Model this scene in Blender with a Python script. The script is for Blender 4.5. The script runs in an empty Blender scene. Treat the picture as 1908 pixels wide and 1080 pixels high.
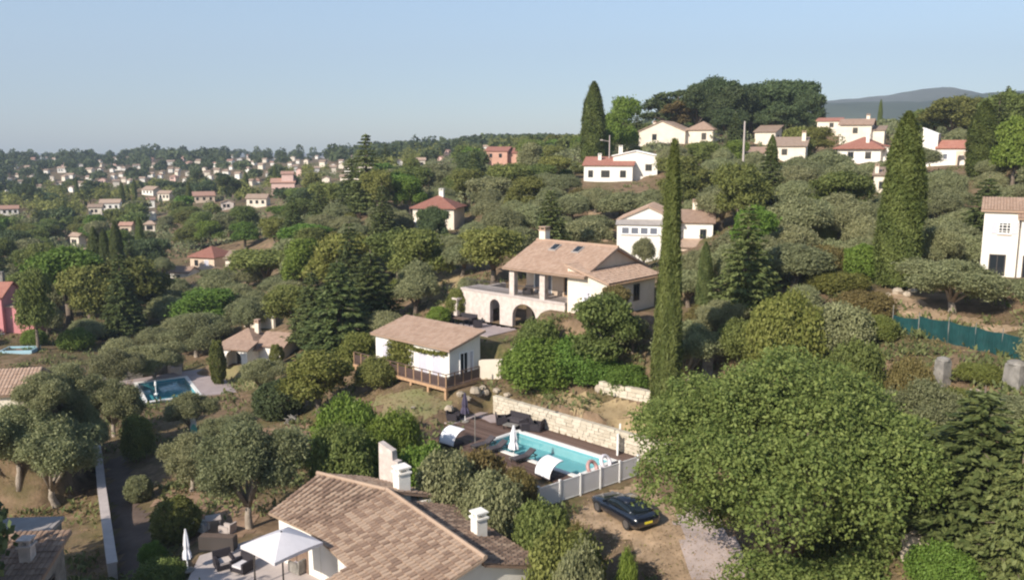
import bpy, math, random
import numpy as np
from mathutils import Vector, Matrix
random.seed(7)
RNG = np.random.default_rng(7)
scene = bpy.context.scene
COL = scene.collection

# ------------------------------------------------------------------ camera
FPX, HZ, CAMZ = 1600.0, 275.0, 21.0          # focal length in pixels of the 1908 px photo, horizon row, camera height
PITCH = math.atan((540 - HZ) / FPX)
SP, CP = math.sin(PITCH), math.cos(PITCH)
cam_d = bpy.data.cameras.new('camera')
cam = bpy.data.objects.new('camera', cam_d); COL.objects.link(cam)
cam.location = (0, 0, CAMZ)
cam.rotation_euler = (math.pi / 2 - PITCH, 0, 0)
cam_d.sensor_width = 36.0
cam_d.lens = 36.0 * FPX / 1908.0
cam_d.clip_start = 0.5
cam_d.clip_end = 40000
scene.camera = cam
scene.render.resolution_x, scene.render.resolution_y = 1024, 579

# ------------------------------------------------------------------ sky, sun, exposure
SUN_EL = math.radians(33)
SUN_DIR = Vector((-0.66 * math.cos(SUN_EL), -0.75 * math.cos(SUN_EL), math.sin(SUN_EL))).normalized()
world = bpy.data.worlds.new('World'); scene.world = world
world.use_nodes = True
wn = world.node_tree.nodes; wl = world.node_tree.links
wn.clear()
sky = wn.new('ShaderNodeTexSky'); sky.sky_type = 'NISHITA'; sky.sun_disc = False
sky.sun_elevation = SUN_EL
sky.sun_rotation = math.atan2(SUN_DIR.x, SUN_DIR.y)
sky.altitude = 150; sky.air_density = 1.0; sky.dust_density = 0.6; sky.ozone_density = 2.2
bg = wn.new('ShaderNodeBackground'); bg.inputs['Strength'].default_value = 0.125
wo = wn.new('ShaderNodeOutputWorld')
wl.new(sky.outputs[0], bg.inputs['Color']); wl.new(bg.outputs[0], wo.inputs['Surface'])
sun_d = bpy.data.lights.new('sun', 'SUN'); sun_d.energy = 5.0; sun_d.angle = math.radians(0.55)
sun_d.color = (1.0, 0.915, 0.80)
sun = bpy.data.objects.new('sun', sun_d); COL.objects.link(sun)
sun.rotation_euler = SUN_DIR.to_track_quat('Z', 'Y').to_euler()
scene.view_settings.view_transform = 'Standard'
scene.view_settings.look = 'None'
scene.view_settings.exposure = 0.42
scene.view_settings.gamma = 1.0
scene.view_settings.use_curve_mapping = False
scene.cycles.use_denoising = True
scene.cycles.max_bounces = 6
scene.cycles.diffuse_bounces = 4
scene.cycles.glossy_bounces = 2
scene.cycles.transmission_bounces = 4
scene.cycles.transparent_max_bounces = 8
scene.cycles.volume_bounces = 0
scene.cycles.filter_width = 2.2

# ------------------------------------------------------------------ photo pixel <-> world
def ray(px, py):
    u = (px - 954) / FPX; v = (py - 540) / FPX
    return np.array([u, CP - v * SP, -(SP + v * CP)])
def aty(px, py, Y):
    r = ray(px, py); return np.array([0, 0, CAMZ]) + r * (Y / r[1])
def atz(px, py, z):
    r = ray(px, py); return np.array([0, 0, CAMZ]) + r * ((z - CAMZ) / r[2])
def proj(X, Y, Z):
    dz = np.asarray(Z) - CAMZ
    zc = np.asarray(Y) * CP - dz * SP; yc = np.asarray(Y) * SP + dz * CP
    return 954 + FPX * np.asarray(X) / zc, 540 - FPX * yc / zc

# ------------------------------------------------------------------ materials
MATS = {}
def new_mat(name):
    m = bpy.data.materials.new(name); m.use_nodes = True
    nt = m.node_tree; nt.nodes.clear()
    out = nt.nodes.new('ShaderNodeOutputMaterial')
    MATS[name] = m
    return m, nt, out
def N(nt, t, **kw):
    n = nt.nodes.new(t)
    for k, v in kw.items():
        if k in n.inputs: n.inputs[k].default_value = v
        else: setattr(n, k, v)
    return n
def rgb(c): return (c[0], c[1], c[2], 1.0)
def plain(name, c, rough=0.8, var=0.12, scale=3.0, bump=0.15, metallic=0.0, spec=0.3, c2=None, detail=6.0):
    """base colour with two scales of procedural mottling and a fine bump"""
    m, nt, out = new_mat(name)
    b = N(nt, 'ShaderNodeBsdfPrincipled'); b.inputs['Roughness'].default_value = rough
    b.inputs['Metallic'].default_value = metallic; b.inputs['Specular IOR Level'].default_value = spec
    tc = N(nt, 'ShaderNodeTexCoord')
    n1 = N(nt, 'ShaderNodeTexNoise', Scale=scale, Detail=detail, Roughness=0.65)
    nt.links.new(tc.outputs['Object'], n1.inputs['Vector'])
    lo = tuple(max(0, x * (1 - var)) for x in c) if c2 is None else c2
    hi = tuple(min(1, x * (1 + var)) for x in c)
    r = N(nt, 'ShaderNodeValToRGB')
    r.color_ramp.elements[0].position = 0.32; r.color_ramp.elements[0].color = rgb(lo)
    r.color_ramp.elements[1].position = 0.68; r.color_ramp.elements[1].color = rgb(hi)
    nt.links.new(n1.outputs['Fac'], r.inputs['Fac'])
    nt.links.new(r.outputs['Color'], b.inputs['Base Color'])
    if bump:
        n2 = N(nt, 'ShaderNodeTexNoise', Scale=scale * 9, Detail=4.0)
        nt.links.new(tc.outputs['Object'], n2.inputs['Vector'])
        bp = N(nt, 'ShaderNodeBump', Strength=bump, Distance=0.04)
        nt.links.new(n2.outputs['Fac'], bp.inputs['Height']); nt.links.new(bp.outputs['Normal'], b.inputs['Normal'])
    nt.links.new(b.outputs[0], out.inputs['Surface'])
    return m
def tone_mat(name, cols, rough=0.85, objrand=0.25, noise=0.35, nscale=1.2, bump=0.2, weather=None):
    """colour from the per-piece attribute 'tone' (or per-object random) through a ramp, with weathering noise"""
    m, nt, out = new_mat(name)
    b = N(nt, 'ShaderNodeBsdfPrincipled'); b.inputs['Roughness'].default_value = rough; b.inputs['Specular IOR Level'].default_value = 0.2
    at = N(nt, 'ShaderNodeAttribute', attribute_name='tone')
    oi = N(nt, 'ShaderNodeObjectInfo')
    tc = N(nt, 'ShaderNodeTexCoord')
    nz = N(nt, 'ShaderNodeTexNoise', Scale=nscale, Detail=6.0, Roughness=0.7)
    nt.links.new(tc.outputs['Object'], nz.inputs['Vector'])
    a1 = N(nt, 'ShaderNodeMath', operation='MULTIPLY_ADD'); a1.inputs[1].default_value = objrand
    nt.links.new(oi.outputs['Random'], a1.inputs[0]); nt.links.new(at.outputs['Fac'], a1.inputs[2])
    a2 = N(nt, 'ShaderNodeMath', operation='MULTIPLY_ADD'); a2.inputs[1].default_value = noise * 2
    nt.links.new(nz.outputs['Fac'], a2.inputs[0]); nt.links.new(a1.outputs[0], a2.inputs[2])
    a3 = N(nt, 'ShaderNodeMath', operation='SUBTRACT'); a3.inputs[1].default_value = noise
    nt.links.new(a2.outputs[0], a3.inputs[0])
    r = N(nt, 'ShaderNodeValToRGB')
    while len(r.color_ramp.elements) < len(cols): r.color_ramp.elements.new(0.5)
    for i, c in enumerate(cols):
        r.color_ramp.elements[i].position = i / (len(cols) - 1); r.color_ramp.elements[i].color = rgb(c)
    nt.links.new(a3.outputs[0], r.inputs['Fac'])
    nt.links.new(r.outputs['Color'], b.inputs['Base Color'])
    if bump:
        n2 = N(nt, 'ShaderNodeTexNoise', Scale=14.0, Detail=4.0)
        nt.links.new(tc.outputs['Object'], n2.inputs['Vector'])
        bp = N(nt, 'ShaderNodeBump', Strength=bump, Distance=0.03)
        nt.links.new(n2.outputs['Fac'], bp.inputs['Height']); nt.links.new(bp.outputs['Normal'], b.inputs['Normal'])
    nt.links.new(b.outputs[0], out.inputs['Surface'])
    return m
def roof_mat(name, cols, pitch=0.24):
    """far tiled roof: mottled tile colour and a ribbed bump"""
    m, nt, out = new_mat(name)
    b = N(nt, 'ShaderNodeBsdfPrincipled'); b.inputs['Roughness'].default_value = 0.85; b.inputs['Specular IOR Level'].default_value = 0.2
    tc = N(nt, 'ShaderNodeTexCoord')
    nz = N(nt, 'ShaderNodeTexNoise', Scale=2.2, Detail=8.0, Roughness=0.75)
    nt.links.new(tc.outputs['Object'], nz.inputs['Vector'])
    r = N(nt, 'ShaderNodeValToRGB')
    while len(r.color_ramp.elements) < len(cols): r.color_ramp.elements.new(0.5)
    for i, c in enumerate(cols):
        r.color_ramp.elements[i].position = 0.25 + 0.5 * i / (len(cols) - 1); r.color_ramp.elements[i].color = rgb(c)
    nt.links.new(nz.outputs['Fac'], r.inputs['Fac'])
    hs = N(nt, 'ShaderNodeHueSaturation'); oi = N(nt, 'ShaderNodeObjectInfo')
    mr = N(nt, 'ShaderNodeMapRange'); mr.inputs[3].default_value = 0.75; mr.inputs[4].default_value = 1.2
    nt.links.new(oi.outputs['Random'], mr.inputs[0]); nt.links.new(mr.outputs[0], hs.inputs['Value'])
    nt.links.new(r.outputs['Color'], hs.inputs['Color']); nt.links.new(hs.outputs[0], b.inputs['Base Color'])
    n2 = N(nt, 'ShaderNodeTexNoise', Scale=5.0, Detail=3.0)
    nt.links.new(tc.outputs['Object'], n2.inputs['Vector'])
    bp = N(nt, 'ShaderNodeBump', Strength=0.4, Distance=0.1)
    nt.links.new(n2.outputs['Fac'], bp.inputs['Height']); nt.links.new(bp.outputs['Normal'], b.inputs['Normal'])
    nt.links.new(b.outputs[0], out.inputs['Surface'])
    return m
def leaf_mat(name, c1, c2, hue=0.02, val=0.25, trans=0.25):
    m, nt, out = new_mat(name)
    at = N(nt, 'ShaderNodeAttribute', attribute_name='tone')
    r = N(nt, 'ShaderNodeValToRGB')
    r.color_ramp.elements[0].color = rgb(c1); r.color_ramp.elements[1].color = rgb(c2)
    nt.links.new(at.outputs['Fac'], r.inputs['Fac'])
    oi = N(nt, 'ShaderNodeObjectInfo')
    hs = N(nt, 'ShaderNodeHueSaturation')
    mr = N(nt, 'ShaderNodeMapRange'); mr.inputs[3].default_value = 1 - val; mr.inputs[4].default_value = 1 + val
    nt.links.new(oi.outputs['Random'], mr.inputs[0]); nt.links.new(mr.outputs[0], hs.inputs['Value'])
    m2 = N(nt, 'ShaderNodeMath', operation='MULTIPLY'); m2.inputs[1].default_value = 7.31
    m3 = N(nt, 'ShaderNodeMath', operation='FRACT')
    nt.links.new(oi.outputs['Random'], m2.inputs[0]); nt.links.new(m2.outputs[0], m3.inputs[0])
    mh = N(nt, 'ShaderNodeMapRange'); mh.inputs[3].default_value = 0.5 - hue; mh.inputs[4].default_value = 0.5 + hue
    nt.links.new(m3.outputs[0], mh.inputs[0]); nt.links.new(mh.outputs[0], hs.inputs['Hue'])
    nt.links.new(r.outputs['Color'], hs.inputs['Color'])
    b = N(nt, 'ShaderNodeBsdfPrincipled'); b.inputs['Roughness'].default_value = 0.6; b.inputs['Specular IOR Level'].default_value = 0.18
    tr = N(nt, 'ShaderNodeBsdfTranslucent')
    mx = N(nt, 'ShaderNodeMixShader'); mx.inputs[0].default_value = trans
    nt.links.new(hs.outputs[0], b.inputs['Base Color']); nt.links.new(hs.outputs[0], tr.inputs['Color'])
    nt.links.new(b.outputs[0], mx.inputs[1]); nt.links.new(tr.outputs[0], mx.inputs[2])
    nt.links.new(mx.outputs[0], out.inputs['Surface'])
    return m
def simple(name, c, rough=0.5, metallic=0.0, spec=0.5, coat=0.0):
    m, nt, out = new_mat(name)
    b = N(nt, 'ShaderNodeBsdfPrincipled'); b.inputs['Base Color'].default_value = rgb(c); b.inputs['Roughness'].default_value = rough
    b.inputs['Metallic'].default_value = metallic; b.inputs['Specular IOR Level'].default_value = spec
    b.inputs['Coat Weight'].default_value = coat
    nt.links.new(b.outputs[0], out.inputs['Surface'])
    return m

M_white = plain('white_render', (0.76, 0.72, 0.65), 0.85, 0.1, 0.7, 0.15, detail=12)
M_cream = plain('cream_render', (0.70, 0.62, 0.51), 0.85, 0.12, 0.6, 0.15, detail=12)
M_peach = plain('peach_render', (0.64, 0.50, 0.38), 0.85, 0.1, 0.6, 0.1)
M_pink = plain('pink_render', (0.60, 0.25, 0.25), 0.85, 0.12, 0.6, 0.1)
M_salmon = plain('salmon_render', (0.52, 0.30, 0.22), 0.85, 0.12, 0.6, 0.1)
M_stone = tone_mat('pale_stone', [(0.30, 0.25, 0.19), (0.44, 0.38, 0.29), (0.56, 0.50, 0.40)], 0.9, 0.55, 0.25, 1.5, 0.5)
M_stonewall = plain('stone_facing', (0.55, 0.475, 0.43), 0.9, 0.2, 2.4, 0.5, c2=(0.42, 0.36, 0.32))
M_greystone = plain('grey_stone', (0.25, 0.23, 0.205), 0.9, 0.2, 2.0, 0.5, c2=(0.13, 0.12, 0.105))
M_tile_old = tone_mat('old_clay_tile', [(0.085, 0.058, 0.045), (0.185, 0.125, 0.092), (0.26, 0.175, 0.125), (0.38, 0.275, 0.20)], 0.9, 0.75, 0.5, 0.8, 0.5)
M_tile_red = tone_mat('new_clay_tile', [(0.42, 0.16, 0.09), (0.50, 0.24, 0.15)], 0.9, 0.8, 0.2, 1.2, 0.3)
M_tile_pale = tone_mat('pale_clay_tile', [(0.25, 0.165, 0.12), (0.38, 0.26, 0.19), (0.47, 0.345, 0.265)], 0.9, 0.15, 0.28, 0.6, 0.3)
M_roof_tan = roof_mat('tan_tiled_roof', [(0.24, 0.17, 0.125), (0.34, 0.245, 0.185), (0.43, 0.325, 0.25)])
M_roof_red = roof_mat('red_tiled_roof', [(0.24, 0.10, 0.075), (0.34, 0.15, 0.11), (0.42, 0.22, 0.16)])
M_roof_brown = roof_mat('brown_tiled_roof', [(0.18, 0.12, 0.09), (0.28, 0.19, 0.14), (0.36, 0.26, 0.2)])
M_roof_grey = plain('grey_roof_sheet', (0.30, 0.27, 0.25), 0.8, 0.15, 1.0, 0.2)
M_glass = simple('dark_window_glass', (0.02, 0.025, 0.03), 0.08, 0, 0.6)
M_greyglass = simple('grey_window_glass', (0.16, 0.17, 0.20), 0.15, 0, 0.6)
M_frame = simple('white_frame_paint', (0.88, 0.86, 0.83), 0.72)
M_darkframe = simple('dark_frame_paint', (0.06, 0.05, 0.045), 0.5)
M_shutter = plain('lilac_shutter_paint', (0.52, 0.50, 0.55), 0.6, 0.05, 4, 0)
M_wood = plain('pale_timber', (0.42, 0.26, 0.15), 0.75, 0.2, 5, 0.3)
M_darkwood = plain('dark_deck_timber', (0.13, 0.085, 0.065), 0.7, 0.25, 3, 0.2)
M_deck = tone_mat('brown_deck_board', [(0.085, 0.052, 0.042), (0.12, 0.078, 0.062), (0.16, 0.105, 0.085)], 0.65, 0.1, 0.2, 1.5, 0.2)
M_metal = simple('black_metal', (0.02, 0.02, 0.022), 0.45, 0.3)
M_rattan = plain('dark_rattan', (0.03, 0.025, 0.03), 0.7, 0.3, 30, 0.4)
M_cushion = plain('charcoal_cushion', (0.07, 0.06, 0.065), 0.9, 0.15, 8, 0.1)
M_canvas = plain('white_canvas', (0.74, 0.73, 0.75), 0.85, 0.04, 6, 0.05)
M_greycanvas = plain('pale_grey_canvas', (0.60, 0.57, 0.58), 0.85, 0.05, 4, 0.05)
M_violet = plain('violet_canvas', (0.065, 0.055, 0.09), 0.85, 0.12, 6, 0.05)
M_whitepaint = simple('white_paint', (0.78, 0.77, 0.74), 0.45)
M_bark = plain('grey_bark', (0.16, 0.125, 0.095), 0.95, 0.35, 6, 0.6)
M_palebark = plain('pale_olive_bark', (0.30, 0.25, 0.20), 0.95, 0.3, 5, 0.6)
M_concrete = plain('pale_paving', (0.44, 0.38, 0.35), 0.85, 0.12, 1.2, 0.15)
M_mauve = plain('mauve_paving', (0.34, 0.28, 0.27), 0.85, 0.12, 1.2, 0.15)
M_asphalt = plain('dusty_lane_surface', (0.40, 0.325, 0.295), 0.9, 0.16, 1.2, 0.3, detail=12)
M_rock = plain('limestone_rock', (0.36, 0.30, 0.23), 0.9, 0.25, 1.3, 0.5)
M_mesh = plain('teal_windbreak_net', (0.009, 0.05, 0.05), 0.7, 0.25, 2.0, 0.1)
M_poolliner = plain('turquoise_pool_liner', (0.22, 0.41, 0.46), 0.5, 0.06, 0.5, 0)
M_poolblue = plain('blue_pool_liner', (0.10, 0.33, 0.40), 0.5, 0.06, 0.5, 0)
M_coping = plain('white_pool_coping', (0.72, 0.70, 0.66), 0.7, 0.06, 3, 0.1)
def water_mat(name, tint):
    m, nt, out = new_mat(name)
    fr0 = N(nt, 'ShaderNodeLayerWeight', Blend=0.5); p5 = N(nt, 'ShaderNodeMath', operation='POWER'); p5.inputs[1].default_value = 5.0
    fr = N(nt, 'ShaderNodeMath', operation='MULTIPLY_ADD'); fr.inputs[1].default_value = 0.95; fr.inputs[2].default_value = 0.02
    nt.links.new(fr0.outputs['Facing'], p5.inputs[0]); nt.links.new(p5.outputs[0], fr.inputs[0]); tr = N(nt, 'ShaderNodeBsdfTransparent'); tr.inputs[0].default_value = rgb(tint)
    gl = N(nt, 'ShaderNodeBsdfGlossy', Roughness=0.06); mx = N(nt, 'ShaderNodeMixShader')
    tc = N(nt, 'ShaderNodeTexCoord'); nz = N(nt, 'ShaderNodeTexNoise', Scale=1.6, Detail=4.0)
    nt.links.new(tc.outputs['Object'], nz.inputs['Vector'])
    bp = N(nt, 'ShaderNodeBump', Strength=0.12, Distance=0.08)
    nt.links.new(nz.outputs['Fac'], bp.inputs['Height'])
    nt.links.new(bp.outputs[0], fr0.inputs['Normal']); nt.links.new(bp.outputs[0], gl.inputs['Normal'])
    nt.links.new(fr.outputs[0], mx.inputs[0]); nt.links.new(tr.outputs[0], mx.inputs[1]); nt.links.new(gl.outputs[0], mx.inputs[2])
    nt.links.new(mx.outputs[0], out.inputs['Surface'])
    return m
M_water = water_mat('pool_water', (0.80, 0.97, 0.95))
def glass_mat(name, tint, alpha):
    m, nt, out = new_mat(name)
    tr = N(nt, 'ShaderNodeBsdfTransparent'); b = N(nt, 'ShaderNodeBsdfPrincipled')
    b.inputs['Base Color'].default_value = rgb(tint); b.inputs['Roughness'].default_value = 0.35
    tl = N(nt, 'ShaderNodeBsdfTranslucent'); tl.inputs['Color'].default_value = rgb(tint); m2 = N(nt, 'ShaderNodeMixShader'); m2.inputs[0].default_value = 0.45
    nt.links.new(b.outputs[0], m2.inputs[1]); nt.links.new(tl.outputs[0], m2.inputs[2]); b = m2
    mx = N(nt, 'ShaderNodeMixShader'); mx.inputs[0].default_value = alpha
    nt.links.new(tr.outputs[0], mx.inputs[1]); nt.links.new(b.outputs[0], mx.inputs[2]); nt.links.new(mx.outputs[0], out.inputs['Surface'])
    return m
M_mesh_panel = glass_mat('white_mesh_fence_panel', (0.88, 0.86, 0.83), 0.72)
M_railpanel = glass_mat('brown_rail_infill', (0.16, 0.11, 0.10), 0.75)

L_olive = leaf_mat('olive_leaves', (0.15, 0.162, 0.07), (0.33, 0.33, 0.17), 0.015, 0.2, 0.36)
L_broad = leaf_mat('broad_leaves', (0.105, 0.13, 0.034), (0.235, 0.255, 0.074), 0.025, 0.25, 0.36)
L_big = leaf_mat('mulberry_leaves', (0.085, 0.13, 0.03), (0.26, 0.30, 0.088), 0.0, 0.0, 0.38)
L_bright = leaf_mat('bright_leaves', (0.10, 0.165, 0.024), (0.20, 0.27, 0.055), 0.02, 0.15, 0.36)
L_yellow = leaf_mat('yellowish_leaves', (0.13, 0.15, 0.03), (0.25, 0.25, 0.07), 0.015, 0.15, 0.36)
L_oak = leaf_mat('oak_leaves', (0.052, 0.076, 0.03), (0.118, 0.15, 0.062), 0.015, 0.2, 0.3)
L_conifer = leaf_mat('conifer_needles', (0.062, 0.086, 0.026), (0.145, 0.168, 0.056), 0.012, 0.18, 0.18)
L_cypress = leaf_mat('cypress_sprays', (0.088, 0.115, 0.028), (0.155, 0.18, 0.05), 0.01, 0.12, 0.2)
L_grass = leaf_mat('dry_grass_blades', (0.17, 0.15, 0.055), (0.33, 0.26, 0.12), 0.02, 0.1, 0.3)
L_under = leaf_mat('undergrowth_leaves', (0.09, 0.11, 0.036), (0.21, 0.21, 0.085), 0.02, 0.1, 0.3)
L_rust = leaf_mat('rusty_leaves', (0.13, 0.105, 0.035), (0.23, 0.18, 0.07), 0.01, 0.1, 0.3)
# ------------------------------------------------------------------ object helpers
class MB:
    """collects polygons; build() links them as one mesh object"""
    def __init__(s): s.v = []; s.f = []; s.t = []
    def poly(s, pts, tone=0.5):
        n = len(s.v); s.v += [tuple(map(float, p)) for p in pts]; s.f.append(tuple(range(n, n + len(pts)))); s.t.append(tone)
    def hexa(s, p, tone=0.5):
        """p: 4 bottom points then 4 top points (same order, counter-clockwise from above)"""
        n = len(s.v); s.v += [tuple(map(float, q)) for q in p]
        for f in ((3, 2, 1, 0), (4, 5, 6, 7), (0, 1, 5, 4), (1, 2, 6, 5), (2, 3, 7, 6), (3, 0, 4, 7)):
            s.f.append(tuple(n + i for i in f)); s.t.append(tone)
        return s
    def box(s, x0, x1, y0, y1, z0, z1, tone=0.5):
        return s.hexa([(x0, y0, z0), (x1, y0, z0), (x1, y1, z0), (x0, y1, z0), (x0, y0, z1), (x1, y0, z1), (x1, y1, z1), (x0, y1, z1)], tone)
    def rbox(s, cx, cy, cz, lx, ly, lz, ang=0.0, tone=0.5):
        c, sn = math.cos(ang), math.sin(ang); P = []
        for z in (-lz / 2, lz / 2):
            for x, y in ((-1, -1), (1, -1), (1, 1), (-1, 1)):
                X, Y = x * lx / 2, y * ly / 2; P.append((cx + X * c - Y * sn, cy + X * sn + Y * c, cz + z))
        return s.hexa(P, tone)
    def prism(s, pts, z0, z1, tone=0.5):
        n = len(pts)
        s.poly([(p[0], p[1], z0) for p in reversed(pts)], tone); s.poly([(p[0], p[1], z1) for p in pts], tone)
        for i in range(n):
            a, b = pts[i], pts[(i + 1) % n]
            s.poly([(a[0], a[1], z0), (b[0], b[1], z0), (b[0], b[1], z1), (a[0], a[1], z1)], tone)
        return s
    def slab(s, quad, th, tone=0.5):
        """a quad (ccw seen from above) given thickness th downwards"""
        q = [Vector(p) for p in quad]; nrm = (q[1] - q[0]).cross(q[3] - q[0]).normalized()
        if nrm.z < 0: q = q[::-1]; nrm = -nrm
        return s.hexa([p - nrm * th for p in q] + q, tone)
    def tube(s, pts, radii, n=8, cap=True, tone=0.5):
        pts = [Vector(p) for p in pts]; base = len(s.v); up = Vector((0.13, 0.31, 0.94))
        for i, p in enumerate(pts):
            d = (pts[min(i + 1, len(pts) - 1)] - pts[max(i - 1, 0)]).normalized()
            a = d.cross(up)
            if a.length < 0.05: a = d.cross(Vector((1, 0, 0)))
            a.normalize(); b = d.cross(a); r = radii[i] if hasattr(radii, '__len__') else radii
            for k in range(n):
                t = 2 * math.pi * k / n; q = p + (a * math.cos(t) + b * math.sin(t)) * r; s.v.append(tuple(q))
        for i in range(len(pts) - 1):
            for k in range(n):
                k2 = (k + 1) % n; s.f.append((base + i * n + k, base + i * n + k2, base + (i + 1) * n + k2, base + (i + 1) * n + k)); s.t.append(tone)
        if cap:
            s.f.append(tuple(base + k for k in reversed(range(n)))); s.t.append(tone)
            s.f.append(tuple(base + (len(pts) - 1) * n + k for k in range(n))); s.t.append(tone)
        return s
    def lathe(s, prof, n=12, c=(0, 0, 0), tone=0.5):
        return s.tube([(c[0], c[1], c[2] + z) for r, z in prof], [r for r, z in prof], n, True, tone)
    def mesh(s, name, mat, smooth=False):
        me = bpy.data.meshes.new(name)
        me.from_pydata(s.v, [], s.f)
        a = me.attributes.new('tone', 'FLOAT', 'FACE'); a.data.foreach_set('value', np.array(s.t, dtype=np.float32))
        if smooth: me.polygons.foreach_set('use_smooth', [True] * len(me.polygons))
        if mat: me.materials.append(mat)
        me.update()
        return me
    def build(s, name, mat, parent=None, smooth=False, kind=None):
        return link(name, s.mesh(name, mat, smooth), parent, kind)
def link(name, me, parent=None, kind=None):
    o = bpy.data.objects.new(name, me); COL.objects.link(o)
    if parent is not None: o.parent = parent
    if kind: o['kind'] = kind
    return o
def tag(o, label, cat, group=None):
    o['label'] = label; o['category'] = cat
    if group: o['group'] = group
    return o
def thing(name, label, cat, loc=(0, 0, 0), rz=0.0, group=None, scale=None):
    o = bpy.data.objects.new(name, None); COL.objects.link(o)
    o.empty_display_size = 0.3
    o.location = loc; o.rotation_euler = (0, 0, rz)
    if scale: o.scale = scale
    return tag(o, label, cat, group)
def array_mesh(name, V, F, tone, mat):
    """big mesh from numpy: V (n,3), F (m,4) quads, tone (m,)"""
    me = bpy.data.meshes.new(name)
    nv, nf = len(V), len(F); k = F.shape[1]
    me.vertices.add(nv); me.vertices.foreach_set('co', np.ascontiguousarray(V, dtype=np.float32).ravel())
    me.loops.add(nf * k); me.loops.foreach_set('vertex_index', np.ascontiguousarray(F, dtype=np.int32).ravel())
    me.polygons.add(nf); me.polygons.foreach_set('loop_start', np.arange(0, nf * k, k, dtype=np.int32))
    try: me.polygons.foreach_set('loop_total', np.full(nf, k, dtype=np.int32))
    except Exception: pass
    me.update(calc_edges=True)
    if tone is not None:
        a = me.attributes.new('tone', 'FLOAT', 'FACE'); a.data.foreach_set('value', np.asarray(tone, dtype=np.float32))
    if mat: me.materials.append(mat)
    return me

# ------------------------------------------------------------------ terrain height
AX = math.radians(-42)                                  # the villa's long axis, seen from above
A2 = np.array([math.cos(AX), math.sin(AX)]); B2 = np.array([-math.sin(AX), math.cos(AX)])
PX_CTL = [  # ground seen in the photo: px, py, distance
 (750, 722, 69), (850, 752, 66), (740, 770, 64), (1050, 745, 62.5), (880, 605, 80), (955, 607, 80), (1225, 568, 78), (1240, 600, 74),
 (1160, 486, 110), (1100, 343, 160), (1260, 268, 200), (1380, 248, 212), (1500, 255, 200), (1440, 302, 185), (1620, 302, 170),
 (1780, 308, 150), (1655, 360, 120), (1835, 515, 72), (1690, 532, 71), (1780, 602, 60), (1850, 615, 57), (1600, 590, 63),
 (1790, 655, 53), (1755, 705, 48), (1890, 715, 46), (1700, 1010, 33), (1850, 900, 36), (1340, 640, 66), (1560, 500, 80), (1490, 468, 88), (1600, 478, 88), (1480, 548, 70), (1545, 348, 140), (1345, 432, 108), (1300, 562, 78), (1780, 512, 90), (1395, 602, 66), (1500, 340, 140), (1330, 350, 140),
 (830, 540, 96), (860, 500, 104), (700, 500, 130), (810, 432, 150), (1000, 420, 125), (1100, 400, 135), (560, 450, 170), (375, 500, 190),
 (200, 505, 190), (20, 622, 110), (180, 640, 110), (330, 640, 112), (560, 600, 105), (680, 400, 160), (100, 455, 260), (60, 402, 330), (440, 388, 285), (530, 358, 330), (680, 330, 330),
 (100, 332, 600), (300, 314, 700), (0, 297, 950), (110, 303, 950), (300, 293, 1000), (600, 297, 900), (480, 297, 950), (800, 284, 700), (900, 292, 450), (950, 308, 300),
 (1000, 264, 600), (1080, 262, 500), (1140, 290, 250), (1560, 256, 270), (1700, 256, 420), (1850, 240, 420), (1880, 300, 140), (1540, 262, 460), (1640, 262, 300), (1600, 262, 900), (1850, 255, 900),
]
W_CTL = [(1, 58, 0), (6, 47, -.1), (9, 40, -.5), (9.5, 31, -1.0), (8, 24, -1.3), (14, 36, 0.4), (20, 40, 3.2), (17, 30, 2.2), (26, 36, 6.0), (12, 50, 0.6), (16, 56, 3.4), (22, 52, 6.0),
 (0, 34, -1.1), (-6, 36, -1.1), (-12, 42, -1.3), (-15, 36, -1.6), (-20, 46, -2.4), (-26, 40, -3.0), (-30, 60, -3.4), (-20, 60, -2.2), (-12, 58, -1.3), (-6, 60, -.3),
 (-36, 85, -3.7), (-31, 95, -3.5), (-18, 80, -1.2), (-45, 70, -4.2), (-10, 84, 2.6), (7, 90, 6.8), (-22, 26, -2.6), (0, 20, -1.5), (20, 18, 2.5), (45, 50, 12), (60, 90, 12), (-60, 70, -5), (-50, 40, -4.5),
 (-150, 130, -8), (150, 150, 22), (-400, 500, -4), (-900, 900, 14), (500, 500, 38), (220, 240, 30), (0, 1500, 2), (-900, 1600, -20), (900, 1500, 0), (0, 3200, -22), (-2500, 3200, -22), (2500, 3200, -10), (0, 9000, -22), (-7000, 9000, -22), (7000, 9000, -22), (900, 900, 24), (-1400, 900, 5), (-70, 20, -5), (70, 20, 12), (0, 5, -2)]
def warp(X, Y):
    X = np.asarray(X, float); Y = np.maximum(np.asarray(Y, float), 2.0)
    return np.stack([np.arctan2(X, Y + 14) * 2.3, np.log(Y + 14)], -1)
_c = np.array([aty(*q) for q in PX_CTL] + [list(q) for q in W_CTL])
_cw = warp(_c[:, 0], _c[:, 1])
def _ker(d2): return np.sqrt(d2 + 0.02)
_n = len(_c)
_A = _ker(((_cw[:, None] - _cw[None]) ** 2).sum(-1)) - 2e-2 * np.eye(_n) * 0.3
_Pm = np.hstack([np.ones((_n, 1)), _cw])
_M = np.block([[_A, _Pm], [_Pm.T, np.zeros((3, 3))]])
_w = np.linalg.solve(_M, np.concatenate([_c[:, 2], np.zeros(3)]))
PADS = []      # (cx, cy, angle, half x, half y, z, margin, slope x, slope y)
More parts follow.
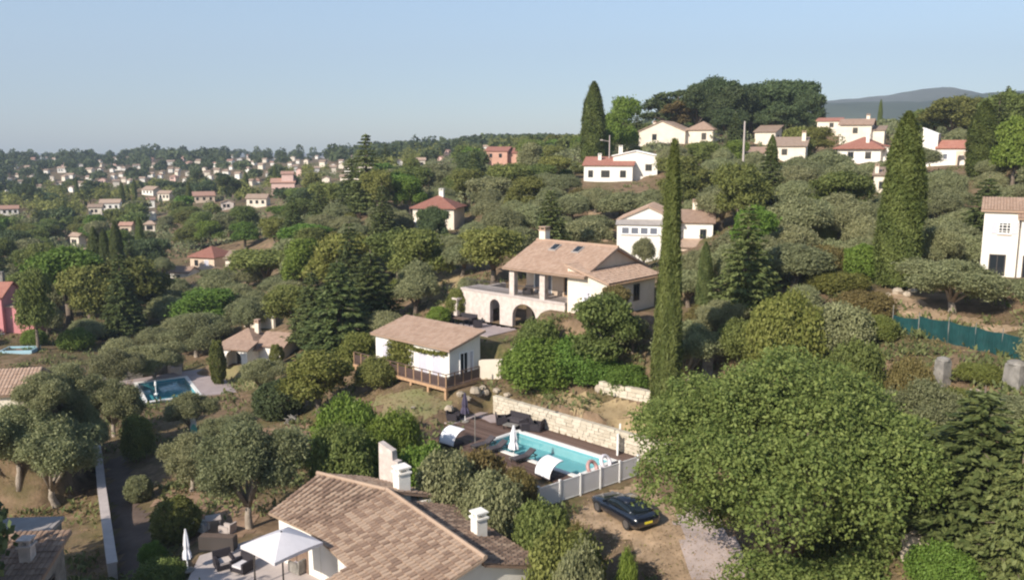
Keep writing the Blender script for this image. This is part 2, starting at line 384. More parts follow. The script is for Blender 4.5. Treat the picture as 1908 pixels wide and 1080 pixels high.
def h(X, Y):
    X = np.asarray(X, float); Y = np.asarray(Y, float); shp = np.broadcast(X, Y).shape
    x = np.broadcast_to(X, shp).ravel(); y = np.broadcast_to(Y, shp).ravel()
    out = np.empty(len(x))
    for i in range(0, len(x), 20000):
        w = warp(x[i:i + 20000], y[i:i + 20000])
        k = _ker(((w[:, None] - _cw[None]) ** 2).sum(-1))
        out[i:i + 20000] = k @ _w[:_n] + _w[_n] + w @ _w[_n + 1:]
    am = np.clip((y - 40) / 500, 0.0, 3.0)
    out += am * (np.sin(x * .021 + 1.3) * np.cos(y * .017) * 1.2 + np.sin(x * .055 + y * .031) * .5)
    out += 0.10 * np.sin(x * .9 + 1.1 * np.sin(y * .7)) * np.sin(y * .83 + x * .21)
    for (cx, cy, an, hx, hy, z, mg, gx, gy) in PADS:
        ca, sa = math.cos(an), math.sin(an)
        lx = (x - cx) * ca + (y - cy) * sa; ly = -(x - cx) * sa + (y - cy) * ca
        d = np.hypot(np.maximum(np.abs(lx) - hx, 0), np.maximum(np.abs(ly) - hy, 0))
        t = np.clip(1 - d / mg, 0, 1); t = t * t * (3 - 2 * t)
        out = out * (1 - t) + (z + gx * lx + gy * ly) * t
    return out.reshape(shp)
def hh(x, y): return float(h(np.array([x]), np.array([y]))[0])
_ts = np.geomspace(15, 3500, 1500)
def G(px, py):
    """where the line of sight through a photo pixel meets the ground"""
    r = ray(px, py); r = r / r[1]
    z = CAMZ + r[2] * _ts; g = h(r[0] * _ts, _ts)
    i = np.argmax(z < g)
    if z[i] >= g[i]: i = len(_ts) - 1
    Y = _ts[i]; return np.array([r[0] * Y, Y, g[i]])

# ---- level pads cut into the slope for houses, pools and terraces
def pad(c, ang, hx, hy, z, mg=1.5, gx=0.0, gy=0.0): PADS.append((c[0], c[1], ang, hx, hy, z, mg, gx, gy))
POOL_AN = math.radians(-44)
PA = np.array([math.cos(POOL_AN), math.sin(POOL_AN)]); PB = np.array([-math.sin(POOL_AN), math.cos(POOL_AN)])
POOL_C = np.array([2.35, 57.3]); POOL_L, POOL_W = 8.7, 3.7
def PW(i, j): return POOL_C + PA * i + PB * j          # pool-deck coordinates -> world xy
VO = np.array([-0.2, 79.4]); VZ = 4.4                  # the arched villa: origin of its front wall
def VW(i, j): return VO + A2 * i + B2 * j
CO = np.array([-12.1, 74.5]); CZ = 2.2                 # the pool cabin: left end of its front wall
def CW(i, j): return CO + A2 * i + B2 * j
pad(VW(1, 1), AX, 6, 6, VZ, 2.5)
pad(VW(9, 4), AX, 4, 6.5, 6.6, 2.0)
pad(VW(0, -5), AX, 4.5, 2.5, VZ - .1, 1.5)
pad(CW(4.7, 1.8), AX, 4.2, 1.2, 1.9, 1.8)
pad(PW(1.0, 8.6), POOL_AN, 9.5, 1.2, 2.2, 2.2)
pad(CW(10.6, 2.0), AX, 1.0, 2.4, 1.75, 1.2)
pad(PW(0.3, 6.3), POOL_AN, 8.5, 1.1, 1.6, 0.9, 0, .12)
pad(PW(-1.6, 0), POOL_AN, 8.4, 4.05, -.05, .35)
pad(PW(6.5, -1), POOL_AN, 3.2, 5.5, -.12, 2.5)
pad(PW(0, 0), POOL_AN, POOL_L / 2 + .28, POOL_W / 2 + .28, -1.9, .35)
FO = np.array([-6.6, 43.5]); FAN = math.radians(-54.6)
FD = np.array([math.cos(FAN), math.sin(FAN)]); FE = np.array([-math.sin(FAN), math.cos(FAN)])
def FW(d, e): return FO + FD * d + FE * e
pad(FW(4, -1), FAN, 8, 5, -1.25, 3)
pad((-13.2, 42.6), 0, 4.2, 2.4, -1.3, 1.5)
LP = np.array([-35.7, 86.0]); LPZ = -3.65; LPA = math.radians(30)
LA = np.array([math.cos(LPA), math.sin(LPA)]); LB = np.array([-math.sin(LPA), math.cos(LPA)])
def LW(i, j): return LP + LA * i + LB * j
pad(LW(1.2, 0), LPA, 5.5, 5.2, LPZ - .03, 2.0)
pad(LP, LPA, 2.6, 4.1, LPZ - 1.7, .35)
# ------------------------------------------------------------------ house builder
def tile_relief(mb, q, tw=0.24, tl=0.38, amp=0.045, step=0.03):
    """corrugated clay-tile sheet laid over the quad q = eave-left, eave-right, ridge-right, ridge-left"""
    e0, e1, r1, r0 = [np.array(p, float) for p in q]
    nc = max(3, int(round(np.linalg.norm(e1 - e0) / tw))); nr = max(2, int(round(np.linalg.norm(r0 - e0) / tl)))
    nrm = np.cross(e1 - e0, r0 - e0); nrm /= np.linalg.norm(nrm)
    if nrm[2] < 0: nrm = -nrm
    for j in range(nr):
        ta, tb = j / nr, (j + 1) / nr
        for i in range(nc):
            jit = random.uniform(-.012, .012); tone = random.uniform(.3, .7)
            P = []
            for t, lift in ((ta, step), (tb, 0.0)):
                L = e0 + (r0 - e0) * t; R = e1 + (r1 - e1) * t
                for s_, a in ((0, 0), (.22, .85), (.5, 1.0), (.78, .85), (1, 0)):
                    P.append(L + (R - L) * ((i + s_) / nc) + nrm * (a * amp + lift + jit + .012))
            n = len(mb.v); mb.v += [tuple(p) for p in P]
            for k in range(4):
                mb.f.append((n + k, n + k + 1, n + k + 6, n + k + 5)); mb.t.append(tone)
            mb.f.append((n, n + 4, n + 3, n + 2, n + 1)); mb.t.append(tone)

def wall_axes(face, L, W):
    """origin, direction along, outward normal of a wall of the L x W box"""
    return {'f': ((0, 0), (1, 0), (0, -1)), 'b': ((L, W), (-1, 0), (0, 1)), 'l': ((0, W), (0, -1), (-1, 0)), 'r': ((L, 0), (0, 1), (1, 0))}[face]
def window(parent, face, L, W, u, z, w, hgt, style='window', mat=None, off=(0, 0, 0)):
    """an opening built proud of the wall: reveal frame, set-back glass, glazing bars, sill; style: window, door, dark, shut, grid"""
    (ox, oy), (dx, dy), (nx, ny) = wall_axes(face, L, W)
    def bx(mb, u0, u1, z0, z1, d0, d1):
        P = []
        for zz in (z0, z1):
            for uu, dd in ((u0, d1), (u1, d1), (u1, d0), (u0, d0)):
                P.append((off[0] + ox + dx * uu + nx * dd, off[1] + oy + dy * uu + ny * dd, off[2] + zz))
        mb.hexa(P)
    fr = 0.09; m = MB()
    fm = mat or (M_darkframe if style in ('dark', 'door') else M_frame)
    bx(m, u, u + fr, z, z + hgt, 0.002, .06); bx(m, u + w - fr, u + w, z, z + hgt, 0.002, .06)
    bx(m, u + fr, u + w - fr, z + hgt - fr, z + hgt, 0.002, .06); bx(m, u + fr, u + w - fr, z, z + fr, 0.002, .06)
    if style in ('window', 'dark', 'door'): bx(m, u + w / 2 - .03, u + w / 2 + .03, z + fr, z + hgt - fr, 0.012, .045)
    if style == 'grid':
        for k in range(1, 3): bx(m, u + w * k / 3 - .025, u + w * k / 3 + .025, z + fr, z + hgt - fr, 0.012, .045)
        for k in range(1, 4): bx(m, u + fr, u + w - fr, z + hgt * k / 4 - .025, z + hgt * k / 4 + .025, .0135, .04)
    f = m.build('door' if style == 'door' else 'window', fm, parent)
    g = MB(); bx(g, u + fr, u + w - fr, z + fr, z + hgt - fr, 0.003, .011)
    g.build('shutter_leaf' if style == 'shut' else 'pane', M_shutter if style == 'shut' else (M_greyglass if style == 'grey' else M_glass), f)
    if style in ('window', 'grid', 'grey'):
        s2 = MB(); bx(s2, u - .06, u + w + .06, z - .09, z - .002, 0.002, .12); s2.build('sill', M_stonewall, f)
    return f
def shutters(parent, face, L, W, u, z, w, hgt, mat, off=(0, 0, 0)):
    (ox, oy), (dx, dy), (nx, ny) = wall_axes(face, L, W)
    for u0 in (u - w * .52, u + w * 1.02):
        m = MB(); P = []
        for zz in (z, z + hgt):
            for uu, dd in ((u0, .05), (u0 + w * .5, .05), (u0 + w * .5, .004), (u0, .004)):
                P.append((off[0] + ox + dx * uu + nx * dd, off[1] + oy + dy * uu + ny * dd, off[2] + zz))
        m.hexa(P); m.build('shutter', mat, parent)
def chimney(parent, x, y, z0, z1, w=.6, mat=None):
    m = MB(); m.box(x - w / 2, x + w / 2, y - w / 2, y + w / 2, z0, z1)
    c = m.build('chimney', mat or M_cream, parent)
    m = MB(); m.box(x - w / 2 - .07, x + w / 2 + .07, y - w / 2 - .07, y + w / 2 + .07, z1 + .002, z1 + .1)
    for sx in (-1, 1):
        for sy in (-1, 1): m.rbox(x + sx * w * .36, y + sy * w * .36, z1 + .2, .12, .12, .198)
    m.box(x - w / 2 - .05, x + w / 2 + .05, y - w / 2 - .05, y + w / 2 + .05, z1 + .301, z1 + .38)
    m.build('chimney_cap', M_tile_pale if mat is None else mat, c)
def volume(root, L, W, H, roof='gx', rise=1.3, over=.35, wall=M_white, rmat=M_roof_tan, off=(0, 0, 0), found=1.5, relief=False, tmat=None, first=True, th=.16):
    """walls and roof of one block; gx/gy gable with ridge along x/y, hip, mf mono falling to the front, mr falling to x=L, flat"""
    x0, y0, z0 = off
    m = MB()
    A, B, C_, D = (x0, y0), (x0 + L, y0), (x0 + L, y0 + W), (x0, y0 + W)
    base = [(p[0], p[1], z0 - found) for p in (A, B, C_, D)]
    def top(p):
        u, v = (p[0] - x0) / L, (p[1] - y0) / W
        if roof == 'mf': return z0 + H + rise * v
        if roof == 'mb': return z0 + H + rise * (1 - v)
        if roof == 'mr': return z0 + H + rise * (1 - u)
        return z0 + H
    m.hexa(base + [(p[0], p[1], top(p)) for p in (A, B, C_, D)])
    if roof == 'gx':
        for x in (x0, x0 + L):
            tri = [(x, y0, z0 + H), (x, y0 + W, z0 + H), (x, y0 + W / 2, z0 + H + rise)]
            m.poly(tri if x > x0 else tri[::-1])
    if roof == 'gy':
        for y in (y0, y0 + W):
            tri = [(x0, y, z0 + H), (x0 + L, y, z0 + H), (x0 + L / 2, y, z0 + H + rise)]
            m.poly(tri if y == y0 else tri[::-1])
    w = m.build('wall', wall, root)
    o = over; zt = z0 + H + .02; r = MB(); sl = []
    if roof == 'flat':
        r.box(x0 - .12, x0 + L + .12, y0 - .12, y0 + W + .12, z0 + H + .002, z0 + H + .18)
        r.box(x0 + .1, x0 + L - .1, y0 + .1, y0 + W - .1, z0 + H + .181, z0 + H + .2)
    elif roof == 'gx':
        dz = rise * o / (W / 2)
        sl = [[(x0 - o, y0 - o, zt - dz), (x0 + L + o, y0 - o, zt - dz), (x0 + L + o, y0 + W / 2, zt + rise), (x0 - o, y0 + W / 2, zt + rise)],
              [(x0 + L + o, y0 + W + o, zt - dz), (x0 - o, y0 + W + o, zt - dz), (x0 - o, y0 + W / 2, zt + rise), (x0 + L + o, y0 + W / 2, zt + rise)]]
    elif roof == 'gy':
        dz = rise * o / (L / 2)
        sl = [[(x0 - o, y0 + W + o, zt - dz), (x0 - o, y0 - o, zt - dz), (x0 + L / 2, y0 - o, zt + rise), (x0 + L / 2, y0 + W + o, zt + rise)],
              [(x0 + L + o, y0 - o, zt - dz), (x0 + L + o, y0 + W + o, zt - dz), (x0 + L / 2, y0 + W + o, zt + rise), (x0 + L / 2, y0 - o, zt + rise)]]
    elif roof == 'hip':
        k = min(L, W) / 2; dz = rise * o / k
        if L >= W: ra, rb = (x0 + k, y0 + W / 2, zt + rise), (x0 + L - k, y0 + W / 2, zt + rise)
        else: ra, rb = (x0 + L / 2, y0 + k, zt + rise), (x0 + L / 2, y0 + W - k, zt + rise)
        c0, c1, c2, c3 = (x0 - o, y0 - o, zt - dz), (x0 + L + o, y0 - o, zt - dz), (x0 + L + o, y0 + W + o, zt - dz), (x0 - o, y0 + W + o, zt - dz)
        if L >= W: fs = [[c0, c1, rb, ra], [c1, c2, rb], [c2, c3, ra, rb], [c3, c0, ra]]
        else: fs = [[c0, c1, ra], [c1, c2, rb, ra], [c2, c3, rb], [c3, c0, ra, rb]]
        for f in fs: r.poly(f)
        r.box(x0 - o, x0 + L + o, y0 - o, y0 + W + o, zt - dz - th, zt - dz - .002)
    elif roof in ('mf', 'mb', 'mr'):
        g = rise / (L if roof == 'mr' else W)
        if roof == 'mf': sl = [[(x0 - o, y0 - o, zt - g * o), (x0 + L + o, y0 - o, zt - g * o), (x0 + L + o, y0 + W + o, zt + rise + g * o), (x0 - o, y0 + W + o, zt + rise + g * o)]]
        if roof == 'mb': sl = [[(x0 + L + o, y0 + W + o, zt - g * o), (x0 - o, y0 + W + o, zt - g * o), (x0 - o, y0 - o, zt + rise + g * o), (x0 + L + o, y0 - o, zt + rise + g * o)]]
        if roof == 'mr': sl = [[(x0 + L + o, y0 - o, zt - g * o), (x0 + L + o, y0 + W + o, zt - g * o), (x0 - o, y0 + W + o, zt + rise + g * o), (x0 - o, y0 - o, zt + rise + g * o)]]
    for q in sl:
        r.slab([Vector(p) + Vector((0, 0, th)) for p in q], th)
    ro = r.build('roof', rmat, root)
    if relief:
        t = MB()
        for q in sl: tile_relief(t, [Vector(p) + Vector((0, 0, th)) for p in q])
        t.build('roof_tiles', tmat or M_tile_pale, ro, kind='stuff')
    return w, ro
LAND = []         # (phrase, px, py) landmarks used to word the labels of trees
KEEP = []         # (x0, y0, x1, y1, Y): picture rectangles that nearer filling trees must leave open
CLEAR = []        # (x, y, radius): ground kept free of filling trees
HSPEC = []
def house(label, px, py, Y, yaw, L, W, name='house', group=None, anchor='fr', padm=2.0, clear=None, keep=True, land=None):
    """root Empty with the near corner (x=L,y=0) at the given spot; call before the terrain is built"""
    p = aty(px, py, Y); an = math.radians(yaw)
    c, s = math.cos(an), math.sin(an)
    dx, dy = {'fr': (L, 0), 'fl': (0, 0), 'fc': (L / 2, 0)}[anchor]
    ox, oy = p[0] - c * dx + s * dy, p[1] - s * dx - c * dy
    cx, cy = ox + c * L / 2 - s * W / 2, oy + s * L / 2 + c * W / 2
    pad((cx, cy), an, L / 2 + .6, W / 2 + .6, p[2], padm)
    root = thing(name, label, 'house', (ox, oy, p[2]), an, group)
    CLEAR.append((cx, cy, clear or max(L, W) * .62))
    if keep:
        sc = FPX / Y; KEEP.append((px - L * sc * .75, py - (H_DEF + 1.2) * sc * .95, px + W * sc * .35, py - .25 * sc * H_DEF, Y))
    if land: LAND.append((land, px, py))
    return root
H_DEF = 4.0
# ------------------------------------------------------------------ the arched stone villa (centre)
def arch_wall(mb, x0, x1, z0, z1, y0, y1, arches, seg=12):
    xs = x0
    for cx, w, zs in arches:
        a, b = cx - w / 2, cx + w / 2
        mb.box(xs, a, y0, y1, z0, z1)
        pts = [(cx - w / 2 * math.cos(math.pi * k / seg), zs + w / 2 * math.sin(math.pi * k / seg) * .9) for k in range(seg + 1)]
        for k in range(seg):
            (xa, za), (xb, zb) = pts[k], pts[k + 1]
            mb.hexa([(xa, y0, za), (xb, y0, zb), (xb, y1, zb), (xa, y1, za), (xa, y0, z1), (xb, y0, z1), (xb, y1, z1), (xa, y1, z1)])
        xs = b
    mb.box(xs, x1, y0, y1, z0, z1)
villa = thing('villa', 'stone villa with two arches, an upper loggia on pillars and pink-tan tiled roofs', 'house', (VO[0], VO[1], VZ), AX)
m = MB(); arch_wall(m, -6.4, 6.6, -1.5, 2.8, 0, .45, [(-1.95, 1.3, 1.75), (1.75, 2.9, 1.0)])
m.box(-6.4, -5.95, .45, 6.0, -1.5, 2.8)
arc = m.build('arcade_wall', M_stonewall, villa)
m = MB(); m.box(-6.5, 6.6, -.06, 2.6, 2.802, 3.0); m.build('balcony_floor', M_concrete, villa)
for x in (.25, 3.95):
    m = MB(); m.box(x - .3, x + .3, -.03, .5, 3.002, 5.52); m.build('pillar', M_stonewall, villa)
m = MB(); m.box(-.2, 6.7, 2.6, 9.2, -1.5, 5.6)
for x in (-.2, 6.7): m.poly([(x, 0, 5.6), (x, 9.2, 5.6), (x, 4.6, 7.55)] if x > 0 else [(x, 9.2, 5.6), (x, 0, 5.6), (x, 4.6, 7.55)])
m.box(6.7, 8.6, 1.0, 9.2, -1.5, 5.6); m.poly([(8.6, 0, 5.6), (8.6, 9.2, 5.6), (8.6, 4.6, 7.55)])
m.build('wall', M_peach, villa)
m = MB(); m.box(-.2, 8.6, .02, .4, 5.3, 5.58); m.build('loggia_beam', M_stonewall, villa)
def roof_part(root, q, mat, tmat, th=.16, relief=True):
    m = MB(); m.slab([Vector(p) + Vector((0, 0, th)) for p in q], th); r = m.build('roof', mat, root)
    if relief:
        t = MB(); tile_relief(t, [Vector(p) + Vector((0, 0, th)) for p in q]); t.build('roof_tiles', tmat, r, kind='stuff')
    return r
r1 = roof_part(villa, [(-.6, -.5, 5.4), (9.0, -.5, 5.4), (9.0, 4.6, 7.6), (-.6, 4.6, 7.6)], M_tile_pale, M_tile_pale)
for x in (2.2, 4.9):
    k = MB(); y0, y1 = 2.9, 3.9
    z0, z1 = 5.4 + (y0 + .5) * 2.2 / 5.1, 5.4 + (y1 + .5) * 2.2 / 5.1
    k.hexa([(x, y0, z0 + .12), (x + .85, y0, z0 + .12), (x + .85, y1, z1 + .12), (x, y1, z1 + .12), (x, y0, z0 + .33), (x + .85, y0, z0 + .33), (x + .85, y1, z1 + .33), (x, y1, z1 + .33)])
    s_ = k.build('skylight', M_roof_grey, r1)
    k = MB(); k.hexa([(x + .13, y0 + .12, z0 + .36), (x + .72, y0 + .12, z0 + .36), (x + .72, y1 - .12, z1 + .31), (x + .13, y1 - .12, z1 + .31), (x + .13, y0 + .12, z0 + .395), (x + .72, y0 + .12, z0 + .395), (x + .72, y1 - .12, z1 + .355), (x + .13, y1 - .12, z1 + .355)])
    k.build('skylight_pane', M_glass, r1)
roof_part(villa, [(9.0, 9.7, 5.4), (-.6, 9.7, 5.4), (-.6, 4.6, 7.6), (9.0, 4.6, 7.6)], M_tile_pale, M_tile_pale)
m = MB(); m.tube([(-.62, 4.6, 7.8), (9.02, 4.6, 7.8)], .13, 6); m.build('ridge_tiles', M_tile_pale, villa)
chimney(villa, .1, 4.9, 7.2, 8.7, .75)
# wing: single slope falling to +x
m = MB(); m.hexa([(6.75, .15, -.5), (11.0, .15, -.5), (11.0, 7.6, -.5), (6.75, 7.6, -.5), (6.75, .15, 6.3), (11.0, .15, 5.15), (11.0, 7.6, 5.15), (6.75, 7.6, 6.3)])
m.build('wing_wall', M_cream, villa)
r2 = roof_part(villa, [(11.45, -.2, 5.07), (11.45, 8.0, 5.07), (6.6, 8.0, 6.38), (6.6, -.2, 6.38)], M_tile_pale, M_tile_pale)
m = MB(); m.tube([(11.5, -.2, 5.05), (11.5, 8.0, 5.05)], .08, 6); m.build('gutter', M_wood, villa)
window(villa, 'r', 4.25, 7.45, 4.0, 3.15, .95, 1.5, 'dark', off=(6.75, .15, 0))
window(villa, 'f', 6.9, 6.6, 1.0, 3.05, 2.2, 2.1, 'grey', off=(-.2, 2.6, 0))
window(villa, 'f', 6.9, 6.6, 4.6, 3.05, 1.2, 2.1, 'door', M_wood, off=(-.2, 2.6, 0))
window(villa, 'f', 6.9, 6.6, .8, .1, 1.4, 2.0, 'door', off=(-.2, 2.6, 0))
window(villa, 'f', 4.25, 7.45, 1.7, 3.3, .9, 1.3, 'shut', off=(6.75, .15, 0))
for x0, x1 in ((-5.9, -.1), (.6, 3.6), (4.3, 6.5)):
    m = MB(); m.box(x0, x1, .1, .16, 3.92, 3.98); m.box(x0, x1, .1, .16, 3.1, 3.15)
    n = int((x1 - x0) / .14)
    for k in range(n + 1): m.box(x0 + (x1 - x0) * k / n - .012, x0 + (x1 - x0) * k / n + .012, .117, .143, 3.151, 3.919)
    m.build('balcony_railing', M_darkframe, villa)
m = MB(); m.box(-6.7, -6.2, -.9, -.4, -.4, 1.9); m.box(-6.8, -6.1, -1.0, -.3, 1.902, 2.05); m.build('column', M_stonewall, villa)
LAND.append(('the arched stone villa', 1040, 520))
CLEAR.append((*VW(3, 4), 9.0)); CLEAR.append((*VW(10, 3), 5.5)); CLEAR.append((*VW(0, -4), 5))
KEEP.append((872, 440, 1062, 606, 76)); KEEP.append((1050, 470, 1230, 545, 70))

# ------------------------------------------------------------------ the pool cabin on its timber deck
cabin = thing('cabin', 'long white pool cabin with a single-slope tiled roof on a timber deck', 'house', (CO[0], CO[1], CZ), AX)
volume(cabin, 9.4, 3.6, 2.5, 'mf', .85, .35, M_white, M_tile_pale, relief=True, tmat=M_tile_pale, found=1.2)
window(cabin, 'f', 9.4, 3.6, .9, .05, .8, 2.05, 'shut'); window(cabin, 'f', 9.4, 3.6, 1.75, .05, .5, 2.05, 'door', M_frame)
window(cabin, 'f', 9.4, 3.6, 5.6, .05, 1.3, 2.05, 'shut'); window(cabin, 'f', 9.4, 3.6, 7.3, .05, 1.3, 2.05, 'shut')
d_ = window(cabin, 'r', 9.4, 3.6, 1.15, .05, 1.0, 2.05, 'door', M_frame); window(cabin, 'r', 9.4, 3.6, 2.25, .05, .55, 2.05, 'shut')
deck = thing('timber_deck', 'raised brown timber deck with railing and pale posts around the white cabin', 'deck', (CO[0], CO[1], CZ), AX)
m = MB()
for k in range(10): m.box(-1.2, 10.7, -1.62 + k * .16, -1.62 + k * .16 + .15, -.1, -.05, random.random())
for k in range(8): m.box(9.42 + k * .16, 9.42 + k * .16 + .15, 0.0, 2.4, -.1, -.05, random.random())
m.build('deck_floor', M_deck, deck, kind='stuff')
for seg in ([(-1.2, 10.7, -1.66, -1.6)], [(10.66, 10.72, -1.58, 2.4)], [(-1.2, -1.14, -1.58, 0)]):
    m = MB(); x0, x1, y0, y1 = seg[0]; m.box(x0, x1, y0, y1, -.34, -.102); m.build('edge_beam', M_wood, deck)
for x, y in [(-.9, -1.5), (1.6, -1.5), (4.0, -1.5), (6.4, -1.5), (8.5, -1.5), (10.5, -1.45), (10.5, .6), (10.5, 2.2), (7.4, -.4)]:
    w = (*(CO + A2 * x + B2 * y),); m = MB(); m.box(x - .11, x + .11, y - .11, y + .11, -3.4, -.345); m.build('deck_post', M_wood, deck)
rail = [(-1.15 + k * .99, -1.55) for k in range(13)] + [(10.7, -1.55 + .95 * k) for k in range(1, 5)]
for i, (x, y) in enumerate(rail):
    x = min(x, 10.62); m = MB(); m.box(x - .04, x + .04, y - .04, y + .04, -.048, .95); m.build('rail_post', M_wood, deck)
    if i:
        xa, ya = rail[i - 1]; xa = min(xa, 10.62)
        L_ = math.hypot(x - xa, y - ya); an = math.atan2(y - ya, x - xa)
        m = MB(); m.rbox((x + xa) / 2, (y + ya) / 2, .42, L_ - .1, .025, .72, an); m.build('rail_panel', M_railpanel, deck)
        m = MB(); m.rbox((x + xa) / 2, (y + ya) / 2, .985, L_ - .004, .1, .05, an); m.build('handrail', M_darkwood, deck)
LAND.append(('the long white pool cabin', 800, 640))
CLEAR.append((*CW(2, 1), 5)); CLEAR.append((*CW(7, 0), 6))
KEEP.append((690, 580, 960, 735, 64))

# ------------------------------------------------------------------ foreground house, bottom centre: individually laid clay tiles
fh = thing('tiled_house', 'white house with a weathered clay tile roof beside the parasol terrace', 'house', (FO[0], FO[1], -1.1), FAN)
def canal_tile():
    m = MB(); n = 6; V = []
    for (y, r, z) in ((0, .125, .05), (.46, .10, .0)):
        for k in range(n + 1):
            t = math.pi * k / n; V.append((-r * math.cos(t), y, z + r * .75 * math.sin(t)))
    for k in range(n): m.poly([V[k], V[k + 1], V[n + 1 + k + 1], V[n + 1 + k]])
    m.poly([V[k] for k in range(n, -1, -1)])
    return m.mesh('tile', M_tile_old)
TILE = canal_tile()
def lay_tiles(q, want_near=None):
    """(matrix, distance to the camera) of every cover tile on a roof quad eave-left, eave-right, ridge-right, ridge-left (house frame)"""
    e0, e1, r1, r0 = [Vector(p) for p in q]
    nc = int((e1 - e0).length / .27); nr = int(max((r0 - e0).length, (r1 - e1).length) / .36); out = []
    for j in range(nr):
        for i in range(nc):
            s_ = (i + .5) / nc; t = (j + random.uniform(-.08, .08)) / nr
            a = e0.lerp(e1, s_); b = r0.lerp(r1, s_); up = (b - a).normalized(); al = (e1 - e0).normalized()
            al = (al - up * al.dot(up)).normalized(); nn = al.cross(up)
            if nn.z < 0: al = -al; nn = al.cross(up)
            p = a.lerp(b, t) + nn * random.uniform(.0, .015)
            an = random.gauss(0, .035); ca, sa = math.cos(an), math.sin(an)
            al2 = al * ca + up * sa; up2 = up * ca - al * sa
            M_ = Matrix(((al2.x, up2.x, nn.x, p.x), (al2.y, up2.y, nn.y, p.y), (al2.z, up2.z, nn.z, p.z), (0, 0, 0, 1)))
            out.append(M_)
    return out
def fl(x, y, z): return (x, y, z)
fz = 2.0                                                     # roof heights above the house floor
Qs = {  # house frame: x along the main ridge, y to the back
 'main':  [(-.1, -4.3, fz + .72), (9.3, -4.3, fz + .72), (9.3, 0, fz + 2.0), (-.1, 0, fz + 2.0)],
 'low':   [(4.15, -6.6, fz + .02), (9.3, -6.6, fz + .02), (9.3, -4.32, fz + .70), (4.15, -4.32, fz + .70)],
 'back':  [(9.2, 3.7, fz + .42), (.5, 3.7, fz + .42), (.5, .12, fz + 1.62), (9.2, .12, fz + 1.62)],
 'wing':  [(-3.7, -5.3, fz + .78), (-.12, -4.3, fz + .72), (-.12, -.05, fz + 1.98), (-4.5, -2.1, fz + 1.98)],
 'wing_back': [(-.1, 3.2, fz + .92), (-5.0, 1.0, fz + .92), (-4.5, -2.08, fz + 1.98), (-.12, -.03, fz + 1.98)],
}
roofs = {}; cand = []
for key, q in Qs.items():
    m = MB(); m.slab(q, .12); roofs[key] = m.build('roof', M_tile_old, fh)
    for M_ in lay_tiles(q): cand.append((key, M_))
Rz = Matrix.Translation((FO[0], FO[1], -1.1)) @ Matrix.Rotation(FAN, 4, 'Z')
def vis(c):
    w = Rz @ c[1].translation; px, py = proj(w.x, w.y, w.z)
    return (0 if (0 < px < 1908 and py < 1078) else 1000) + (w - Vector((0, 0, CAMZ))).length + (6 if c[0] in ('back', 'wing_back') else 0)
cand.sort(key=vis)
rest = {}
for n_, (key, M_) in enumerate(cand):
    if n_ < 300:
        o = link('tile', TILE, roofs[key]); o.matrix_basis = M_
    else: rest.setdefault(key, []).append(M_)
tv = np.array([v.co[:] for v in TILE.vertices]); tf = [tuple(p.vertices) for p in TILE.polygons]
for key, Ms in rest.items():
    m = MB()
    for M_ in Ms:
        A_ = np.array(M_); P = tv @ A_[:3, :3].T + A_[:3, 3]; b0 = len(m.v); tn = random.random() * .75
        m.v += [tuple(p) for p in P]
        for f in tf: m.f.append(tuple(b0 + k for k in f)); m.t.append(tn)
    m.build('roof_tiles', M_tile_old, roofs[key], kind='stuff')
m = MB(); m.tube([(-.2, 0, fz + 2.06), (9.35, 0, fz + 2.06)], .13, 6); m.tube([(-.2, -.05, fz + 2.05), (-4.6, -2.1, fz + 2.05)], .13, 6)
m.build('ridge_tiles', M_tile_old, fh)
# walls below
m = MB()
m.hexa([(-.1, -3.9, -1.2), (8.9, -3.9, -1.2), (8.9, 3.3, -1.2), (-.1, 3.3, -1.2), (-.1, -3.9, fz + .68), (8.9, -3.9, fz + .68), (8.9, 3.3, fz + .40), (-.1, 3.3, fz + .40)])
for x in (8.9,): m.poly([(x, -3.9, fz + .68), (x, 3.3, fz + .40), (x, .1, fz + 1.45), (x, 0, fz + 1.86)])
m.hexa([(4.55, -6.2, -1.2), (8.9, -6.2, -1.2), (8.9, -3.92, -1.2), (4.55, -3.92, -1.2), (4.55, -6.2, fz - .02), (8.9, -6.2, fz - .02), (8.9, -3.92, fz + .62), (4.55, -3.92, fz + .62)])
m.hexa([(-3.4, -4.85, -1.2), (-.12, -3.93, -1.2), (-.12, 2.8, -1.2), (-4.6, .7, -1.2), (-3.4, -4.85, fz + .70), (-.12, -3.93, fz + .66), (-.12, 2.8, fz + .88), (-4.6, .7, fz + .88)])
fw = m.build('wall', M_white, fh)
an_ = math.atan2(.92, 3.28); m = MB(); P = []
for k in range(13):
    t = math.pi * k / 12; u, z = 1.6 - .85 * math.cos(t), 1.5 + .8 * math.sin(t)
    P.append((-3.4 + u * math.cos(an_) + .03 * math.sin(an_), -4.85 + u * math.sin(an_) - .03 * math.cos(an_), z))
P = [(P[0][0], P[0][1], .1)] + P + [(P[-1][0], P[-1][1], .1)]
m.poly(P); m.build('arch_shade_panel', M_roof_brown, fh)  # flat panel whose dark brown stands for the shade inside the arched opening
window(fh, 'f', 9.0, 7.2, 2.9, 1.0, .9, 1.3, 'shut', off=(-.1, -3.9, 0))
chimney(fh, -.75, 1.2, fz + .9, fz + 2.55, .7, M_white)
chimney(fh, 5.3, 2.3, fz + .4, fz + 1.85, .6, M_white)
LAND.append(('the parasol terrace house', 760, 980))
CLEAR.append((*FW(4, -1), 8.5)); CLEAR.append((*FW(-2, -1), 5)); CLEAR.append((*FW(9, -1), 7)); CLEAR.append((-12, 38, 5.5)); KEEP.append((505, 880, 1010, 1080, 36)); KEEP.append((340, 940, 600, 1080, 37))
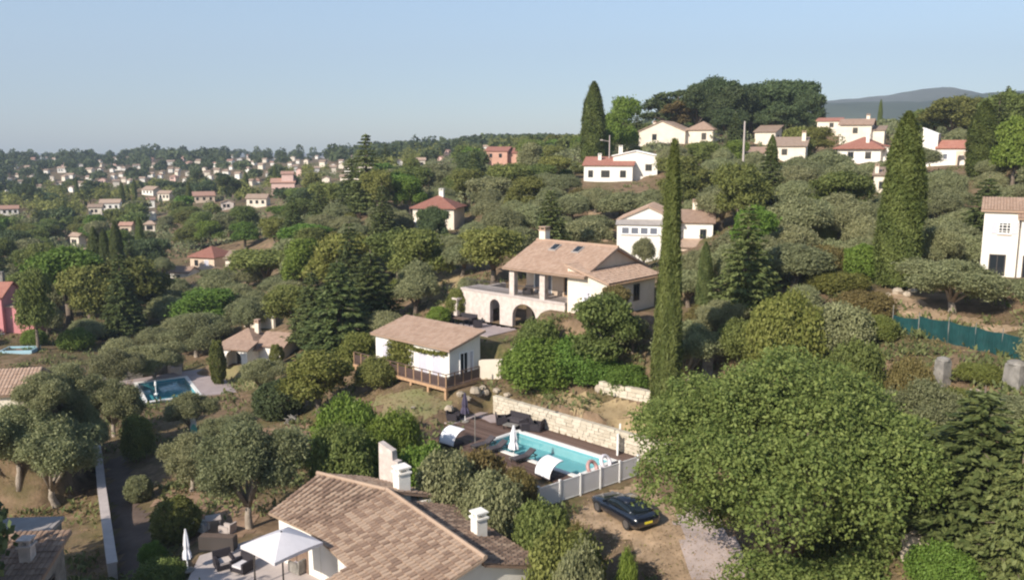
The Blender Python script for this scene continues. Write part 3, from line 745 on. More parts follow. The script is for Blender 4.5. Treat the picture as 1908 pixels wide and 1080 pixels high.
# ------------------------------------------------------------------ the other houses, near to far
# white two-storey house half behind the tall cypress
hb = house('white two-storey gabled house half hidden by the tall slim cypress', 1262, 492, 108, -14, 7.6, 8, clear=7, land='the white two-storey house')
volume(hb, 7.6, 8, 5.4, 'gy', 1.7, .25, M_white, M_tile_pale, relief=True)
volume(hb, 4.2, 6, 5.2, 'gx', 1.3, .3, M_white, M_roof_brown, off=(7.62, 1.2, 0))
volume(hb, 4.6, 2.2, 2.3, 'mf', .7, .3, M_peach, M_roof_tan, off=(7.7, -1.02, 0))
m = MB(); m.slab([(-.2, -1.3, 5.0), (6.6, -1.3, 5.0), (6.6, -.02, 5.6), (-.2, -.02, 5.6)], .1); m.build('veranda_roof', M_roof_grey, hb)
m = MB(); m.box(0, 6.4, -1.1, -.02, -1, 4.9); m.build('veranda_wall', M_white, hb)
for k in range(4): window(hb, 'f', 6.4, 1.1, .55 + k * 1.18, 3.75, 1.05, .95, 'grey', off=(0, -1.1, 0))
window(hb, 'f', 4.2, 6, 2.6, 3.0, .8, 1.4, 'dark', off=(7.62, 1.2, 0)); window(hb, 'l', 7.6, 8, 5.4, .1, 1.1, 2.1, 'shut')
chimney(hb, 9.4, 4.4, 5.6, 7.6, .6)
# white house with the red lean-to roof, with the flat block behind
hc = house('white house with a red-tiled front and a tall plain white block', 1178, 338, 160, -12, 9.0, 6, clear=9, land='the red-fronted white house')
volume(hc, 9.0, 5, 2.9, 'mf', 1.3, .35, M_white, M_roof_red)
volume(hc, 8.2, 6.5, 4.6, 'gy', .9, .3, M_white, M_frame, off=(5.2, 2.4, 0))
for u, w_, st in ((.8, .9, 'dark'), (3.2, 1.6, 'dark'), (6.7, 1.1, 'dark')): window(hc, 'f', 9, 5, u, .7, w_, 1.3, st)
window(hc, 'f', 8.2, 6.5, 6.0, 1.9, 1.2, 1.2, 'dark', off=(5.2, 2.4, 0)); window(hc, 'r', 8.2, 6.5, 2.4, 1.9, 1.3, 1.2, 'dark', off=(5.2, 2.4, 0))
chimney(hc, 6.3, 5.5, 4.7, 6.2, .7, M_white); chimney(hc, 2.6, 3.2, 3.6, 4.7, .6, M_white)
# hilltop house
hd = house('cream hilltop house with a broad gable below the dark oaks', 1276, 266, 200, -26, 11.0, 10, clear=10, land='the cream hilltop house')
volume(hd, 11.0, 10, 2.6, 'gy', 2.3, .3, M_cream, M_roof_tan)
volume(hd, 6.0, 7, 3.2, 'hip', 1.7, .4, M_cream, M_roof_brown, off=(11.02, 1.5, 0))
window(hd, 'f', 11, 10, 3.2, .6, 1.1, 1.4, 'dark'); window(hd, 'f', 6, 7, 3.4, .7, 1.1, 1.5, 'dark', off=(11.02, 1.5, 0)); chimney(hd, 2.0, 6, 3.2, 4.8, .7)
# small houses round the tall pole
he = house('low tan-roofed house with a pale wall below the pole', 1432, 312, 165, -20, 4.8, 6, clear=4, keep=False, land='the low tan-roofed house')
volume(he, 4.8, 6, 2.7, 'gx', 1.0, .35, M_cream, M_roof_brown); window(he, 'f', 4.8, 6, 3.0, .8, 1.0, 1.2, 'dark')
hf = house('small cream house with a stepped grey-tan roof uphill of the pole', 1444, 268, 195, -30, 4.6, 6, clear=4, keep=False)
volume(hf, 4.6, 6, 2.6, 'mf', 1.4, .35, M_cream, M_roof_tan); window(hf, 'r', 4.6, 6, 2, .9, 1.0, 1.1, 'dark')
hg = house('wide low house with two tan roofs behind the olive trees', 1500, 296, 160, -22, 6.2, 6, clear=4.5, keep=False)
volume(hg, 6.2, 6, 2.3, 'mf', 1.5, .35, M_cream, M_roof_tan); chimney(hg, 5.6, 3.6, 3.2, 4.8, .7); window(hg, 'f', 6.2, 6, 2, .7, 1.0, 1.1, 'dark')
# right-hand cluster
hh1 = house('small cream hilltop house with a flat red roof', 1566, 244, 195, -24, 5.0, 6, clear=5)
volume(hh1, 5.0, 6, 2.2, 'mf', .7, .35, M_cream, M_roof_red); window(hh1, 'f', 5, 6, 2.6, .8, .9, 1.0, 'dark')
hi = house('tall cream house with a brown roof and one square window', 1622, 268, 185, -27, 6.3, 8, clear=6, land='the tall cream house')
volume(hi, 6.3, 8, 4.0, 'gx', 1.2, .4, M_cream, M_roof_brown); window(hi, 'f', 6.3, 8, 2.6, 2.2, 1.0, 1.2, 'dark'); chimney(hi, 5.2, 4, 4.6, 6.0, .7)
volume(hi, 2.5, 5, 2.8, 'mf', .9, .3, M_cream, M_roof_tan, off=(6.32, 1, 0))
hj = house('house with a spreading bright red hipped roof', 1640, 302, 165, -34, 8.0, 8, clear=7, land='the red hipped house')
volume(hj, 8.0, 8, 2.9, 'hip', 1.9, .7, M_white, M_roof_red); volume(hj, 4.6, 3.5, 2.2, 'mr', .9, .4, M_white, M_roof_red, off=(8.02, 1.5, 0)); chimney(hj, 5.2, 1.8, 3.4, 5.0, .6, M_white)
window(hj, 'f', 8, 8, 2.0, .6, 1.1, 1.3, 'dark'); window(hj, 'f', 8, 8, 5.2, .6, 1.1, 1.3, 'dark')
hk = house('white house with a high pointed side wall and low red-roofed wing', 1800, 308, 148, -30, 4.6, 5, clear=6, land='the pointed-wall house')
volume(hk, 4.8, 4.5, 2.9, 'gx', 1.2, .35, M_white, M_roof_red); volume(hk, 2.4, 5.5, 5.2, 'mr', 1.0, .1, M_white, M_frame, off=(-2.42, .2, 0))
m = MB(); arch_wall(m, 3.0, 4.7, 0, 2.4, -1.4, -1.1, [(3.85, 1.1, 1.3)]); m.box(3.0, 3.25, -1.09, -.01, 0, 2.4); m.build('porch', M_peach, hk); window(hk, 'f', 4.8, 4.5, .9, .9, .8, 1.1, 'grey')
hl = house('small cream outbuilding with a pink-brown roof beside the broad cypress', 1664, 360, 120, -27, 2.6, 3.5, clear=3)
volume(hl, 2.6, 3.5, 2.4, 'mf', .9, .25, M_cream, M_roof_tan); chimney(hl, .3, .7, 2.4, 3.7, .5); window(hl, 'f', 2.6, 3.5, .7, .6, .6, 1.0, 'dark')
hm = house('white two-storey house with a black door and gridded window', 1893, 517, 72, -29, 2.75, 4.5, clear=5, land='the gridded-window house')
volume(hm, 2.75, 4.5, 5.5, 'mf', .75, .28, M_white, M_tile_pale, relief=True)
window(hm, 'f', 2.75, 4.5, 1.1, 3.65, .98, 1.0, 'grid'); window(hm, 'f', 2.75, 4.5, .62, .1, 1.25, 1.8, 'door')
shutters(hm, 'f', 2.75, 4.5, 1.1, 3.65, .98, 1.0, M_shutter)
volume(hm, 4.6, 5, 5.0, 'mf', 1.2, .3, M_white, M_tile_pale, off=(2.77, -.9, 0), relief=True)
window(hm, 'f', 4.6, 5, .3, .1, 1.1, 1.9, 'dark', off=(2.77, -.9, 0))
m = MB(); m.tube([(2.66, -.98, 0), (2.66, -.98, 5.0)], .05, 6); m.build('drain_pipe', M_darkframe, hm)
# red-roofed house in the middle of the slope
hn = house('white house with a red-brown hipped roof behind the dark round tree', 846, 428, 150, -12, 7.5, 7, clear=6.5, land='the red-brown roofed house')
volume(hn, 7.5, 7, 4.0, 'hip', 1.7, .5, M_cream, M_roof_red); chimney(hn, 4.2, 3.8, 5.0, 6.6, .8, M_white)
for u in (1.0, 3.3, 5.6): window(hn, 'f', 7.5, 7, u, 1.9, .9, 1.3, 'dark')
volume(hn, 4.0, 3, 2.4, 'flat', 0, .2, M_white, M_frame, off=(-1.6, -3.02, -1.2)); window(hn, 'f', 4, 3, 1.4, -1.0, 1.0, 1.3, 'dark', off=(-1.6, -3.02, 0))
ho = house('salmon brick house with red roofs near the skyline', 945, 308, 300, -16, 8.0, 9, clear=9, land='the salmon house')
volume(ho, 8.0, 9, 4.8, 'gx', 1.4, .4, M_salmon, M_roof_red); volume(ho, 12, 7, 3.2, 'gx', 1.6, .4, M_salmon, M_roof_red, off=(8.02, 2, 1.0)); chimney(ho, 12, 5, 5, 7.2, .9); chimney(ho, 17, 5, 5, 7.4, .9)
for u in (1.5, 5): window(ho, 'f', 8, 9, u, 2.6, 1.1, 1.4, 'dark')
# two houses on the left slope
hp = house('peach house with a red-brown roof among the olive trees', 400, 504, 190, -20, 6.6, 7, clear=6, land='the peach house')
volume(hp, 6.6, 7, 3.2, 'hip', 1.8, .5, M_peach, M_roof_red); window(hp, 'f', 6.6, 7, 3.9, .9, 1.2, 1.4, 'shut'); window(hp, 'f', 6.6, 7, 1.2, .9, 1.0, 1.3, 'dark')
hq = house('long low cream house with a tan roof next to the peach house', 487, 506, 187, -12, 8.6, 6, clear=6)
volume(hq, 8.6, 6, 2.6, 'gx', 1.5, .45, M_cream, M_roof_tan); window(hq, 'f', 8.6, 6, 1.2, .8, 1.1, 1.2, 'dark'); window(hq, 'f', 8.6, 6, 5.6, .8, 1.1, 1.2, 'dark')
hr = house('small white garden house with a brown roof in front of the peach house', 352, 528, 182, -14, 4.4, 4, clear=4)
volume(hr, 4.4, 4, 2.3, 'gx', 1.0, .3, M_white, M_roof_brown); window(hr, 'f', 4.4, 4, 1.4, .7, .9, 1.1, 'dark')
# pink house at the left edge
hs = house('pink two-storey house behind the tall green trees', 8, 622, 110, 6, 6.0, 6, clear=5, land='the pink house')
volume(hs, 6.0, 6, 4.9, 'gx', 1.4, .35, M_pink, M_roof_red)
for u, z in ((4.0, 3.2), (2.7, 1.2), (3.9, 1.2), (1.0, 3.2)): window(hs, 'f', 6, 6, u, z, .75, 1.0, 'dark')
volume(hs, 3.4, 5, 3.4, 'flat', 0, .2, M_pink, M_roof_tan, off=(6.02, .8, 0)); m = MB(); m.box(-.1, 6.1, -.12, -.004, -.6, .1); m.build('plinth_band', M_white, hs); chimney(hs, 4.4, 4, 5.5, 7.3, .7, M_greystone)
# pool house by the left pool
ht = house('small white pool house with a brown hipped roof and open porch', 478, 680, 92, -16, 4.6, 4.5, clear=5, land='the white pool house')
volume(ht, 4.6, 4.5, 2.2, 'hip', 1.4, .55, M_white, M_roof_brown); volume(ht, 3.0, 4.2, 2.1, 'gx', 1.0, .3, M_white, M_roof_brown, off=(4.62, .6, 0)); chimney(ht, 3.3, 2.6, 3.0, 4.2, .5)
m = MB(); arch_wall(m, 1.4, 4.6, 0, 2.1, -1.7, -1.4, [(2.9, 1.9, 1.1)]); m.box(1.4, 1.65, -1.39, -.01, 0, 2.1); m.box(4.35, 4.6, -1.39, -.01, 0, 2.1); m.build('porch', M_white, ht)
m = MB(); m.slab([(1.1, -2.0, 2.12), (4.9, -2.0, 2.12), (4.9, 0.2, 2.7), (1.1, .2, 2.7)], .12); m.build('porch_roof', M_roof_brown, ht)
window(ht, 'f', 4.6, 4.5, 2.2, .05, 1.3, 1.9, 'door')
# left edge: low tiled roof, and the shaded building in the corner
hu = house('house cut by the picture edge showing its pale brown tiled roof', 58, 790, 58, 12, 5.0, 5, clear=3.5, keep=False)
volume(hu, 5.0, 5, 2.2, 'gx', 1.1, .3, M_cream, M_tile_pale, relief=True); window(hu, 'r', 5, 5, 2, .8, .9, 1.1, 'dark')
KEEP.append((0, 685, 62, 740, 58))
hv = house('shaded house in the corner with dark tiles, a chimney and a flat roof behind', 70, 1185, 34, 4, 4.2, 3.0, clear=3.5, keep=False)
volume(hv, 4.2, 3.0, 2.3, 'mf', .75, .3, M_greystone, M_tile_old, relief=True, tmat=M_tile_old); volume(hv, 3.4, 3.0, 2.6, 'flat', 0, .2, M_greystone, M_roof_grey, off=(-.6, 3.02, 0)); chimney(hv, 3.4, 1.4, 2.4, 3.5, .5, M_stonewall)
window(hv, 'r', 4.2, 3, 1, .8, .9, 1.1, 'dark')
KEEP.append((0, 920, 110, 1080, 34))
hw = house('stone cabin with a tan roof above the yellow hedge by the pole', 1340, 344, 150, -20, 5, 5, clear=3, keep=False)
volume(hw, 5, 5, 1.7, 'mf', .8, .4, M_stonewall, M_roof_tan); window(hw, 'f', 5, 5, 2.0, .3, 1.0, 1.2, 'dark')
# ---- far houses, listed from the photograph: px, py of the base, width in px, colours
FARH = [(528, 364, 62, 'pink', 'big pale pink villa with a square upper storey on the far slope', 1), (478, 386, 55, 'cream', 'long cream far house next to the pale gabled one', 0), (424, 392, 34, 'stone', 'pale stone house with a steep gable', 0),
 (380, 378, 58, 'red', 'far house with a pink wall and long red roof', 0), (275, 364, 52, 'white', 'white house with tan roof standing out on the far slope', 0), (305, 374, 36, 'tan', 'small tan house below the standing-out white one', 0),
 (205, 394, 50, 'white', 'wide white far house with a brown roof', 0), (178, 402, 34, 'tan', 'low brown-roofed far house beside the wide white one', 0), (18, 402, 44, 'white', 'grey-roofed far house at the edge of the wood', 0),
 (235, 440, 32, 'red', 'red-roofed far house by the twin cypresses', 0), (280, 436, 26, 'tan', 'tan far house beyond the twin cypresses', 0), (140, 462, 34, 'tan', 'tan roof peeping over the bushy wood', 0), (160, 490, 22, 'white', 'small white house behind the dark cypress trio', 0)]
WALLM = {'white': M_white, 'cream': M_cream, 'pink': plain('pale_pink_render', (0.64, 0.44, 0.38), .85, .08, .6, .1), 'red': M_peach, 'tan': M_cream, 'stone': M_stonewall}
def fary(py):
    """distance of the far slope at a picture row, from the ground itself"""
    return py
def far_house(px, py, wpx, col, label, big, group=None):
    g = G(px, py); w = min(max(wpx * g[1] / FPX, 5.0) * (.82 if wpx >= 30 else .68), 17.0)
    yaw = random.uniform(-35, 25); an = math.radians(yaw)
    L = w * .82; W = L * random.uniform(.6, .85); H = random.uniform(2.3, 3.4) + (2.0 if big else 0)
    pad((g[0], g[1]), an, L / 2, W / 2, g[2], 4)
    c, s = math.cos(an), math.sin(an)
    root = thing('house', label, 'house', (g[0] - c * L / 2, g[1] - s * L / 2, g[2]), an, group)
    rm = {'pink': M_far_red, 'red': M_far_red, 'tan': M_roof_tan, 'white': random.choice([M_roof_tan, M_roof_tan, M_far_red, M_roof_tan]), 'cream': M_roof_tan, 'stone': M_roof_tan}[col]
    kind = 'gx' if col != 'stone' else 'gy'
    if wpx < 30: kind = random.choice(['gx', 'gx', 'hip', 'gy'])
    volume(root, L, W, H, kind, L * .13 + .3, .4, WALLM[col], rm, found=2.5)
    if big: volume(root, L * .5, W * .8, H + 3, 'gx', L * .1, .35, WALLM[col], rm, off=(L * .45, W * .1, .1))
    if wpx >= 24:
        for k in range(3 if wpx > 35 else 2):
            window(root, 'f', L, W, L * (.16 + .3 * k), H * .38, .9, 1.1, 'dark')
    CLEAR.append((g[0], g[1], L * .6)); sc = FPX / g[1]
    kw = .36 if wpx >= 30 else .08; KEEP.append((px - wpx * kw, py - H * sc * 1.15, px + wpx * kw, py - .6 * H * sc, g[1]))
    if wpx < 30: return root
    LAND.append(({'big pale pink villa with a square upper storey on the far slope': 'the big pale pink villa', 'pale stone house with a steep gable': 'the steep-gabled stone house', 'white house with tan roof standing out on the far slope': 'the white far-slope house'}.get(label, None) or 'the ' + label.split(' with ')[0].split(' beside ')[0].split(' next ')[0].split(' below ')[0].split(' by ')[0].split(' at ')[0], px, py))
M_far_red = roof_mat('faded_red_tiled_roof', [(0.24, 0.13, 0.10), (0.34, 0.20, 0.15), (0.42, 0.27, 0.21)])
for (px, py, w, col, label, big) in FARH: far_house(px, py, w, col, label, big)
rf = random.Random(3); SMALL = []
sm = [(60, 300, 16), (100, 300, 18), (28, 315, 14), (50, 318, 18), (75, 296, 12), (115, 322, 26), (150, 312, 16), (165, 322, 22), (185, 305, 12), (215, 300, 14), (230, 318, 12), (255, 315, 24), (285, 313, 24), (318, 308, 22), (340, 300, 14),
      (350, 310, 18), (368, 306, 18), (330, 322, 16), (300, 326, 14), (280, 332, 18), (225, 330, 14), (210, 334, 16), (190, 344, 24), (165, 338, 22), (130, 335, 22), (95, 338, 18), (110, 348, 16), (240, 346, 18), (425, 306, 26), (400, 312, 16),
      (446, 300, 16), (452, 293, 12), (470, 308, 18), (485, 316, 20), (345, 344, 18), (322, 338, 24), (420, 328, 22), (442, 334, 18), (510, 302, 14), (545, 300, 16), (570, 306, 16), (600, 312, 20), (620, 318, 18), (635, 308, 14), (590, 322, 18), (655, 300, 12),
      (215, 289, 14), (190, 288, 10), (283, 302, 10), (60, 334, 16), (15, 340, 18), (40, 348, 16), (72, 356, 18), (220, 318, 20), (380, 322, 14), (390, 336, 14), (785, 314, 26), (832, 290, 14), (745, 312, 14), (820, 306, 12), (905, 283, 10), (550, 322, 16), (500, 330, 16), (460, 322, 18), (265, 340, 16), (350, 328, 16)]
for _ in range(75):
    q = (rf.uniform(0, 690), rf.uniform(291, 350), rf.uniform(7, 15)); q = (q[0], q[1] + (rf.uniform(0, 70) if q[0] < 430 and rf.random() < .3 else 0), q[2]); q = (q[0], q[1], q[2] + (q[1] - 291) * .09)
    if all(abs(q[0] - s_[0]) > 11 or abs(q[1] - s_[1]) > 5 for s_ in sm) and all(abs(q[0] - s_[0]) > s_[2] * .6 or abs(q[1] - s_[1] + 8) > 16 for s_ in FARH): sm.append(q)
for i, (px, py, w) in enumerate(sm):
    col = rf.choice(['white', 'white', 'cream', 'white', 'tan', 'pink', 'white', 'cream'])
    zone = 'beyond the valley on the far hillside town'
    SMALL.append((far_house(px, py, w, col, 'small far house', 0, 'small houses of the far hillside town'), {'tan': 'cream', 'red': 'peach'}.get(col, col), px, py))

# ------------------------------------------------------------------ ground sheet
def axis(lo, hi, step, far_lo, far_hi, gr):
    a = list(np.arange(lo, hi + 1e-6, step)); s = step; x = hi; up = []
    while x < far_hi: s *= gr; x += s; up.append(x)
    s = step; x = lo; dn = []
    while x > far_lo: s *= gr; x -= s; dn.append(x)
    return np.array(dn[::-1] + a + up)
gx = axis(-42, 36, 0.45, -6500, 6500, 1.055); gy = axis(28, 98, 0.45, -60, 6500, 1.05)
XX, YY = np.meshgrid(gx, gy); ZZ = h(XX, YY)
nx, ny = len(gx), len(gy)
idx = np.arange(nx * ny).reshape(ny, nx)
F = np.stack([idx[:-1, :-1], idx[:-1, 1:], idx[1:, 1:], idx[1:, :-1]], -1).reshape(-1, 4)
def ground_mat():
    m, nt, out = new_mat('hillside_ground')
    b = N(nt, 'ShaderNodeBsdfPrincipled'); b.inputs['Roughness'].default_value = 0.95; b.inputs['Specular IOR Level'].default_value = 0.1
    tc = N(nt, 'ShaderNodeTexCoord')
    def nz(s, d=6.0, r=.65):
        n = N(nt, 'ShaderNodeTexNoise', Scale=s, Detail=d, Roughness=r); nt.links.new(tc.outputs['Object'], n.inputs['Vector']); return n
    r1 = N(nt, 'ShaderNodeValToRGB'); e = r1.color_ramp.elements
    e[0].position = .3; e[0].color = (0.11, 0.075, 0.046, 1); e[1].position = .7; e[1].color = (0.275, 0.19, 0.122, 1)
    e2 = e.new(.5); e2.color = (0.19, 0.13, 0.08, 1)
    nt.links.new(nz(.8).outputs['Fac'], r1.inputs['Fac'])
    r2 = N(nt, 'ShaderNodeValToRGB'); e = r2.color_ramp.elements
    e[0].position = .35; e[0].color = (0.07, 0.07, 0.028, 1); e[1].position = .7; e[1].color = (0.155, 0.13, 0.058, 1)
    nt.links.new(nz(2.5).outputs['Fac'], r2.inputs['Fac'])
    mk = N(nt, 'ShaderNodeValToRGB'); mk.color_ramp.elements[0].position = .46; mk.color_ramp.elements[1].position = .64
    nt.links.new(nz(.16, 8.0, .7).outputs['Fac'], mk.inputs['Fac'])
    mx = N(nt, 'ShaderNodeMix', data_type='RGBA')
    nt.links.new(mk.outputs[0], mx.inputs[0]); nt.links.new(r1.outputs[0], mx.inputs[6]); nt.links.new(r2.outputs[0], mx.inputs[7])
    nt.links.new(mx.outputs[2], b.inputs['Base Color'])
    bp = N(nt, 'ShaderNodeBump', Strength=.6, Distance=.12); nt.links.new(nz(6.0).outputs['Fac'], bp.inputs['Height']); nt.links.new(bp.outputs[0], b.inputs['Normal'])
    nt.links.new(b.outputs[0], out.inputs['Surface'])
    return m
M_ground = ground_mat()
gme = array_mesh('ground', np.stack([XX, YY, ZZ], -1).reshape(-1, 3), F, None, M_ground)
gme.polygons.foreach_set('use_smooth', [True] * len(gme.polygons))
link('ground', gme, kind='structure')

def sheet(name, poly, mat, lift=.03, step=.5, edge=.35, kind='structure'):
    """an irregular-edged patch of surface lying on the ground"""
    poly = [np.array(p, float)[:2] for p in poly]; P = np.array(poly)
    x0, y0 = P.min(0) - 1; x1, y1 = P.max(0) + 1
    xs = np.arange(x0, x1, step); ys = np.arange(y0, y1, step); X, Y = np.meshgrid(xs, ys)
    jx = X + edge * np.sin(Y * 2.1 + 1.7 * np.sin(X * 1.3)); jy = Y + edge * np.sin(X * 1.9 + 1.3 * np.sin(Y * 1.1))
    ins = np.zeros(X.shape, bool); n = len(P)
    for i in range(n):
        a, b = P[i], P[(i + 1) % n]
        c = ((a[1] > jy) != (b[1] > jy)) & (jx < (b[0] - a[0]) * (jy - a[1]) / ((b[1] - a[1]) or 1e-9) + a[0]); ins ^= c
    Z = h(X, Y) + lift; idx = np.arange(X.size).reshape(X.shape)
    f = np.stack([idx[:-1, :-1], idx[:-1, 1:], idx[1:, 1:], idx[1:, :-1]], -1); ok = ins[:-1, :-1] & ins[:-1, 1:] & ins[1:, 1:] & ins[1:, :-1]
    f = f[ok]; used, inv = np.unique(f, return_inverse=True)
    V = np.stack([X, Y, Z], -1).reshape(-1, 3)[used]
    me = array_mesh(name, V, inv.reshape(-1, 4), None, mat); me.polygons.foreach_set('use_smooth', [True] * len(me.polygons))
    return link(name, me, kind=kind)
def GP(*pts): return [G(*p) for p in pts]
M_dirt = plain('sandy_dirt', (0.38, 0.27, 0.175), .95, .25, .9, .6, c2=(0.215, 0.15, 0.09), detail=14)
M_soil = plain('red_brown_soil', (0.27, 0.175, 0.115), .95, .25, .7, .4, c2=(0.15, 0.10, 0.065))
M_lawn = plain('worn_lawn', (0.15, 0.155, 0.06), .95, .25, .6, .4, c2=(0.24, 0.18, 0.10), detail=12)
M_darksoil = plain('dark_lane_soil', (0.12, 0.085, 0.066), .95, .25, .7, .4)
M_straw = plain('straw_dry_grass', (0.36, 0.27, 0.15), .95, .2, .8, .4, c2=(0.22, 0.16, 0.085), detail=12)
sheet('driveway', GP((1020, 962), (1090, 935), (1190, 895), (1235, 925), (1300, 985), (1380, 1080), (1240, 1100), (1150, 1010)), M_dirt)
sheet('lane', GP((1255, 930), (1300, 935), (1345, 970), (1440, 1085), (1285, 1085), (1258, 1010)), M_asphalt, .06, .4, .15)
sheet('lawn', GP((690, 745), (745, 725), (860, 740), (870, 765), (800, 790), (700, 790)), M_lawn)
sheet('dirt_strip', [PW(-7, 4.3), PW(7.5, 4.3), PW(8.5, 8.4), PW(-6, 8.0)], M_straw)
sheet('dry_grass_clearing', GP((760, 560), (800, 500), (870, 510), (865, 560), (800, 585)), M_straw)
sheet('garden_soil', GP((470, 800), (590, 780), (600, 820), (540, 850), (470, 840)), M_soil)
sheet('garden_soil', GP((270, 940), (330, 905), (480, 930), (500, 1000), (390, 1010), (310, 1020), (285, 980)), M_soil)
sheet('garden_lawn', GP((400, 690), (470, 680), (500, 700), (480, 730), (420, 720)), M_lawn)
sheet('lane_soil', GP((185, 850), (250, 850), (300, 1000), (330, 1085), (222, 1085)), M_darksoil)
sheet('olive_terrace_soil', GP((1560, 575), (1660, 540), (1720, 560), (1860, 600), (1908, 605), (1908, 640), (1780, 632), (1650, 610)), M_dirt)
sheet('slope_path', GP((1090, 395), (1140, 375), (1180, 372), (1150, 400), (1140, 440), (1120, 470), (1110, 440)), M_dirt, .05, .7)

# ------------------------------------------------------------------ far mountain and ridges
def ridge(name, pts, Y, depth, zb, mat, seed, rough):
    """a hill range: crest through picture points at distance Y, with slopes to front and back"""
    r_ = np.random.default_rng(seed); px = np.array([p[0] for p in pts], float); py = np.array([p[1] for p in pts], float)
    nx_, ny_ = 160, 26; u = np.linspace(px[0], px[-1], nx_); c = np.interp(u, px, py)
    W = np.array([aty(a, b, Y) for a, b in zip(u, c)]); V = []
    ph = r_.uniform(0, 6, 12)
    for j in range(ny_):
        t = j / (ny_ - 1) * 2 - 1; prof = math.cos(t * math.pi / 2) ** 1.4
        y = Y + t * depth
        n = sum(np.sin(np.arange(nx_) * f + ph[k] + j * g) * a for k, (f, g, a) in enumerate([(.11, .5, 1), (.23, -.7, .7), (.5, .9, .45), (1.1, 1.7, .25), (.8, -2.1, .25)]))
        z = zb + (W[:, 2] - zb) * prof + n * rough * (1 - prof * .85) * prof
        V.append(np.stack([W[:, 0] * (1 + 0 * t), np.full(nx_, y), z], -1))
    V = np.array(V).reshape(-1, 3); idx = np.arange(nx_ * ny_).reshape(ny_, nx_)
    f = np.stack([idx[:-1, :-1], idx[:-1, 1:], idx[1:, 1:], idx[1:, :-1]], -1).reshape(-1, 4)
    me = array_mesh(name, V, f, None, mat); me.polygons.foreach_set('use_smooth', [True] * len(f))
    return link(name, me, kind='structure')
M_mount = plain('wooded_mountain', (0.055, 0.065, 0.045), .95, .4, .004, .0, c2=(0.035, 0.045, 0.03))
M_mount2 = plain('bare_mountain', (0.10, 0.10, 0.09), .95, .35, .003, .0, c2=(0.055, 0.065, 0.045))
ridge('mountain', [(1150, 262), (1350, 232), (1480, 200), (1535, 188), (1600, 183), (1660, 176), (1710, 168), (1750, 164), (1785, 172), (1830, 190), (1900, 200), (2100, 240)], 2000, 560, -25, M_mount2, 1, 7)
ridge('mountain', [(1300, 262), (1450, 225), (1540, 192), (1620, 190), (1700, 192), (1760, 186), (1810, 176), (1850, 172), (1908, 169), (2050, 166), (2300, 190)], 1500, 380, -25, M_mount, 2, 5)

# ------------------------------------------------------------------ air
hz_m, nt, out = new_mat('thin_haze')
pv = N(nt, 'ShaderNodeVolumePrincipled'); pv.inputs['Color'].default_value = (0.68, 0.82, 1.0, 1); pv.inputs['Density'].default_value = 0.0002
pv.inputs['Anisotropy'].default_value = 0.0
nt.links.new(pv.outputs[0], out.inputs['Volume'])
m = MB(); m.box(gx[0] - 20, gx[-1] + 20, gy[0] - 20, gy[-1] + 20, float(ZZ.min()) - 1.5, 760); m.build('haze', hz_m, kind='stuff')
# ------------------------------------------------------------------ the swimming pool (centre) and its deck
def pool_thing(label, c, z, an, L, W, liner, depth=.8, cop=.3):
    t = thing('swimming_pool', label, 'pool', (c[0], c[1], z), an)
    l, w = L / 2, W / 2
    m = MB(); T = .2
    m.box(-l - T, l + T, -w - T, w + T, -depth - .1, -depth)
    m.box(-l - T, -l, -w - T, w + T, -depth + .001, 0); m.box(l, l + T, -w - T, w + T, -depth + .001, 0)
    m.box(-l + .001, l - .001, -w - T, -w, -depth + .001, 0); m.box(-l + .001, l - .001, w, w + T, -depth + .001, 0)
    m.box(-l + .002, -l + .9, -w * .5, w * .5, -depth + .002, -.3); m.box(-l + .9, -l + 1.3, -w * .5, w * .5, -depth + .002, -.5)
    m.build('basin', liner, t)
    m = MB(); m.poly([(-l + .003, -w + .003, -.1), (l - .003, -w + .003, -.1), (l - .003, w - .003, -.1), (-l + .003, w - .003, -.1)]); m.build('water', M_water, t)
    m = MB(); e = .06
    for x0, x1, y0, y1 in ((-l - cop, l + cop, -w - cop, -w + e), (-l - cop, l + cop, w - e, w + cop), (-l - cop, -l + e, -w + e + .003, w - e - .003), (l - e, l + cop, -w + e + .003, w - e - .003)):
        m.box(x0, x1, y0, y1, .003, .10)
    m.build('coping', M_coping, t)
    return t
pool_thing('turquoise swimming pool with a white rim on the brown deck by the black car', POOL_C, .0, POOL_AN, POOL_L, POOL_W, M_poolliner)
dk = thing('pool_deck', 'dark brown boarded deck round the turquoise pool', 'deck', (*POOL_C, 0), POOL_AN)
l, w = POOL_L / 2 + .31, POOL_W / 2 + .31; m = MB()
for k in range(12): m.box(-7.4, 5.6, w + k * .145, w + k * .145 + .137, -.04, .04, random.random())
for k in range(10): m.box(-9.2 + .0, 5.6, -w - (k + 1) * .145, -w - (k + 1) * .145 + .137, -.04, .04, random.random())
for k in range(26): m.box(-9.2, -l, -w + .003 + k * .1655, -w + k * .1655 + .155, -.04, .04, random.random())
for k in range(26): m.box(l, 5.6, -w + .003 + k * .1655, -w + k * .1655 + .155, -.04, .04, random.random())
m.build('deck_boards', M_deck, dk, kind='stuff')
pt = MB(); pt.hexa([(*PW(-9.3, 2.4), -.3), (*PW(-7.42, 1.9), -.3), (*PW(-5.9, 3.9), -.3), (*PW(-8.6, 3.9), -.3), (*PW(-9.3, 2.4), .05), (*PW(-7.42, 1.9), .05), (*PW(-5.9, 3.9), .05), (*PW(-8.6, 3.9), .05)])
pt.build('patio', M_mauve, kind='structure')
pt = MB(); pt.hexa([(*PW(-10.5, -.5), -.3), (*PW(-9.22, -.6), -.3), (*PW(-9.4, 3.6), -.3), (*PW(-11.2, 2.6), -.3), (*PW(-10.5, -.5), .04), (*PW(-9.22, -.6), .04), (*PW(-9.4, 3.6), .04), (*PW(-11.2, 2.6), .04)])
pt.build('patio', M_mauve, kind='structure')

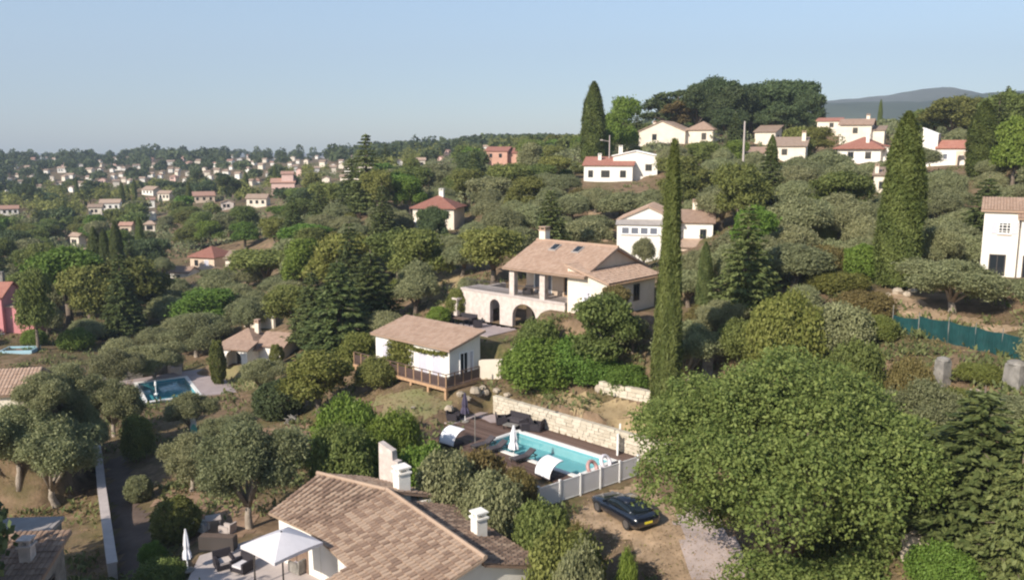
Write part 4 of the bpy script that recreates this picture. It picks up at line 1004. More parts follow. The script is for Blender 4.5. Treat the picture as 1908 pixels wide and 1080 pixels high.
# stone retaining wall: every block a part
def stone_wall(name, label, pts, z0f, hgt, thick=.35, bl=.55, bh=.28, cap=0.0, mat=None, up=True):
    """coursed rubble wall along a polyline; blocks are children"""
    r = thing(name, label, 'wall', (pts[0][0], pts[0][1], z0f(*pts[0])))
    core = MB(); ox, oy, oz = r.location
    for (ax, ay), (bx, by) in zip(pts[:-1], pts[1:]):
        L = math.hypot(bx - ax, by - ay); an = math.atan2(by - ay, bx - ax); za, zb = z0f(ax, ay), z0f(bx, by)
        n = max(1, int(L / 2.0))
        for k in range(n):
            t = (k + .5) / n; z = za + (zb - za) * t
            core.rbox(ax + (bx - ax) * t - ox, ay + (by - ay) * t - oy, z + hgt / 2 - .32 - oz, L / n - .004, thick * .7, hgt + .56, an)
    core.build('wall_core', M_greystone, r)
    count = 0
    for (ax, ay), (bx, by) in zip(pts[:-1], pts[1:]):
        L = math.hypot(bx - ax, by - ay); an = math.atan2(by - ay, bx - ax); za, zb = z0f(ax, ay), z0f(bx, by)
        nr = max(1, int(round(hgt / bh)))
        for j in range(nr):
            x = -random.uniform(0, bl * .5)
            while x < L:
                w_ = bl * random.uniform(.7, 1.35); x2 = min(x + w_, L); x1 = max(x, 0)
                if x2 - x1 > .1 and count < 300:
                    t = (x1 + x2) / 2 / L; m = MB(); th = thick * random.uniform(.95, 1.15)
                    dx, dz = (x2 - x1) / 2 - .015, bh / 2 - .012; j_ = lambda: random.uniform(-.02, .02)
                    P = [(sx * dx + j_(), sy * th / 2 + j_(), sz * dz + j_() * .6) for sz in (-1, 1) for sx, sy in ((-1, -1), (1, -1), (1, 1), (-1, 1))]
                    m.hexa(P); o = m.build('stone', mat or M_stone, r)
                    o.location = (ax + (bx - ax) * t - ox, ay + (by - ay) * t - oy, za + (zb - za) * t + (j + .5) * (hgt / nr) - oz); o.rotation_euler = (0, 0, an); count += 1
                x += w_
    return r
stone_wall('retaining_wall', 'long pale stone retaining wall behind the turquoise pool', [tuple(PW(-9.0, 3.95)), tuple(PW(7.6, 3.95))], lambda x, y: 0.0, 1.5, .4, .6, .25)
stone_wall('retaining_wall', 'short rough stone wall under the bright green hedge', [tuple(PW(-2.0, 8.6)), tuple(PW(2.4, 8.9)), tuple(PW(7.2, 8.5))], lambda x, y: hh(x, y) - .1, 1.0, .45, .6, .33, mat=M_stone)
# loose rocks at the head of the wall
def rock(label, x, y, s, mat=None, squash=.7, group=None):
    rs = np.random.default_rng(int(abs(x * 100 + y * 37)) % 99991)
    bm_ = MB(); n, k = 7, 5; V = []
    for j in range(k + 1):
        ph = math.pi * j / k
        for i in range(n):
            th = 2 * math.pi * i / n; r = s * rs.uniform(.8, 1.15)
            V.append((r * math.sin(ph) * math.cos(th), r * math.sin(ph) * math.sin(th), r * math.cos(ph) * squash))
    for j in range(k):
        for i in range(n): bm_.poly([V[j * n + i], V[(j + 1) * n + i], V[(j + 1) * n + (i + 1) % n], V[j * n + (i + 1) % n]])
    o = bm_.build('rock', mat or M_rock, smooth=False); o.location = (x, y, hh(x, y) + s * squash * .45); o.rotation_euler = (0, 0, rs.uniform(0, 6))
    return tag(o, label, 'rock', group)
for k, (px, py, s) in enumerate([(885, 745, .5), (905, 752, .42), (893, 758, .3), (925, 742, .35), (945, 738, .3), (870, 750, .35), (900, 738, .32), (1072, 702, .55), (1092, 716, .5), (1120, 730, .6)]):
    g = G(px, py); rock('tan rock in the heap at the head of the retaining wall' if k < 7 else 'pale boulder showing under the bright green hedge', g[0], g[1], s, group='rocks heaped by the retaining wall' if k < 7 else 'boulders under the hedge')

# white pool fence with mesh panels
fp = [(1.55, 48.0), (8.2, 53.3)]
pf = thing('pool_fence', 'white pool fence of mesh panels between square posts beside the black car', 'fence', (1.55, 48.0, -.12), math.atan2(5.3, 6.65))
NPAN = 5; LF = math.hypot(6.65, 5.3) / NPAN
for k in range(NPAN + 1):
    m = MB(); m.box(k * LF - .055, k * LF + .055, -.055, .055, -.3, 1.42); m.box(k * LF - .075, k * LF + .075, -.075, .075, 1.422, 1.46); m.build('post', M_whitepaint, pf)
    if k < NPAN:
        m = MB(); m.box(k * LF + .06, (k + 1) * LF - .06, -.012, .012, .14, 1.28); m.build('mesh_panel', M_mesh_panel, pf)
        m = MB(); m.box(k * LF + .06, (k + 1) * LF - .06, -.025, .025, 1.282, 1.34); m.build('top_rail', M_whitepaint, pf)
        m = MB(); m.box(k * LF + .06, (k + 1) * LF - .06, -.025, .025, .08, .138); m.build('bottom_rail', M_whitepaint, pf)
KEEP.append((1003, 850, 1195, 950, 46)); KEEP.append((795, 765, 1190, 900, 48))
for x, y in (PW(-6, 0), PW(-2, 0), PW(2, 0), PW(5, 0), PW(-8.5, 2), (6.2, 46.5), (9, 42), (9.5, 36), (9.5, 31)): CLEAR.append((x, y, 3.4))
# inflatable rings behind the fence
def ring(label, x, y, R, r, mat, tilt):
    m = MB(); n = 20; P = [(R * math.cos(2 * math.pi * k / n), R * math.sin(2 * math.pi * k / n), 0) for k in range(n + 1)]
    m.tube(P, r, 8, False); o = m.build('pool_ring', mat, smooth=True); o.location = (x, y, .04 + R * math.sin(tilt) + r * .8); o.rotation_euler = (tilt, 0, POOL_AN + 1.6); tag(o, label, 'pool ring')
M_ringp = plain('salmon_vinyl', (0.44, 0.26, 0.24), .4, .1, 4, 0); M_ringw = plain('pale_vinyl', (0.66, 0.62, 0.66), .4, .05, 4, 0)
ring('salmon pink inflatable ring behind the white pool fence', *PW(4.95, -1.0), .42, .13, M_ringp, 1.1)
ring('pale inflatable ring leaning behind the white pool fence', *PW(4.95, .4), .42, .13, M_ringw, 1.1)
# white gate at the head of the strip
gt = thing('garden_gate', 'open white garden gate beside the strip of dry grass', 'gate', (*atz(1151, 806, 1.65)[:2], hh(*atz(1151, 806, 1.65)[:2])), math.radians(78))
m = MB(); m.box(-.06, .06, -.06, .06, -.3, 1.7); m.build('gate_post', M_whitepaint, gt)
m = MB(); m.box(.07, 1.1, -.03, .03, .15, .25); m.box(.07, 1.1, -.03, .03, 1.35, 1.45)
for k in range(7): m.box(.08 + k * .155, .15 + k * .155, -.02, .02, .252, 1.348)
m.build('gate_leaf', M_whitepaint, gt)
m = MB(); m.box(1.9, 2.02, -.06, .06, -.3, 1.8); m.build('gate_post', M_whitepaint, gt)

# ---- pool furniture
def lounger(label, x, y, rz, z=.045):
    t = thing('sun_lounger', label, 'sun lounger', (x, y, z), rz, 'sun loungers along the pool edge')
    m = MB(); m.box(0, 1.9, -.33, -.29, .24, .3); m.box(0, 1.9, .29, .33, .24, .3); m.box(.0, .05, -.288, .288, .245, .295); m.box(1.85, 1.9, -.288, .288, .245, .295); m.build('frame', M_metal, t)
    for px_ in (.12, 1.72):
        for s_ in (-.31, .31): m = MB(); m.box(px_ - .025, px_ + .025, s_ - .018, s_ + .018, 0, .239); m.build('leg', M_metal, t)
    m = MB(); m.box(.02, 1.25, -.285, .285, .302, .37); m.build('mattress', M_cushion, t)
    m = MB(); m.hexa([(1.26, -.285, .30), (1.85, -.285, .62), (1.85, .285, .62), (1.26, .285, .30), (1.22, -.285, .37), (1.80, -.285, .69), (1.80, .285, .69), (1.22, .285, .37)]); m.build('backrest', M_cushion, t)
    return t
lounger('dark sun lounger by the pool near the patio end', *PW(-3.9, -3.3), POOL_AN + 1.45)
lounger('dark sun lounger between the grey post and the white parasol', *PW(-2.7, -3.3), POOL_AN + 1.45)
lounger('dark sun lounger beside the closed white parasol', *PW(-.1, -3.2), POOL_AN + 1.45)
def daybed(label, x, y, rz):
    t = thing('daybed', label, 'daybed', (x, y, .045), rz, None, (.72, .72, .72))
    m = MB(); m.box(-.75, .75, -.95, .95, .1, .26); m.build('base', M_rattan, t)
    m = MB(); m.box(-.7, .7, -.9, .9, .262, .42); m.build('mattress', M_cushion, t)
    m = MB(); n = 10; P = []
    for k in range(n + 1):
        a = math.radians(-5 + 100 * k / n); P.append((-.75 + 1.55 * (1 - math.cos(a)) * .95, .35 + 1.25 * math.sin(a)))
    for k in range(n):
        (xa, za), (xb, zb) = P[k], P[k + 1]
        m.hexa([(xa, -1.0, za), (xb, -1.0, zb), (xb, 1.0, zb), (xa, 1.0, za), (xa + .02, -1.0, za + .03), (xb + .02, -1.0, zb + .03), (xb + .02, 1.0, zb + .03), (xa + .02, 1.0, za + .03)])
    m.build('canopy', M_canvas, t)
    for s_ in (-1, 1):
        m = MB(); m.tube([(-.72, s_ * 1.02, .1)] + [(p[0] - .02, s_ * 1.02, p[1]) for p in P], .025, 6); m.build('hoop', M_metal, t)
    return t
daybed('white-hooded daybed at the far end of the pool deck', *atz(842, 828, .05)[:2], math.radians(50))
daybed('white-hooded daybed at the near side of the pool by the fence', *atz(1022, 888, .05)[:2], math.radians(40))
def closed_parasol(label, x, y, z, hgt, mat, r=.22, post=.03):
    t = thing('parasol', label, 'parasol', (x, y, z), 0)
    m = MB(); m.lathe([(.32, 0), (.32, .07), (.08, .1)], 12); m.build('base', M_greystone, t)
    m = MB(); m.lathe([(post, .1), (post, hgt)], 8); m.build('pole', M_frame, t)
    m = MB(); n = 14
    prof = [(r * 1.05, hgt * .30), (r * .95, hgt * .42), (r * .62, hgt * .52), (r * .72, hgt * .62), (r * .5, hgt * .82), (.03, hgt + .04)]
    b0 = len(m.v)
    for rr, zz in prof:
        for k in range(n):
            q = rr * (1.18 if k % 2 else .82); m.v.append((q * math.cos(2 * math.pi * k / n), q * math.sin(2 * math.pi * k / n), zz))
    for j in range(len(prof) - 1):
        for k in range(n): m.f.append((b0 + j * n + k, b0 + j * n + (k + 1) % n, b0 + (j + 1) * n + (k + 1) % n, b0 + (j + 1) * n + k)); m.t.append(.5)
    m.build('canopy', mat, t)
    return t
closed_parasol('closed white parasol standing between the loungers on the pool edge', *PW(-.75, -2.45), .045, 2.35, M_canvas, .3)
closed_parasol('closed violet parasol behind the far white-hooded daybed', *PW(-9.0, .7), .045, 2.3, M_violet, .3)
gp = thing('parasol', 'slim grey parasol pole at the near corner of the pool', 'parasol', (*PW(-4.3, -2.7), .045)); m = MB(); m.lathe([(.3, 0), (.3, .08), (.05, .1)], 10); m.build('base', M_greystone, gp)
m = MB(); m.lathe([(.035, .1), (.035, 2.4)], 8); m.build('pole', M_greystone, gp)
def armchair(label, x, y, rz, z, wide=.85, mat=M_rattan, cush=M_cushion, name='garden_armchair', cat='armchair'):
    t = thing(name, label, cat, (x, y, z), rz)
    w = wide / 2
    m = MB(); m.box(-w, w, -.42, .42, .06, .3); m.build('seat', mat, t)
    m = MB(); m.hexa([(-w, .30, .302), (w, .30, .302), (w, .44, .302), (-w, .44, .302), (-w, .38, .82), (w, .38, .82), (w, .5, .82), (-w, .5, .82)]); m.build('backrest', mat, t)
    for s_ in (-1, 1):
        m = MB(); x0, x1 = sorted((s_ * (w - .14), s_ * w)); m.box(x0, x1, -.42, .299, .302, .6); m.build('armrest', mat, t)
    m = MB(); m.box(-w + .15, w - .15, -.41, .29, .303, .42); m.build('cushion', cush, t)
    return t
armchair('dark wicker sofa at the foot of the stone wall by the patio', *PW(-5.7, 3.05), POOL_AN + .1, .05, 1.9, name='garden_sofa', cat='sofa')
armchair('dark wicker armchair in the middle of the poolside group', *PW(-4.3, 2.55), POOL_AN - .6, .05, 1.0)
armchair('dark wicker armchair by the pool corner', *PW(-3.6, 3.05), POOL_AN - 1.2, .05, 1.0)
armchair('dark wicker armchair facing the poolside sofa', *PW(-6.6, 2.3), POOL_AN + 2.4, .05, .9)
def table(label, x, y, z, rz, L, W, H, top, leg, name='low_table'):
    t = thing(name, label, 'table', (x, y, z), rz)
    m = MB(); m.box(-L / 2, L / 2, -W / 2, W / 2, H - .05, H); m.build('table_top', top, t)
    for sx in (-1, 1):
        for sy in (-1, 1): m = MB(); m.box(sx * (L / 2 - .08) - .03, sx * (L / 2 - .08) + .03, sy * (W / 2 - .08) - .03, sy * (W / 2 - .08) + .03, 0, H - .051); m.build('leg', leg, t)
    return t
table('low grey table among the dark wicker chairs', *PW(-5.2, 1.9), .05, POOL_AN + .2, 1.1, .7, .35, M_greystone, M_metal)
armchair('dark chair tucked behind the violet parasol', *PW(-9.9, .3), POOL_AN + 2.0, .045, .8)
armchair('dark chair at the corner of the patio by the shrubs', *PW(-10.2, 1.4), POOL_AN + 1.0, .045, .8)
# ---- terrace furniture by the villa and on its balcony
armchair('dark garden sofa on the terrace before the small arch', *VW(-4.2, -1.6), AX + .1, VZ + .0, 2.0, name='garden_sofa', cat='sofa')
armchair('dark garden chair on the terrace at the cabin side', *VW(-5.6, -2.4), AX + 1.2, VZ + .0, .9)
armchair('dark garden chair on the terrace in front of the big arch', *VW(-1.9, -2.4), AX - .8, VZ + .0, .9)
table('dark terrace table between the garden chairs', *VW(-3.6, -2.9), VZ, AX, 1.6, .9, .72, M_darkwood, M_metal, 'garden_table')
table('dark balcony table under the loggia', *VW(2.6, 1.3), VZ + 3.0, AX, 1.3, .8, .74, M_darkwood, M_metal, 'balcony_table')
armchair('dark balcony chair behind the railing', *VW(1.2, 1.2), AX + .4, VZ + 3.0, .8)
ts = MB(); ts.hexa([(*VW(-7.2, -4.6), VZ - .9), (*VW(1.5, -4.6), VZ - .9), (*VW(1.5, -.02), VZ - .9), (*VW(-7.2, -.02), VZ - .9), (*VW(-7.2, -4.6), VZ + .0), (*VW(1.5, -4.6), VZ + .0), (*VW(1.5, -.02), VZ + .0), (*VW(-7.2, -.02), VZ + .0)])
ts.build('villa_terrace', M_mauve, kind='structure')
def low_wall(name, label, pts, hgt, thick, mat, zoff=0.0, cat='wall', capmat=None):
    r = thing(name, label, cat, (pts[0][0], pts[0][1], hh(*pts[0])))
    ox, oy, oz = r.location; m = MB(); c = MB()
    for (ax, ay), (bx, by) in zip(pts[:-1], pts[1:]):
        L = math.hypot(bx - ax, by - ay); n = max(1, int(L / 1.5)); nx_, ny_ = -(by - ay) / L, (bx - ax) / L
        for k in range(n):
            P = []
            for t in (k / n, (k + 1) / n - .001): x, y = ax + (bx - ax) * t, ay + (by - ay) * t; P.append((x - ox, y - oy, hh(x, y) - oz + zoff))
            def seg(mb, w, z0, z1):
                (xa, ya, za), (xb, yb, zb) = P
                q = [(xa + nx_ * -w, ya + ny_ * -w), (xb + nx_ * -w, yb + ny_ * -w), (xb + nx_ * w, yb + ny_ * w), (xa + nx_ * w, ya + ny_ * w)]; zz = [za, zb, zb, za]
                mb.hexa([(*q[i], zz[i] + z0) for i in range(4)] + [(*q[i], zz[i] + z1) for i in range(4)], random.random())
            seg(m, thick / 2, -.8, hgt)
            if capmat: seg(c, thick / 2 + .05, hgt + .003, hgt + .08)
    m.build('wall_body', mat, r)
    if capmat: c.build('coping', capmat, r)
    return r
low_wall('garden_wall', 'pale rendered garden wall joining the cabin to the villa terrace', [tuple(CW(9.6, 3.2)), tuple(CW(11.2, 4.6)), tuple(CW(12.2, 6.6))], 1.6, .3, M_cream)
lw = [tuple(G(px, py)[:2]) for px, py in ((180, 835), (186, 880), (192, 940), (200, 1000), (212, 1085))]
low_wall('boundary_wall', 'long narrow pale boundary wall running along the shaded lane', lw, 1.1, .45, M_concrete, capmat=M_concrete)
low_wall('garden_wall', 'pale wall stub between the hedges behind the big tree', [tuple(G(1335, 655)[:2]), tuple(G(1375, 650)[:2])], .9, .4, M_cream)

# ------------------------------------------------------------------ the black car
def loft(mb, secs):
    n = len(secs[0]); b0 = len(mb.v)
    for s_ in secs: mb.v += [tuple(p) for p in s_]
    for i in range(len(secs) - 1):
        for k in range(n): mb.f.append((b0 + i * n + k, b0 + i * n + (k + 1) % n, b0 + (i + 1) * n + (k + 1) % n, b0 + (i + 1) * n + k)); mb.t.append(.5)
    mb.f.append(tuple(b0 + k for k in reversed(range(n)))); mb.t.append(.5)
    mb.f.append(tuple(b0 + (len(secs) - 1) * n + k for k in range(n))); mb.t.append(.5)
M_carpaint = simple('black_car_paint', (0.008, 0.010, 0.016), 0.22, 0.0, 0.5, 1.0)
M_carglass = simple('tinted_car_glass', (0.01, 0.014, 0.016), 0.05, 0, 0.7)
M_tyre = simple('tyre_rubber', (0.012, 0.012, 0.012), 0.8); M_rim = simple('grey_alloy', (0.25, 0.25, 0.26), 0.35, 0.8)
M_plate = simple('yellow_plate', (0.78, 0.66, 0.04), 0.5); M_redlens = simple('red_lens', (0.18, 0.01, 0.01), 0.15)
ca, cb = atz(1112.6, 951, -.08), atz(1169, 986, -.08); cd = (ca - cb)[:2]; can = math.atan2(cd[1], cd[0])
left = np.array([-math.sin(can), math.cos(can)]); cc = (ca[:2] + cb[:2]) / 2 - left * .86
car = thing('parked_car', 'black low coupe parked on the dirt with a yellow rear plate', 'car', (cc[0], cc[1], hh(*cc) + .02), can)
def sec(x, w0, w1, zb, zm, zt):
    """closed body section: sill, bulge, shoulder"""
    return [(x, -w0, zb), (x, -w1, zb + .16), (x, -w1 * 1.015, zm), (x, -w1 * .93, zt - .03), (x, -w1 * .55, zt), (x, w1 * .55, zt), (x, w1 * .93, zt - .03), (x, w1 * 1.015, zm), (x, w1, zb + .16), (x, w0, zb)]
m = MB(); loft(m, [sec(2.26, .40, .55, .28, .42, .55), sec(2.18, .62, .76, .22, .48, .64), sec(1.85, .78, .89, .18, .52, .74), sec(1.35, .82, .92, .17, .56, .82), sec(.8, .82, .92, .17, .58, .88), sec(0, .82, .92, .17, .6, .90), sec(-.8, .83, .925, .17, .62, .92), sec(-1.35, .83, .94, .18, .64, .96), sec(-1.85, .78, .92, .22, .66, .95), sec(-2.15, .70, .84, .30, .66, .90), sec(-2.24, .62, .74, .38, .6, .80)])
m.build('body', M_carpaint, car, smooth=True)
def gsec(x, wb, wt, zb, zt): return [(x, -wb, zb), (x, -wb * .96, zb + (zt - zb) * .5), (x, -wt, zt - .03), (x, -wt * .6, zt), (x, wt * .6, zt), (x, wt, zt - .03), (x, wb * .96, zb + (zt - zb) * .5), (x, wb, zb)]
m = MB(); loft(m, [gsec(.95, .74, .70, .84, .90), gsec(.35, .80, .66, .86, 1.24), gsec(-.1, .81, .63, .86, 1.33), gsec(-.55, .81, .63, .87, 1.335), gsec(-1.1, .80, .60, .88, 1.24), gsec(-1.75, .72, .56, .90, 1.0)]); m.build('window_glass', M_carglass, car, smooth=True)
m = MB(); loft(m, [[(x, -w_, z_), (x, w_, z_), (x, w_, z_ + .025), (x, -w_, z_ + .025)] for x, w_, z_ in ((.3, .55, 1.235), (-.1, .575, 1.325), (-.55, .575, 1.33), (-.95, .55, 1.275))]); m.build('roof', M_carpaint, car, smooth=True)
for s_ in (-1, 1):
    for x in (1.38, -1.38):
        m = MB(); m.tube([(x, s_ * .70, .33), (x, s_ * .935, .33)], .335, 22); wh = m.build('wheel', M_tyre, car)
        m = MB(); m.tube([(x, s_ * .936, .33), (x, s_ * .95, .33)], .225, 16); m.build('rim', M_rim, wh)
    m = MB(); m.hexa([(.55, s_ * .90 - .06, .92), (.75, s_ * .90 - .06, .92), (.75, s_ * .98 + .03, .92), (.55, s_ * .98 + .03, .92), (.57, s_ * .90 - .06, 1.04), (.72, s_ * .90 - .06, 1.04), (.72, s_ * .98 + .03, 1.04), (.57, s_ * .98 + .03, 1.04)]); m.build('wing_mirror', M_carpaint, car)
    m = MB(); m.hexa([(-2.19, s_ * .40 - .16, .70), (-2.24, s_ * .40 - .16, .70), (-2.16, s_ * .52 + .16, .70), (-2.1, s_ * .52 + .16, .70), (-2.17, s_ * .40 - .16, .80), (-2.215, s_ * .40 - .16, .80), (-2.13, s_ * .52 + .16, .80), (-2.08, s_ * .52 + .16, .80)]); m.build('tail_light', M_redlens, car)
    m = MB(); m.tube([(.9, s_ * .70, .905), (.3, s_ * .655, 1.235), (-.15, s_ * .635, 1.325), (-.6, s_ * .635, 1.33), (-1.15, s_ * .60, 1.235), (-1.75, s_ * .58, 1.0)], .022, 6); m.build('roof_rail', M_carpaint, car)
    m = MB(); m.hexa([(2.02, s_ * .62 - .14, .56), (2.2, s_ * .62 - .14, .54), (2.1, s_ * .62 + .12, .56), (1.95, s_ * .62 + .12, .58), (2.0, s_ * .62 - .14, .685), (2.17, s_ * .62 - .14, .655), (2.06, s_ * .62 + .12, .675), (1.92, s_ * .62 + .12, .70)]); m.build('headlight', M_greyglass, car)
m = MB(); m.hexa([(-2.255, -.27, .50), (-2.24, -.27, .50), (-2.24, .27, .50), (-2.255, .27, .50), (-2.25, -.27, .625), (-2.235, -.27, .625), (-2.235, .27, .625), (-2.25, .27, .625)]); m.build('number_plate', M_plate, car)
KEEP.append((1095, 905, 1235, 995, 43)); KEEP.append((1180, 890, 1400, 1080, 34))

# ------------------------------------------------------------------ parasol terrace, bottom centre-left
TZ = -1.0
tc = MB(); tc.prism([tuple(atz(px, py, TZ)[:2]) for px, py in ((330, 1120), (660, 1120), (600, 1030), (566, 1002), (470, 1004), (372, 1034))], TZ - .6, TZ); tc.build('terrace', M_concrete, kind='structure')
def square_parasol(label, x, y, z, size, hgt, rz, mat):
    t = thing('square_parasol', label, 'parasol', (x, y, z), rz)
    m = MB(); m.box(-.4, .4, -.4, .4, 0, .1); m.build('base', M_greystone, t)
    m = MB(); m.lathe([(.04, .1), (.04, hgt + .05)], 8); m.build('pole', M_metal, t)
    s_ = size / 2; c = MB(); n = 6
    for k in range(4):
        a, b = [(-s_, -s_), (s_, -s_), (s_, s_), (-s_, s_)][k], [(s_, -s_), (s_, s_), (-s_, s_), (-s_, -s_)][k]
        rows = []
        for i in range(n + 1):
            f = i / n; zz = hgt - .62 * f ** 1.15
            rows.append([(a[0] * f + (b[0] - a[0]) * f * q / 4, a[1] * f + (b[1] - a[1]) * f * q / 4, zz + .05 * math.sin(math.pi * q / 4) * f) for q in range(5)])
        for i in range(n):
            for q in range(4): c.poly([rows[i][q], rows[i + 1][q], rows[i + 1][q + 1], rows[i][q + 1]])
        for q in range(4):
            p0, p1 = rows[n][q], rows[n][q + 1]; c.poly([(p0[0], p0[1], p0[2] - .16), (p1[0], p1[1], p1[2] - .16), p1, p0])
    c.build('canopy', mat, t)
    for sx in (-1, 1):
        for sy in (-1, 1): m = MB(); m.tube([(0, 0, hgt - .05), (sx * s_ * .98, sy * s_ * .98, hgt - .68)], .02, 5); m.build('rib', M_metal, t)
    return t
pp = aty(524, 990, 38.8)
square_parasol('big square pale grey parasol open over the terrace of the tiled house', pp[0], pp[1], TZ, 2.75, float(pp[2]) - TZ, 2.45, M_greycanvas)
closed_parasol('closed white parasol at the outer corner of the terrace', *atz(350, 1062, TZ)[:2], TZ, 2.3, M_canvas, .2)
for k, (px, py, rz, lab) in enumerate([(418, 1055, .6, 'cushioned lounge chair on the terrace with its back to the garden'), (452, 1062, -.5, 'second cushioned lounge chair on the terrace beside the lamp post'), (560, 1062, -2.2, 'grey lounge chair in the shade of the square parasol')]):
    p = atz(px, py, TZ); armchair(lab, p[0], p[1], rz, TZ, .95, M_rattan if k < 2 else M_greystone, M_greycanvas if k else M_stonewall, 'lounge_chair', 'lounge chair')
lp = atz(476, 1092, TZ); t = thing('lamp_post', 'thin dark lamp post with a short arm in front of the square parasol', 'lamp post', (lp[0], lp[1], TZ))
m = MB(); m.lathe([(.05, 0), (.035, 2.6)], 8); m.build('pole', M_darkframe, t); m = MB(); m.tube([(0, 0, 2.6), (.2, .05, 2.7), (.55, .1, 2.72)], .025, 6); m.build('arm', M_darkframe, t); m = MB(); m.box(.4, .7, .02, .18, 2.62, 2.69); m.build('lamp_head', M_darkframe, t)
g = G(398, 985); table('small pale garden table under the olive tree', g[0], g[1], g[2], .4, .9, .9, .72, M_concrete, M_concrete, 'garden_table')
g = G(384, 990); armchair('white garden chair next to the small pale table', g[0] - .3, g[1], 1.2, g[2], .6, M_whitepaint, M_canvas, 'garden_chair', 'chair')
g = G(415, 992); armchair('pale garden chair on the near side of the small table', g[0] + .4, g[1] - .3, -2.0, g[2], .6, M_concrete, M_canvas, 'garden_chair', 'chair')
p = atz(400, 1035, TZ); t = thing('planter', 'dark rectangular planter box along the terrace edge', 'planter', (p[0], p[1] + .9, TZ), -.1)
m = MB(); m.box(-1.1, .9, -.3, .3, 0, .75); m.build('box', M_darkframe, t); m = MB(); m.box(-1.05, .85, -.25, .25, .751, .77); m.build('soil', M_darksoil, t)

gs = aty(728, 868, 47.5); t = thing('garden_pillar', 'rough white masonry stub in the hedge behind the tiled house', 'pillar', (gs[0], gs[1], hh(gs[0], gs[1])), -.6); H_ = float(aty(722, 826, 47.5)[2]) - hh(gs[0], gs[1])
m = MB(); m.hexa([(-.75, -.22, -.4), (.75, -.22, -.4), (.75, .22, -.4), (-.75, .22, -.4), (-.72, -.2, H_), (.3, -.2, H_ - .35), (.3, .2, H_ - .35), (-.72, .2, H_)]); m.box(.32, .72, -.2, .2, 0, H_ - .9); m.build('masonry', M_stonewall, t)
# ------------------------------------------------------------------ left pool and its garden
pool_thing('blue swimming pool half hidden by olive trees beside the small pool house', LP, LPZ, LPA, 4.8, 7.8, M_poolblue)
m = MB(); m.prism([tuple(LW(-4.2, 4.31)), tuple(LW(2.71, 4.31)), tuple(LW(2.71, -4.5)), tuple(LW(6.0, -4.8)), tuple(LW(6.0, 7.0)), tuple(LW(-4.2, 5.6))], LPZ - .4, LPZ + .06); m.build('pool_terrace', M_mauve, kind='structure')
m = MB(); m.box(-.16, .16, -.16, .16, 0, .1); m.lathe([(.06, .1), (.05, .8), (.12, .95), (.1, 1.25), (.03, 1.4)], 10); o = m.build('pool_slide_post', M_whitepaint); fpo = LW(-1.2, -1.0); o.location = (fpo[0], fpo[1], LPZ - .1); tag(o, 'small white fountain post standing in the blue pool', 'fountain')
low_wall('pool_wall', 'low pale wall running back from the corner of the blue pool', [tuple(LW(2.2, 5.2)), tuple(LW(.8, 10.5))], 1.0, .3, M_concrete)
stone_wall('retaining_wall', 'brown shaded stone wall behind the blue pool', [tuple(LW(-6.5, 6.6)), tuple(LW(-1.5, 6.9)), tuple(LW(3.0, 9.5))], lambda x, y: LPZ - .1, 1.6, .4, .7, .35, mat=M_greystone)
CLEAR.append((*LP, 5)); CLEAR.append((*LW(4, 2), 4)); KEEP.append((262, 695, 372, 742, 82)); KEEP.append((360, 690, 420, 735, 82)); KEEP.append((405, 610, 530, 682, 90))
g = G(362, 815); t = thing('surfboard', 'upright white and green surfboard leaning on the garden post', 'surfboard', (g[0], g[1], g[2]), .5)
def board(mat, y, name, h_, lean):
    m = MB(); n = 12; P = []
    for k in range(n + 1):
        f = k / n; w_ = .26 * math.sin(math.pi * min(max(f * .94 + .04, 0), 1)) ** .6; P.append((w_, f * h_))
    for k in range(n):
        (wa, za), (wb, zb) = P[k], P[k + 1]
        m.hexa([(-wa, y - .03 + za * lean, za), (wa, y - .03 + za * lean, za), (wa, y + .03 + za * lean, za), (-wa, y + .03 + za * lean, za), (-wb, y - .03 + zb * lean, zb), (wb, y - .03 + zb * lean, zb), (wb, y + .03 + zb * lean, zb), (-wb, y + .03 + zb * lean, zb)])
    m.build(name, mat, t)
board(M_whitepaint, 0, 'board', 1.9, .12); board(plain('mint_green', (0.2, 0.55, 0.42), .5, .05, 3, 0), -.07, 'green_deck_pad', 1.1, .12)
# driftwood sculpture and small garden things
g = G(545, 790); t = thing('log_pile', 'pile of grey branches lying on the bare garden soil', 'log pile', tuple(g)); 
for k in range(14):
    a = random.uniform(0, 3.1); m = MB(); L_ = random.uniform(.8, 1.7); m.tube([(-L_ * math.cos(a) * .5 + random.uniform(-.4, .4), -L_ * math.sin(a) * .4, .1 + k * .035), (L_ * math.cos(a) * .5, L_ * math.sin(a) * .4 + random.uniform(-.3, .3), .12 + k * .045)], [.07, .04], 6); m.build('branch', M_greystone, t)
for (px, py, s, lab) in [(665, 752, .35, 'pale lump of rock at the outer edge of the lawn'), (770, 763, .22, 'small white stone on the lawn below the cabin deck'), (838, 772, .4, 'grey boulder between lawn and patio'), (858, 741, .35, 'pale rock at the foot of the corner deck post'), (1205, 0, 0, '')]:
    if s: g = G(px, py); rock(lab, g[0], g[1], s)
for k, (px, py, s) in enumerate([(1672, 548, .5), (1690, 552, .4), (1655, 552, .3), (1700, 545, .35)]):
    g = G(px, py); rock('pale stone beside the foot of the broad cypress', g[0], g[1], s, group='stones at the foot of the broad cypress')
for k, (px, py, s) in enumerate([(1712, 1025, .75), (1735, 1035, .5), (1700, 1045, .5), (1830, 745, .5), (1850, 775, .6), (1815, 735, .35)]):
    g = G(px, py); rock('tan boulder below the layered conifer' if k < 3 else 'pale stone in the dry bank under the net fence', g[0], g[1], s, M_rock, group='boulders below the layered conifer' if k < 3 else 'stones in the dry bank')

